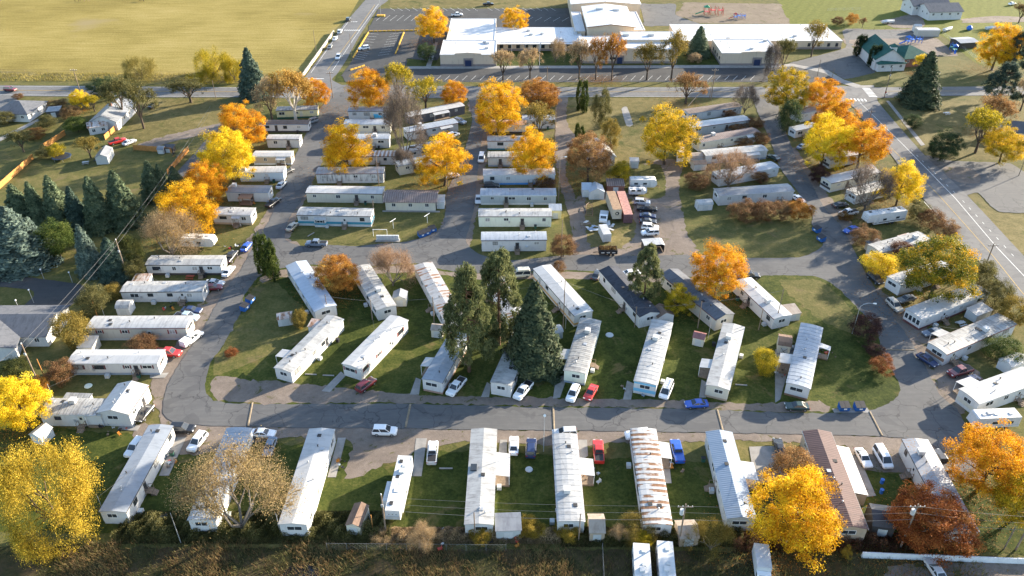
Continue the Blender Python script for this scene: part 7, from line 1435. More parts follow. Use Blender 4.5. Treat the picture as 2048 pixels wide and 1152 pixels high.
for i, (row, k, n, desc, x, y, ang, L, w, he, o) in enumerate(HOMES):
    P_ = Vector((x, y, he + .6)); best = min(((T_ - P_).length, T_) for T_ in TOPS.values() if T_.z > 4)
    if best[0] < 30 and i % 2 == 0: wire(best[1] - Vector((0, 0, .8)), P_, 'service wire to the ' + desc, .02, .014)
    if i % 3 == 1:
        s_ = -1 if y > 0 and abs(math.cos(ang)) > .7 else (1 if x > 0 else -1); q = Matrix.Rotation(ang, 2) @ Vector((L * .28, s_ * (w/2 + 1.0)))
        root = thing('trash_bin', 'dark wheeled bin beside the ' + desc, 'bin', (x + q.x, y + q.y, 0), ang, 'wheeled bins'); obj('bin', cached('tbin', lambda: MB().add([(-.26,-.3,.1),(.26,-.3,.1),(.26,.3,.1),(-.26,.3,.1),(-.32,-.38,1.0),(.32,-.38,1.0),(.32,.38,1.0),(-.32,.38,1.0)],[(0,3,2,1),(4,5,6,7),(0,1,5,4),(1,2,6,5),(2,3,7,6),(3,0,4,7)]).mesh('bin')), root, MAT['black'] if i % 2 else paint('greenp')); obj('lid', boxmesh(.7, .84, .07), root, MAT['black'], (0, 0, 1.0))
# ------------------------------------------------------------------ school
sroot = thing('school_building', 'long beige school with white flat roofs behind the road', 'school', (0, 0, 0))
def block(rect, z, wallc='stucco', base=.9, parapet=.25, roof='membrane', z0=-.02):
    x0, x1, y0, y1 = rect
    b = obj('wing', MB().box(x0, x1, y0, y1, z0, z).mesh('wing'), sroot, siding(wallc))
    obj('roof', MB().box(x0 + .35, x1 - .35, y0 + .35, y1 - .35, z - .05, z + .06).mesh('roof'), b, roofmat(roof))
    p = MB(); p.box(x0 - .1, x1 + .1, y0 - .1, y0 + .35, z, z + parapet); p.box(x0 - .1, x1 + .1, y1 - .35, y1 + .1, z, z + parapet); p.box(x0 - .1, x0 + .35, y0 + .35, y1 - .35, z, z + parapet); p.box(x1 - .35, x1 + .1, y0 + .35, y1 - .35, z, z + parapet)
    obj('parapet', p.mesh('parapet'), b, paint('white'))
    if base: obj('base_band', MB().box(x0 - .05, x1 + .05, y0 - .05, y1 + .05, 0, base).mesh('base_band'), b, paint('stuccod'))
    return b
def sdoor(b, x, y, w=2.6, h=2.6):
    obj('entrance_frame', MB().box(x - w/2 - .6, x + w/2 + .6, y - .35, y - .06, 0, h + .8).mesh('entrance_frame'), b, paint('stuccod'))
    obj('door', boxmesh(w, .1, h), b, m_simple('navy_door', (.02,.035,.09), .3, .5), (x, y - .38, 0))
def swin(b, xs, y, z, w=1.4, h=1.1):
    for x in xs: obj('window', boxmesh(w, .08, h), b, MAT['glass'], (x, y - .05, z))
RA = (-29.49,-6.55,323.79,343.49); ba = block(RA, 4.7); sdoor(ba, (RA[0] + RA[1]) / 2, RA[2])
obj('pediment', MB().prism([(RA[0]+6, 4.7), (RA[1]-6, 4.7), (RA[1]-6, 5.35), ((RA[0]+RA[1])/2, 5.75), (RA[0]+6, 5.35)], RA[2]-.12, RA[2]+.25).mesh('pediment'), ba, siding('stucco'))
RB = (-28.28,-7.34,344.82,378.06); block((RB[0], RB[1], RA[3] + .02, RB[3]), 4.3)
RC = (-7.55,30.65,344.28,366.76); bc = block(RC, 3.6, parapet=.12); swin(bc, [RC[0] + 3 + k * (RC[1]-RC[0]-6) / 9 for k in range(10)], RC[2], 1.1, 1.6, 1.5)
for k in range(7):
    xx = RC[0] + 1.5 + k * (RC[1]-RC[0]-3)/6; obj('canopy_post', boxmesh(.18, .18, 3.4), bc, paint('white'), (xx, RC[2] - 1.6, 0))
obj('canopy', MB().box(RC[0] + .5, RC[1] - .5, RC[2] - 1.9, RC[2] - .02, 3.35, 3.55).mesh('canopy'), bc, roofmat('membrane'))
RD = (33.25,53.59,352.82,385.69); bd = obj('gym', MB().box(*RD, 0, 8).mesh('gym'), sroot, siding('stucco'))
mx_ = (RD[0] + RD[1]) / 2; ring = [(RD[0]-.6, 8), (mx_, 9.2), (RD[1]+.6, 8), (RD[1]+.6, 7.85), (mx_, 9.0), (RD[0]-.6, 7.85)]
obj('roof', MB().prism(ring, RD[2]-.8, RD[3]+.4).mesh('roof'), bd, roofmat('membrane')); obj('gable', MB().prism([(RD[0], 7.9), (mx_, 9.0), (RD[1], 7.9)], RD[2]-.02, RD[2]+.3).mesh('gable'), bd, siding('stucco'))
obj('fascia', MB().prism([(RD[0]-.62, 7.7), (mx_, 8.9), (RD[1]+.62, 7.7), (RD[1]+.62, 8.0), (mx_, 9.2), (RD[0]-.62, 8.0)], RD[2]-.95, RD[2]-.81).mesh('fascia'), bd, paint('brown'))
for q in ((.35,.75),(.72,.7)): obj('rooftop_unit', boxmesh(3.2,2.0,1.1), bd, MAT['metal'], (RD[0]+(RD[1]-RD[0])*q[0], RD[2]+(RD[3]-RD[2])*q[1], 8.5))
RE = (28.21,34.21,357.08,388.93); block((RE[0], RD[0]-.7, RE[2], RE[3]), 4.6)
RF = (53.06,59.30,358.60,388.93); block((RD[1]+.7, RF[1], RF[2], RF[3]), 4.6)
RG = (28.62,61.82,394.06,423.16); bg = obj('gym', MB().box(RG[0],RG[1],RG[2],RG[3],0,7).mesh('gym'), sroot, siding('stucco'))
mx_ = (RG[0]+RG[1])/2; obj('roof', MB().prism([(RG[0]-.4,7),(mx_,8.3),(RG[1]+.4,7),(RG[1]+.4,6.85),(mx_,8.1),(RG[0]-.4,6.85)],RG[2]-.3,RG[3]+.3).mesh('roof'), bg, roofmat('membrane')); obj('gable', MB().prism([(RG[0],6.9),(mx_,8.1),(RG[1],6.9)],RG[2]-.01,RG[2]+.3).mesh('gable'), bg, siding('stucco'))
RH = (28.89,68.52,327.49,346.23); bh = block(RH, 5.6); xd = RH[0] + (RH[1]-RH[0]) * .40; sdoor(bh, xd, RH[2], 2.2); swin(bh, [RH[0]+8, RH[0]+13, RH[1]-9, RH[1]-13], RH[2], 1.7, 2.6, .9)
obj('pediment', MB().prism([(xd-7,5.6),(xd+7,5.6),(xd+7,6.2),(xd,6.6),(xd-7,6.2)],RH[2]-.12,RH[2]+.25).mesh('pediment'), bh, siding('stucco'))
RI = (46.94,69.77,337.87,349.42); bi = block((RI[0],RI[1],RI[2],RI[3]), 6.6, base=0)
for q in (.08, .55): obj('rooftop_unit', boxmesh(2.6,1.8,1.0), bi, MAT['metal'], (RI[0]+(RI[1]-RI[0])*q, (RI[2]+RI[3])/2, 6.65))
RJ = (72.46,143.39,346.42,371.55); bj = block(RJ, 3.6, parapet=.12); swin(bj, [RJ[0] + (RJ[1]-RJ[0]) * k for k in (.05,.1,.15,.66,.72,.80,.86,.92,.97)], RJ[2], 1.2, 1.2, 1.5)
RK = (86.18,110.19,324.80,343.91); bk_ = block(RK, 5.0); sdoor(bk_, RK[0] + (RK[1]-RK[0]) * .62, RK[2])
xk = RK[0] + (RK[1]-RK[0]) * .62; obj('pediment', MB().prism([(xk-7,5.0),(xk+7,5.0),(xk+7,5.6),(xk,5.95),(xk-7,5.6)],RK[2]-.12,RK[2]+.25).mesh('pediment'), bk_, siding('stucco'))
for k in range(4): obj('side_window', boxmesh(.08,1.2,1.3), bk_, MAT['glass'], (RK[0]-.05, RK[2]+3+k*4, 1.6))
g = np.random.default_rng(91)
for b_, R_, z_, n_ in ((ba, RA, 4.76, 5), (bc, RC, 3.66, 9), (bh, RH, 5.66, 6), (bj, RJ, 3.66, 14), (bk_, RK, 5.06, 5)):
    for q in range(n_):
        big = g.uniform() < .35; obj('rooftop_unit' if big else 'roof_pipe', boxmesh(1.5, 1.2, .8) if big else vent_mesh(), b_, MAT['metal'] if q % 2 else paint('paleg'), (g.uniform(R_[0] + 2, R_[1] - 2), g.uniform(R_[2] + 2, R_[3] - 2), z_), scale=None if big else (1.8, 1.8, 1.8))
# ------------------------------------------------------------------ houses, church and larger outbuildings
def gable_house(name, lab, cat, fr, w, he, rise, wallc, roofk, hip=False, wins=True, gable_front=False, chimney=False, over=.5, shut=None):
    x, y, ang, L = fr; root = thing(name, lab, cat, (x, y, 0), ang)
    obj('wall', MB().box(-L/2, L/2, -w/2, w/2, -.02, he).mesh('wall'), root, siding(wallc))
    A, B = (L/2, w/2) if gable_front else (w/2, L/2)
    def pl(q, t, z): return (q, t, z) if gable_front else (t, q, z)
    o = over
    if hip:
        k = min(B, A) * .95
        vs_ = [pl(-A-o,-B-o,he), pl(A+o,-B-o,he), pl(A+o,B+o,he), pl(-A-o,B+o,he), pl(0,-B+k,he+rise), pl(0,B-k,he+rise)]
        m = MB().add(vs_, [(0,1,4),(1,2,5,4),(2,3,5),(3,0,4,5),(3,2,1,0)])
        m.box(-L/2-o+.02, L/2+o-.02, -w/2-o+.02, w/2+o-.02, he-.16, he-.003); obj('roof', m.mesh('roof'), root, roofmat(roofk))
    else:
        ring = [(-A-o,-rise*o/A+.14),(0,rise+.14),(A+o,-rise*o/A+.14),(A+o,-rise*o/A),(0,rise),(-A-o,-rise*o/A)]
        obj('roof', MB().loft([[pl(q,t,he+z) for q,z in ring] for t in (-B-o,B+o)]).mesh('roof'), root, roofmat(roofk))
        for s in (-1,1): obj('gable', MB().loft([[pl(q,s*(B-t),he+z) for q,z in ((-A,-.01),(0,rise-.01),(A,-.01))] for t in (.2,0)]).mesh('gable'), root, siding(wallc))
    if wins:
        for k in range(max(2, int(L/3.6))): add_window(root, -L/2 + L*(k+.5)/max(2,int(L/3.6)), -w/2-.001, he-1.75, 0, 1.1, 1.1, MAT['frame'], shut)
        sgn = 1 if x < 0 else -1
        for k in range(max(1, int(w/4))): add_window(root, sgn*(L/2+.001), -w/2 + w*(k+.5)/max(1,int(w/4)), he-1.75, sgn*math.pi/2, 1.0, 1.0, MAT['frame'])
    if chimney: obj('chimney', MB().box(-.35,.35,-.35,.35,he,he+rise+.9).mesh('chimney'), root, paint('brick'))
    return root
gable_house('cottage', 'white cottage with a dark hipped roof at the left edge', 'house', (-174.83,270.61,-0.0751,12.39), 12, 3.0, 2.4, 'white', 'houseg', hip=True)
h2 = gable_house('house', 'long white house with a grey gabled roof and chimney', 'house', (-139.75,265.63,1.5974,17.70), 9, 3.2, 2.2, 'white', 'greyflat', chimney=True)
gable_house('sunroom', 'glazed sunroom with a rusty white roof below the grey house', 'house', (-141.33,256.23,0.4538,5.91), 5, 2.6, .9, 'white', 'rustflat', over=.3)
gable_house('house', 'white house with a long grey roof beside the dark driveway', 'house', (-109.82,142.68,0.0104,17.23), 11, 3.0, 1.7, 'white', 'houseg')
gable_house('house_wing', 'front wing of the grey roofed driveway house', 'house', (-112.46,136.57,1.8524,10.08), 11, 3.0, 1.6, 'white', 'houseg')
gable_house('house', 'grey roofed house cut off by the right edge', 'house', (172.47,251.86,-0.2689,12.57), 9, 3.0, 2.0, 'white', 'houseg')
gable_house('garage', 'white garage with a grey roof on the mown lawn', 'garage', (208.43,398.04,0.1057,16.77), 12, 4.0, 2.4, 'white', 'houseg', wins=True)
gable_house('house', 'white house behind the lawn garage', 'house', (205.33,406.44,0.1462,19.08), 10, 4.5, 2.6, 'white', 'houseg')
gable_house('community_hall', 'cream hall with a brown striped metal roof beside the clothesline lawn', 'hall', (-28.61,202.53,-0.0213,14.08), 6.5, 3.0, 1.0, 'cream', 'brownrib', over=.6)
gable_house('cottage', 'white cottage with a pale gable under the faded orange tree', 'house', (27.60,233.16,0.2086,7.14), 10, 3.2, 2.4, 'white', 'paleroof', gable_front=True)
gable_house('storage_container', 'beige storage container with a white roof in the play yard', 'container', (189.38,366.84,0.0000,9.98), 4, 2.8, .3, 'beige', 'white', wins=False, over=.05)
gable_house('canopy_shelter', 'grey roofed shelter beside the church yard fence', 'shelter', (198.76,351.03,0.1762,8.22), 7, 2.6, .5, 'dark', 'greyflat', wins=False)
ch = thing('church', 'white church with a dark green roof and small cupola', 'church', (0, 0, 0))
def chpart(nm, fr, w, he, rise, wallc, hip=False, gf=False):
    r = gable_house(nm, 'x', None, fr, w, he, rise, wallc, 'green', hip=hip, wins=True, gable_front=gf, over=.45)
    del r['label']; r.parent = ch; return r
chpart('nave', (153.38,328.83,1.5352,20.52), 11.5, 4.6, 4.0, 'white'); chpart('side_wing', (165.13,330.49,0.2377,13.63), 14, 3.6, 3.2, 'brick', hip=True); chpart('porch', (153.53,320.14,0.1083,11.48), 5, 3.2, 1.3, 'white', hip=True)
cx_, cy_ = (153.88,320.49)
obj('cupola', MB().box(cx_-1.1, cx_+1.1, cy_-1.1, cy_+1.1, 6.5, 9.3).mesh('cupola'), ch, siding('white')); obj('cupola_roof', MB().add([(cx_-1.5,cy_-1.5,9.3),(cx_+1.5,cy_-1.5,9.3),(cx_+1.5,cy_+1.5,9.3),(cx_-1.5,cy_+1.5,9.3),(cx_,cy_,10.6)],[(0,1,4),(1,2,4),(2,3,4),(3,0,4),(3,2,1,0)]).mesh('cupola_roof'), ch, roofmat('green'))
# ------------------------------------------------------------------ containers and trailers in the gravel lot
def container(nm, lab, fr, w, h, body, roofk, wheels_=False):
    x, y, a, L = fr; root = thing(nm, lab, 'container', (x, y, ZT), a, None); z0 = 1.0 if wheels_ else .1
    obj('body', MB().box(-L/2, L/2, -w/2, w/2, z0, h).mesh('body'), root, body); obj('roof', MB().box(-L/2+.03, L/2-.03, -w/2+.03, w/2-.03, h, h+.05).mesh('roof'), root, roofk)
    for s in (-1, 1): obj('door', boxmesh(.06, w/2-.08, h-z0-.15), root, body, (-L/2-.02, s*w/4, z0+.07))
    rib = cached(('rib', w, h), lambda: MB().box(-.05,.05,-w/2-.05,-w/2,z0+.05,h-.05).box(-.05,.05,w/2,w/2+.05,z0+.05,h-.05).mesh('rib'))
    for k in range(int(L/1.2)): obj('side_rib', rib, root, body, (-L/2+.6+k*1.2, 0, 0))
    if wheels_: wheels(root, (L/2-1.6, L/2-2.8), w/2-.2, .48); obj('landing_leg', MB().box(-L/2+1.8,-L/2+1.95,-.9,.9,0,z0).mesh('landing_leg'), root, MAT['black'])
    return root
tr = container('semi_trailer', 'tan semi trailer with a round emblem on its end', (28.46,197.90,1.6378,11.05), 2.5, 3.9, m_simple('trailer_tan', (.42,.38,.31), .6), m_simple('trailer_roof', (.30,.20,.13), .8, .2, .3), True)
Lt = 0
em = MB(); em.loft([[(q, .55*math.cos(k*.5236), 2.75+.55*math.sin(k*.5236)) for k in range(12)] for q in (-.02, .02)])
tl = (28.46,197.90,1.6378,11.05); obj('emblem', em.mesh('emblem'), tr, MAT['black'], (-tl[3]/2-.06, 0, 0)); obj('emblem_mark', MB().prism([(-.03,2.5),(.03,2.5),(.03,3.0),(-.03,3.0)],-.12,.22).mesh('emblem_mark'), tr, paint('cream'), (-tl[3]/2-.07, 0, 0))
container('shipping_container', 'faded red shipping container beside the tan semi trailer', (31.61,198.79,1.6093,14.03), 2.45, 2.7, m_simple('container_maroon', (.13,.07,.08), .6, .3, .25), m_simple('container_roof', (.38,.20,.17), .7, .3, .3))
c3 = container('enclosed_trailer', 'small white enclosed trailer beside the scrap pile', (24.72,184.26,1.7177,5.40), 2.2, 2.4, paint('white'), roofmat('white'))
x, y, a, L = (24.67,175.67,0.0000,5.00)[:4]
dt = thing('dump_trailer', 'black dump trailer full of brush on the cross street', 'trailer', (x, y, ZT), 0)
m = MB(); m.box(-2.4,2.4,-1.2,-1.1,.7,1.75); m.box(-2.4,2.4,1.1,1.2,.7,1.75); m.box(-2.4,-2.3,-1.1,1.1,.7,1.75); m.box(2.3,2.4,-1.1,1.1,.7,1.75); m.box(-2.3,2.3,-1.1,1.1,.6,.72)
obj('bed', m.mesh('bed'), dt, MAT['black']); obj('hitch', MB().tube((-2.4,.4,.6),(-3.8,0,.5),.06,.06,5).tube((-2.4,-.4,.6),(-3.8,0,.5),.06,.06,5).mesh('hitch'), dt, MAT['black'])
for s in range(3): obj('side_letter', MB().box(-1.75+s*1.4,-.95+s*1.4,-1.22,-1.2,1.0,1.18).mesh('side_letter'), dt, MAT['frame'])
wheels(dt, (.3, 1.25), 1.15, .38)
g = np.random.default_rng(77); P = np.stack([g.uniform(-2.2,2.2,900), g.uniform(-1,1,900), 1.3+g.uniform(0,.7,900)],1); V, v = quads('l', P, g.normal(size=(900,3)), g.uniform(.15,.4,900), g.uniform(0,1,900), 2.0, None, g); obj('brush_load', leaf_mesh('brush_load', V, v), dt, leafmat('brown'))['kind'] = 'stuff'
x, y, a, L = (36.58,177.78,0.0953,5.25)
cp = thing('carport', 'small open carport with a white roof and black inside', 'carport', (x, y, ZT), a)
obj('roof', MB().prism([(-L/2-.1,2.3),(L/2-.6,2.45),(L/2+.1,2.1),(L/2+.1,2.2),(L/2-.6,2.55),(-L/2-.1,2.4)],-1.7,1.7).mesh('roof'), cp, roofmat('white')); obj('back_wall', MB().box(-L/2,L/2,1.4,1.5,0,2.25).mesh('back_wall'), cp, MAT['black'])
for s in (-1,1): obj('side_wall', MB().box(s*L/2-.05,s*L/2+.05,-1.5,1.4,0,2.2 if s<0 else 2.05).mesh('side_wall'), cp, MAT['black'])
x, y = (25.40,193.88); st = box_truck(x, y, math.radians(-100), 'old white semi tractor beside the tan trailer', 5.2, 2.3, 1.5)
x, y = (22.95,189.68)
g = np.random.default_rng(31); sp = thing('scrap_pile', 'heap of metal sheets and boards in the gravel lot', 'scrap', (x, y, ZT))
for k in range(16):
    o_ = obj('sheet', boxmesh(round(g.uniform(1.2,3.6),1), round(g.uniform(.3,1.0),1), .06), sp, g.choice([MAT['metal'], MAT['wood'], paint('white'), paint('slate')]), (g.uniform(-3.2,4.5), g.uniform(-4,2), .1+g.uniform(0,.7))); o_.rotation_euler = (g.uniform(-.4,.4), g.uniform(-.3,.3), g.uniform(0,3.14))
x, y = (21.72,198.21); fr_ = thing('boat_trailer', 'rusty empty trailer frame in the gravel lot', 'trailer', (x, y, ZT), 1.5)
m = MB()
for s in (-.9,.9): m.tube((-3.2,s,.6),(3.2,s*.9,.6),.08,.08,5)
for k in range(6): m.tube((-3+k*1.2,-.9,.6),(-3+k*1.2,.9,.6),.06,.06,5)
m.tube((3.2,.8,.6),(4.8,0,.5),.07,.07,5).tube((3.2,-.8,.6),(4.8,0,.5),.07,.07,5)
for q in ((-3,-.9),(-3,.9),(2.4,.9),(2.4,-.9)): m.tube((q[0],q[1],.6),(q[0],q[1],2.6),.05,.05,4)
obj('frame', m.mesh('frame'), fr_, paint('brown')); wheels(fr_, (-.5,), .95, .36)
# ------------------------------------------------------------------ dumpsters, mailboxes, clothesline
def dumpster_parts():
    m = MB(); m.add([(-.95,-.62,.1),(.95,-.62,.1),(.95,.75,.1),(-.95,.75,.1),(-.95,-.78,1.15),(.95,-.78,1.15),(.95,.75,1.5),(-.95,.75,1.5)],[(0,3,2,1),(0,1,5,4),(1,2,6,5),(2,3,7,6),(3,0,4,7),(4,5,6,7)])
    for s in (-1,1): m.box(s*1.0-.07,s*1.0+.07,-.2,.3,.7,.9)
    l = MB(); l.add([(-.98,-.86,1.16),(-.02,-.86,1.16),(-.02,.78,1.53),(-.98,.78,1.53),(-.98,-.86,1.22),(-.02,-.86,1.22),(-.02,.78,1.59),(-.98,.78,1.59)],[(0,3,2,1),(4,5,6,7),(0,1,5,4),(1,2,6,5),(2,3,7,6),(3,0,4,7)])
    return m.mesh('bin'), l.mesh('lid')
bm_, lm_ = dumpster_parts()
for (px, a, lab) in [((-24.11,184.55),.5,'left of three blue dumpsters on the hall lawn corner'),((-22.87,185.61),.5,'middle of three blue dumpsters on the hall lawn corner'),((-21.52,187.23),.5,'right of three blue dumpsters on the hall lawn corner'),
    ((82.29,187.23),-1.15,'far blue dumpster on the right street edge'),((81.98,182.45),-1.15,'near blue dumpster on the right street edge'),((-61.62,153.99),1.25,'far blue dumpster on the left street edge'),((-62.08,150.95),1.25,'near blue dumpster on the left street edge'),
    ((65.41,117.00),0.03,'left blue dumpster on the concrete pad by the long bump'),((68.47,117.00),0.03,'right blue dumpster on the concrete pad by the long bump')]:
    root = thing('dumpster', lab, 'dumpster', (*px, ZT + .004), a, 'blue dumpsters'); obj('bin', bm_, root, MAT['dumpblue']); obj('lid', lm_, root, MAT['black']); obj('lid', lm_, root, MAT['black'], (1.0, 0, 0))
    obj('label_plate', MB().box(-.3,.3,-.80,-.75,.62,.95).mesh('label_plate'), root, MAT['frame'])
x, y = (-32.95,182.45); mbx = thing('mailbox_cluster', 'white cluster of mailboxes on the cross street edge', 'mailboxes', (x, y, ZT))
obj('slab', boxmesh(6.4, 1.6, .15), mbx, MAT['concrete'])
for k in range(7):
    b = obj('mailbox', boxmesh(.78, .55, 1.0), mbx, paint('paleg'), (-2.6 + k * .86, .1, .55)); obj('door', boxmesh(.66, .03, .8), b, paint('white'), (0, -.28, .1))
obj('stand', MB().box(-3,3,-.1,.3,.15,.55).mesh('stand'), mbx, paint('paleg'))
x, y = (-35.27,184.82); tag(obj('wood_frame', MB().box(-1.9,-1.8,-.05,.05,0,2.1).box(1.8,1.9,-.05,.05,0,2.1).box(-1.95,1.95,-.06,.06,2.1,2.2).mesh('wood_frame'), None, MAT['frame'], (x, y, 0)), 'white notice frame left of the mailboxes', 'frame')
for p_, lab in (((-32.31,189.13), 'left white clothesline post on the lawn'), ((-23.31,192.18), 'right white clothesline post on the lawn')):
    root = thing('clothesline_post', lab, 'post', (*p_, 0), 1.0, 'clothesline posts'); obj('pole', MB().tube((0,0,0),(0,0,2.6),.07,.07,6).mesh('pole'), root, MAT['frame']); obj('crossbar', MB().box(-1.2,1.2,-.06,.06,2.5,2.62).mesh('crossbar'), root, MAT['frame'])
# ------------------------------------------------------------------ fences, walls and kerbs
def panels(name, lab, cat, a, b, step, mesh_, mat, post=None, pmat=None, pname='panel', z=0):
    a, b = Vector(a), Vector(b); d = b - a; n = max(1, round(d.length / step)); ang = math.atan2(d.y, d.x); root = thing(name, lab, cat, (*a, z), ang)
    st = d.length / n
    for k in range(n):
        obj(pname, mesh_, root, mat, (st * (k + .5), 0, rng.uniform(-.03, .03)), scale=(st / step, 1, rng.uniform(.96, 1.04)))
        if post is not None: obj('post', post, root, pmat, (st * k, 0, 0))
    return root
def fence_panel():
    m = MB()
    for k in range(8): m.box(-1.18+k*.295,-1.18+k*.295+.27,-.02,.02,.05,1.8+.02*(k%3))
    m.box(-1.19,1.19,.02,.06,.4,.5); m.box(-1.19,1.19,.02,.06,1.4,1.5); return m.mesh('panel')
fp = fence_panel(); pp = MB().box(-.06,.06,-.06,.06,0,1.95).mesh('post')
for a, b, lab in [((-152.20,212.74),(-152.53,233.73),'cedar fence running to the left edge'),((-152.95,241.82),(-151.21,252.88),'cedar fence between the bushes left of the sunroom'),((-136.05,248.69),(-135.96,263.38),'bright cedar fence beside the sunroom'),((-123.34,240.64),(-109.95,238.30),'cedar fence behind the cluttered yard'),((-105.63,222.17),(-105.13,239.86),'tall cedar fence along the cottage lane')]:
    panels('wooden_fence', lab, 'fence', a, b, 2.4, fp, MAT['fence'], pp, MAT['fence'])
wm = m_simple('whitewashed_wall', (.62,.63,.64), .9, .2, .15, .8)
panels('concrete_wall', 'pale concrete wall along the bottom right', 'wall', (56.39,82.39), (83.83,81.15), 3.0, MB().add([(-1.49,-.25,0),(1.49,-.25,0),(1.49,.25,0),(-1.49,.25,0),(-1.49,-.09,1.15),(1.49,-.09,1.15),(1.49,.09,1.15),(-1.49,.09,1.15)],[(0,3,2,1),(4,5,6,7),(0,1,5,4),(1,2,6,5),(2,3,7,6),(3,0,4,7)]).mesh('panel'), wm)
panels('concrete_barrier', 'concrete barrier between the school road and pasture', 'barrier', (-83.53,310.20), (-82.16,370.59), 4.0, MB().box(-1.98,1.98,-.2,.2,0,1.3).mesh('section'), m_simple('barrier_concrete', (.48,.42,.34), .9), pname='section')
kb = MB().box(-.85,.85,-.22,.22,0,.5).mesh('kerb_block')
for a, b, lab in [((-67.31,333.85),(-66.23,370.59),'yellow kerb blocks on the road side of the school lot'),((-66.24,372.17),(-43.70,373.76),'yellow kerb blocks at the far side of the school lot'),((-49.96,339.20),(-49.85,370.59),'yellow kerb blocks dividing the school lot'),((-65.90,317.97),(-60.75,324.17),'yellow kerb blocks at the school lot entrance')]:
    panels('yellow_kerb', lab, 'kerb', a, b, 2.1, kb, MAT['kerbyellow'], pname='kerb_block', z=ZT)
def wire_fence(lab, a, b, h, step, rails, mat=MAT['metal'], name='wire_fence'):
    a, b = Vector(a), Vector(b); d = b - a; L = d.length; root = thing(name, lab, 'fence', (*a, 0), math.atan2(d.y, d.x)); n = max(1, int(L/step))
    pm = cached(('wp', h), lambda: MB().tube((0,0,0),(0,0,h+.05),.04,.04,5).mesh('post'))
    for k in range(n+1): obj('post', pm, root, mat, (L*k/n, 0, 0))
    m = MB()
    for z in rails: m.tube((0,0,z),(L,0,z),.02,.02,4)
    if h > 1.4:
        for k in range(int(L/.6)): m.tube((k*.6,0,.05),(min(L,k*.6+1.6),0,h-.05),.006,.006,3); m.tube((min(L,k*.6+1.6),0,.05),(k*.6,0,h-.05),.006,.006,3)
    obj('mesh', m.mesh('mesh'), root, mat)
wire_fence('chain link fence behind the front brush', (-30.07,83.75), (-0.98,83.46), 1.7, 3.0, (1.68,), MAT['wirem'])
wire_fence('chain link fence running to the bottom edge by the campers', (14.67,83.75), (14.28,76.29), 1.7, 3.0, (1.68,), MAT['wirem'])
wire_fence('wire fence along the pasture edge', (-216.07,317.36), (-84.78,311.37), 1.2, 9.0, (.3,.7,1.1), MAT['wood'])
wire_fence('school front rail fence', (-30.19,303.86), (101.16,303.86), .8, 7.0, (.4,.75))
wire_fence('dark fence between the play yard and mown lawn', (148.09,374.55), (189.17,375.36), 1.3, 5.0, (.3,.8,1.25), MAT['dark'])
wire_fence('fence along the church yard path', (197.77,369.03), (194.65,314.35), 1.3, 4.0, (.3,.8,1.25))
wire_fence('garden enclosure fence on the mown lawn', (157.93,408.08), (174.87,409.93), 1.3, 4.0, (.3,.8,1.25))
for p_, a, lab in [((-11.97,101.41),0,'concrete wheel stop beside the silver pickup'),((47.00,124.33),-.1,'concrete wheel stop right of the cream ended home'),((-41.95,127.65),-.05,'left concrete wheel stop beside the narrow white home'),((-38.23,127.33),-.05,'right concrete wheel stop below the red shuttered home'),((-54.07,185.61),1.0,'concrete wheel stop beside the tan sedan')]:
    tag(obj('wheel_stop', cached('ws', lambda: MB().prism([(-.15,0),(.15,0),(.1,.15),(-.1,.15)],-1.2,1.2).mesh('wheel_stop')), None, MAT['concrete'], (*p_, ZT), a + math.pi/2), lab, 'wheel stop', 'concrete wheel stops')
# ------------------------------------------------------------------ playgrounds and yard things
def play(lab, p_, c1, c2, c3, rot, s=1.0):
    root = thing('play_structure', lab, 'playground', (*p_, ZT), rot); root.scale = (s, s, s)
    for i in range(3):
        for q in ((-1,-1),(1,-1),(1,1),(-1,1)): obj('post', boxmesh(.16,.16,3.2), root, c1, (q[0]+i*3.0, q[1]+(i%2)*1.2, 0))
        obj('platform', boxmesh(2.1,2.1,.15), root, c2, (i*3.0, (i%2)*1.2, 1.3+.3*i))
    obj('roof', MB().add([(-1.3,-1.3,3.2),(1.3,-1.3,3.2),(1.3,1.3,3.2),(-1.3,1.3,3.2),(0,0,4.2)],[(0,1,4),(1,2,4),(2,3,4),(3,0,4),(3,2,1,0)]).mesh('roof'), root, c3)
    obj('slide', MB().loft([[(-1.0,-.45,1.5),(-1.0,.45,1.5),(-1.0,.45,1.7),(-1.0,.35,1.58),(-1.0,-.35,1.58),(-1.0,-.45,1.7)],[(-4.6,-.45,.2),(-4.6,.45,.2),(-4.6,.45,.42),(-4.6,.35,.28),(-4.6,-.35,.28),(-4.6,-.45,.42)]]).mesh('slide'), root, c3)
    obj('climber', MB().tube((7,-.8,0),(7,-.8,2.2),.06,.06,5).tube((7,1.6,0),(7,1.6,2.2),.06,.06,5).tube((7,-.8,2.2),(7,1.6,2.2),.06,.06,5).tube((6.2,.4,1.9),(7,.4,2.2),.06,.06,5).mesh('climber'), root, c1)
red, grn, blu = m_simple('play_red', (.45,.06,.04), .5), m_simple('play_green', (.05,.25,.12), .5), m_simple('play_blue', (.03,.14,.50), .5)
play('red and green play structure with slide behind the school', (95.64,400.80), red, red, grn, 0, 1.15); play('blue play structure beside the storage container', (175.70,353.96), blu, blu, blu, .2, .9); play('blue climbing tower by the church yard fence', (191.14,342.62), blu, grn, blu, 1.2, .8)
play('small blue climber on the school chips', (108.30,393.73), blu, blu, red, .1, .7)
x, y = (11.38,324.80); fl = thing('flagpole', 'white flagpole before the school corridor', 'flagpole', (x, y, 0)); obj('pole', MB().tube((0,0,0),(0,0,9.5),.09,.05,8).mesh('pole'), fl, MAT['frame']); obj('flag', MB().box(.05,.5,-.03,.03,7.2,9.2).mesh('flag'), fl, paint('paleg'))
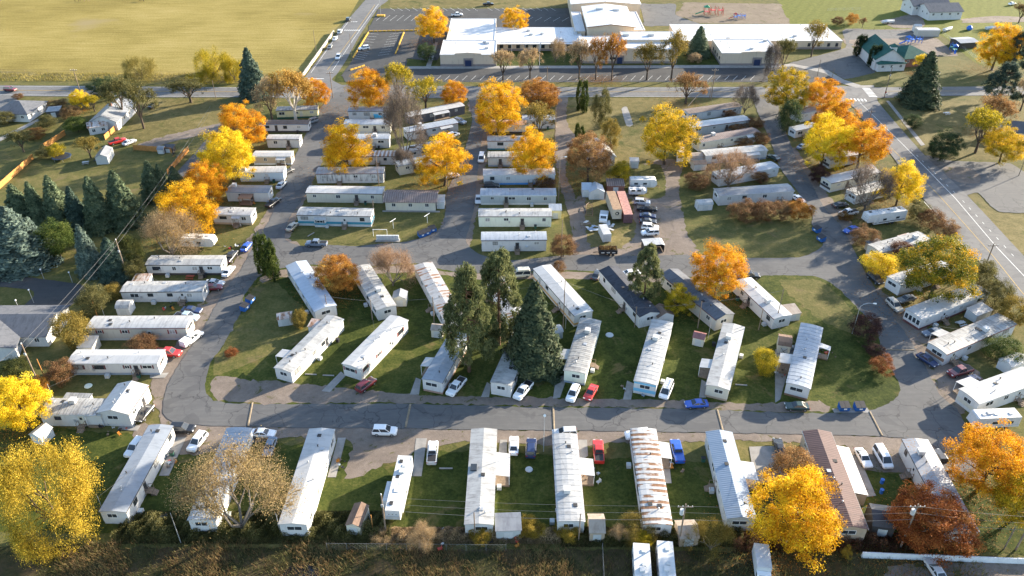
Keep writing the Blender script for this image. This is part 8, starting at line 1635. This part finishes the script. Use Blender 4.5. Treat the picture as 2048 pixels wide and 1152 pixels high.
x, y = (-143.44,233.73); tp = thing('trampoline', 'round blue-black trampoline in the left yard', 'trampoline', (x, y, 0))
m = MB(); m.loft([[(2.4*math.cos(k*.3927), 2.4*math.sin(k*.3927), z) for k in range(16)] for z in (.85,.95)]); obj('mat', m.mesh('mat'), tp, MAT['black'])
m = MB()
for k in range(16):
    t0, t1 = k*.3927, (k+1)*.3927; m.add([(2.38*math.cos(t0),2.38*math.sin(t0),.99),(2.9*math.cos(t0),2.9*math.sin(t0),.99),(2.9*math.cos(t1),2.9*math.sin(t1),.99),(2.38*math.cos(t1),2.38*math.sin(t1),.99),(2.38*math.cos(t0),2.38*math.sin(t0),.9),(2.9*math.cos(t0),2.9*math.sin(t0),.9),(2.9*math.cos(t1),2.9*math.sin(t1),.9),(2.38*math.cos(t1),2.38*math.sin(t1),.9)],[(0,1,2,3),(1,5,6,2),(0,3,7,4)])
obj('pad', m.mesh('pad'), tp, m_simple('navy_pad', (.03,.05,.09), .6))
for k in range(6): obj('leg', MB().tube((2.7*math.cos(k*1.047),2.7*math.sin(k*1.047),0),(2.7*math.cos(k*1.047),2.7*math.sin(k*1.047),.9),.04,.04,5).mesh('leg'), tp, MAT['metal'])
for p_, lab in (((65.74,98.08),'upper blue barrel on the lawn beside the white lean-to'),((64.76,95.77),'lower blue barrel on the lawn beside the white lean-to')):
    root = thing('barrel', lab, 'barrel', (*p_, 0), 0, 'blue barrels'); obj('drum', MB().tube((0,0,0),(0,0,.9),.32,.32,14).mesh('drum'), root, blu); obj('rim', MB().tube((0,0,.88),(0,0,.94),.34,.34,14).mesh('rim'), root, blu)
def picnic(p_, rot, mat, lab):
    root = thing('picnic_table', lab, 'table', (*p_, 0), rot, 'picnic tables'); obj('top', boxmesh(1.9,.8,.08), root, mat, (0,0,.7))
    for s in (-1,1): obj('bench', boxmesh(1.9,.3,.07), root, mat, (0,s*.75,.42)); obj('leg', MB().tube((s*.7,-.75,0),(s*.7,0,.7),.05,.05,4).tube((s*.7,.75,0),(s*.7,0,.7),.05,.05,4).mesh('leg'), root, mat)
picnic((155.61,271.24), .2, paint('white'), 'white picnic table on the corner lawn'); picnic((-134.29,230.02), .3, MAT['metal'], 'grey picnic table in the left yard'); picnic((-79.36,164.31), 0, m_simple('red_table', (.30,.06,.03), .6), 'red patio table before the stained roof home'); picnic((101.75,145.11), .4, paint('paleg'), 'pale table between the right hand homes')
for p_, r_, lab in (((21.72,141.19),.9,'round pale septic lid on the inner lawn'),((-86.78,124.02),.8,'round green septic lid below the blue skirted home'),((-59.29,90.60),.7,'round blue septic lid in the front row lawn'),((3.08,101.17),.7,'pale stone in the front row lawn')):
    tag(obj('septic_lid', MB().tube((0,0,0),(0,0,.14),r_,r_*.9,16).mesh('septic_lid'), None, paint('paleg') if 'pale' in lab else paint('mint') if 'green' in lab else paint('slate'), (*p_, ZT)), lab, 'lid', 'septic lids')
def clutter(p_, lab, seed, n=9, sx=2.5, sy=2.0):
    """patio things heaped by a door, each a lump of its own part"""
    g = np.random.default_rng(seed); root = thing('patio_clutter', lab, 'clutter', (*p_, ZT))
    for k in range(n):
        c = [MAT['black'], MAT['wood'], red, paint('slate'), paint('paleg'), MAT['metal'], m_simple('toy_orange', (.45,.18,.03), .6)][k % 7]; s = g.uniform(.25,.8)
        m = MB(); m.box(-s/2,s/2,-s*.35,s*.35,s*.25,s*.42); m.box(-s/2,-s*.4,-s*.35,s*.35,s*.42,s*.95)
        for q in ((-.45,-.3),(.45,-.3),(.45,.3),(-.45,.3)): m.box(q[0]*s-.03,q[0]*s+.03,q[1]*s-.03,q[1]*s+.03,0,s*.25)
        o_ = obj('patio_item', m.mesh('patio_item'), root, c, (g.uniform(-sx,sx), g.uniform(-sy,sy), 0), g.uniform(0,6.28))
for p_, lab, s in [((-32.95,103.00),'chairs and toys beside the pale roofed front home',1),((-63.51,103.00),'dark barbecue and bicycles beside the grey flat roof',2),((28.54,101.77),'boxes beside the rust banded home',3),((13.26,99.37),'garden things beside the seamed white roof',4),((-76.51,111.14),'porch things below the compound home',5),((-79.07,152.56),'firewood and bins before the picture window home',6),((-73.62,178.86),'pumpkins and pots beside the travel trailer',7),((56.89,128.46),'things on the patio of the ribbed roof home',8),((-130.03,232.24),'junk beside the grey workshop',9),((-107.53,236.00),'junk in the fenced yard corner',10),((67.22,135.15),'chairs on the steps of the ribbed roof home',11),((-13.53,85.73),'tarps and bins at the fifth wheel nose',12),((-1.66,86.24),'garden tools at the grey front shed',13),((-71.60,204.52),'coloured bins at the pergola home',14),((24.25,122.94),'steps clutter at the blue banded home',15)]:
    clutter(p_, lab, s)
for p_, rot, lab in (((202.44,373.76),.6,'grey covered boat on the mown lawn'),((223.69,375.36),.1,'white boat beside the gold church yard tree'),((179.35,386.04),.2,'white boat on the gravel house yard')):
    root = thing('boat', lab, 'boat', (*p_, .3), rot); m = MB()
    m.loft([[(x_, -w_, z1),(x_, -w_*.6, .1),(x_, w_*.6, .1),(x_, w_, z1),(x_, 0, z2)] for x_, w_, z1, z2 in ((-3,1.1,.9,1.2),(-1,1.2,.95,1.6),(1.2,1.0,1.05,1.5),(2.6,.5,1.2,1.35),(3.4,.05,1.35,1.36))]); obj('hull', m.mesh('hull'), root, paint('paleg') if 'grey' in lab else paint('white')); wheels(root, (-.6,), 1.0, .3)
x, y = (213.20,375.36); tag(obj('tarp_ball', MB().loft([[(r*math.cos(k*.628), r*math.sin(k*.628), z) for k in range(10)] for r, z in ((.9,0),(1.35,.6),(1.3,1.3),(.7,2.0),(.05,2.2))]).mesh('tarp_ball'), None, blu, (x, y, 0)), 'round blue and white covered tank on the mown lawn', 'tank')
# grazing horses at the far edge of the pasture
def horse(p_, rot, col, lab):
    root = thing('horse', lab, 'horse', (*p_, 0), rot, 'horses grazing in the pasture')
    J = [(0,0,1.25),(.45,0,1.28),(.85,0,1.30),(1.15,0,1.15),(1.55,0,.75),(1.75,0,.32),(1.72,0,.12),(-.45,0,1.26),(-.8,0,1.22),(-.98,0,1.0),(-1.02,0,.55)]
    E_ = [(0,1),(1,2),(2,3),(3,4),(4,5),(5,6),(0,7),(7,8),(8,9),(9,10)]; Rd = [.36,.37,.33,.22,.15,.12,.07,.36,.32,.07,.04]
    for s in (-1,1):
        b = len(J); J += [(.8,s*.18,1.0),(.82,s*.2,.55),(.80,s*.2,.12),(.86,s*.2,.02)]; E_ += [(2,b),(b,b+1),(b+1,b+2),(b+2,b+3)]; Rd += [.15,.075,.055,.06]
        b = len(J); J += [(-.75,s*.18,.95),(-.92,s*.2,.5),(-.86,s*.2,.12),(-.80,s*.2,.02)]; E_ += [(8,b),(b,b+1),(b+1,b+2),(b+2,b+3)]; Rd += [.18,.08,.055,.06]
        b = len(J); J += [(1.46,s*.1,.92)]; E_ += [(4,b)]; Rd += [.03]
    me = bpy.data.meshes.new('body'); me.from_pydata(J, E_, []); o_ = obj('body', me, root); me.materials.append(col)
    md = o_.modifiers.new('skin', 'SKIN'); me.skin_vertices[0].data[0].use_root = True
    for sv, r_ in zip(me.skin_vertices[0].data, Rd): sv.radius = (r_, r_)
    sb = o_.modifiers.new('sub', 'SUBSURF'); sb.levels = 1; sb.render_levels = 1
hb = m_simple('horse_dark', (.045,.025,.018), .7)
horse((-226.00,426.30), .3, hb, 'dark horse left of the pale horse at the pasture top'); horse((-221.06,426.30), .2, m_simple('horse_tan', (.30,.20,.13), .7), 'pale horse at the pasture top'); horse((-191.97,426.30), 2.9, hb, 'dark horse alone at the pasture top')
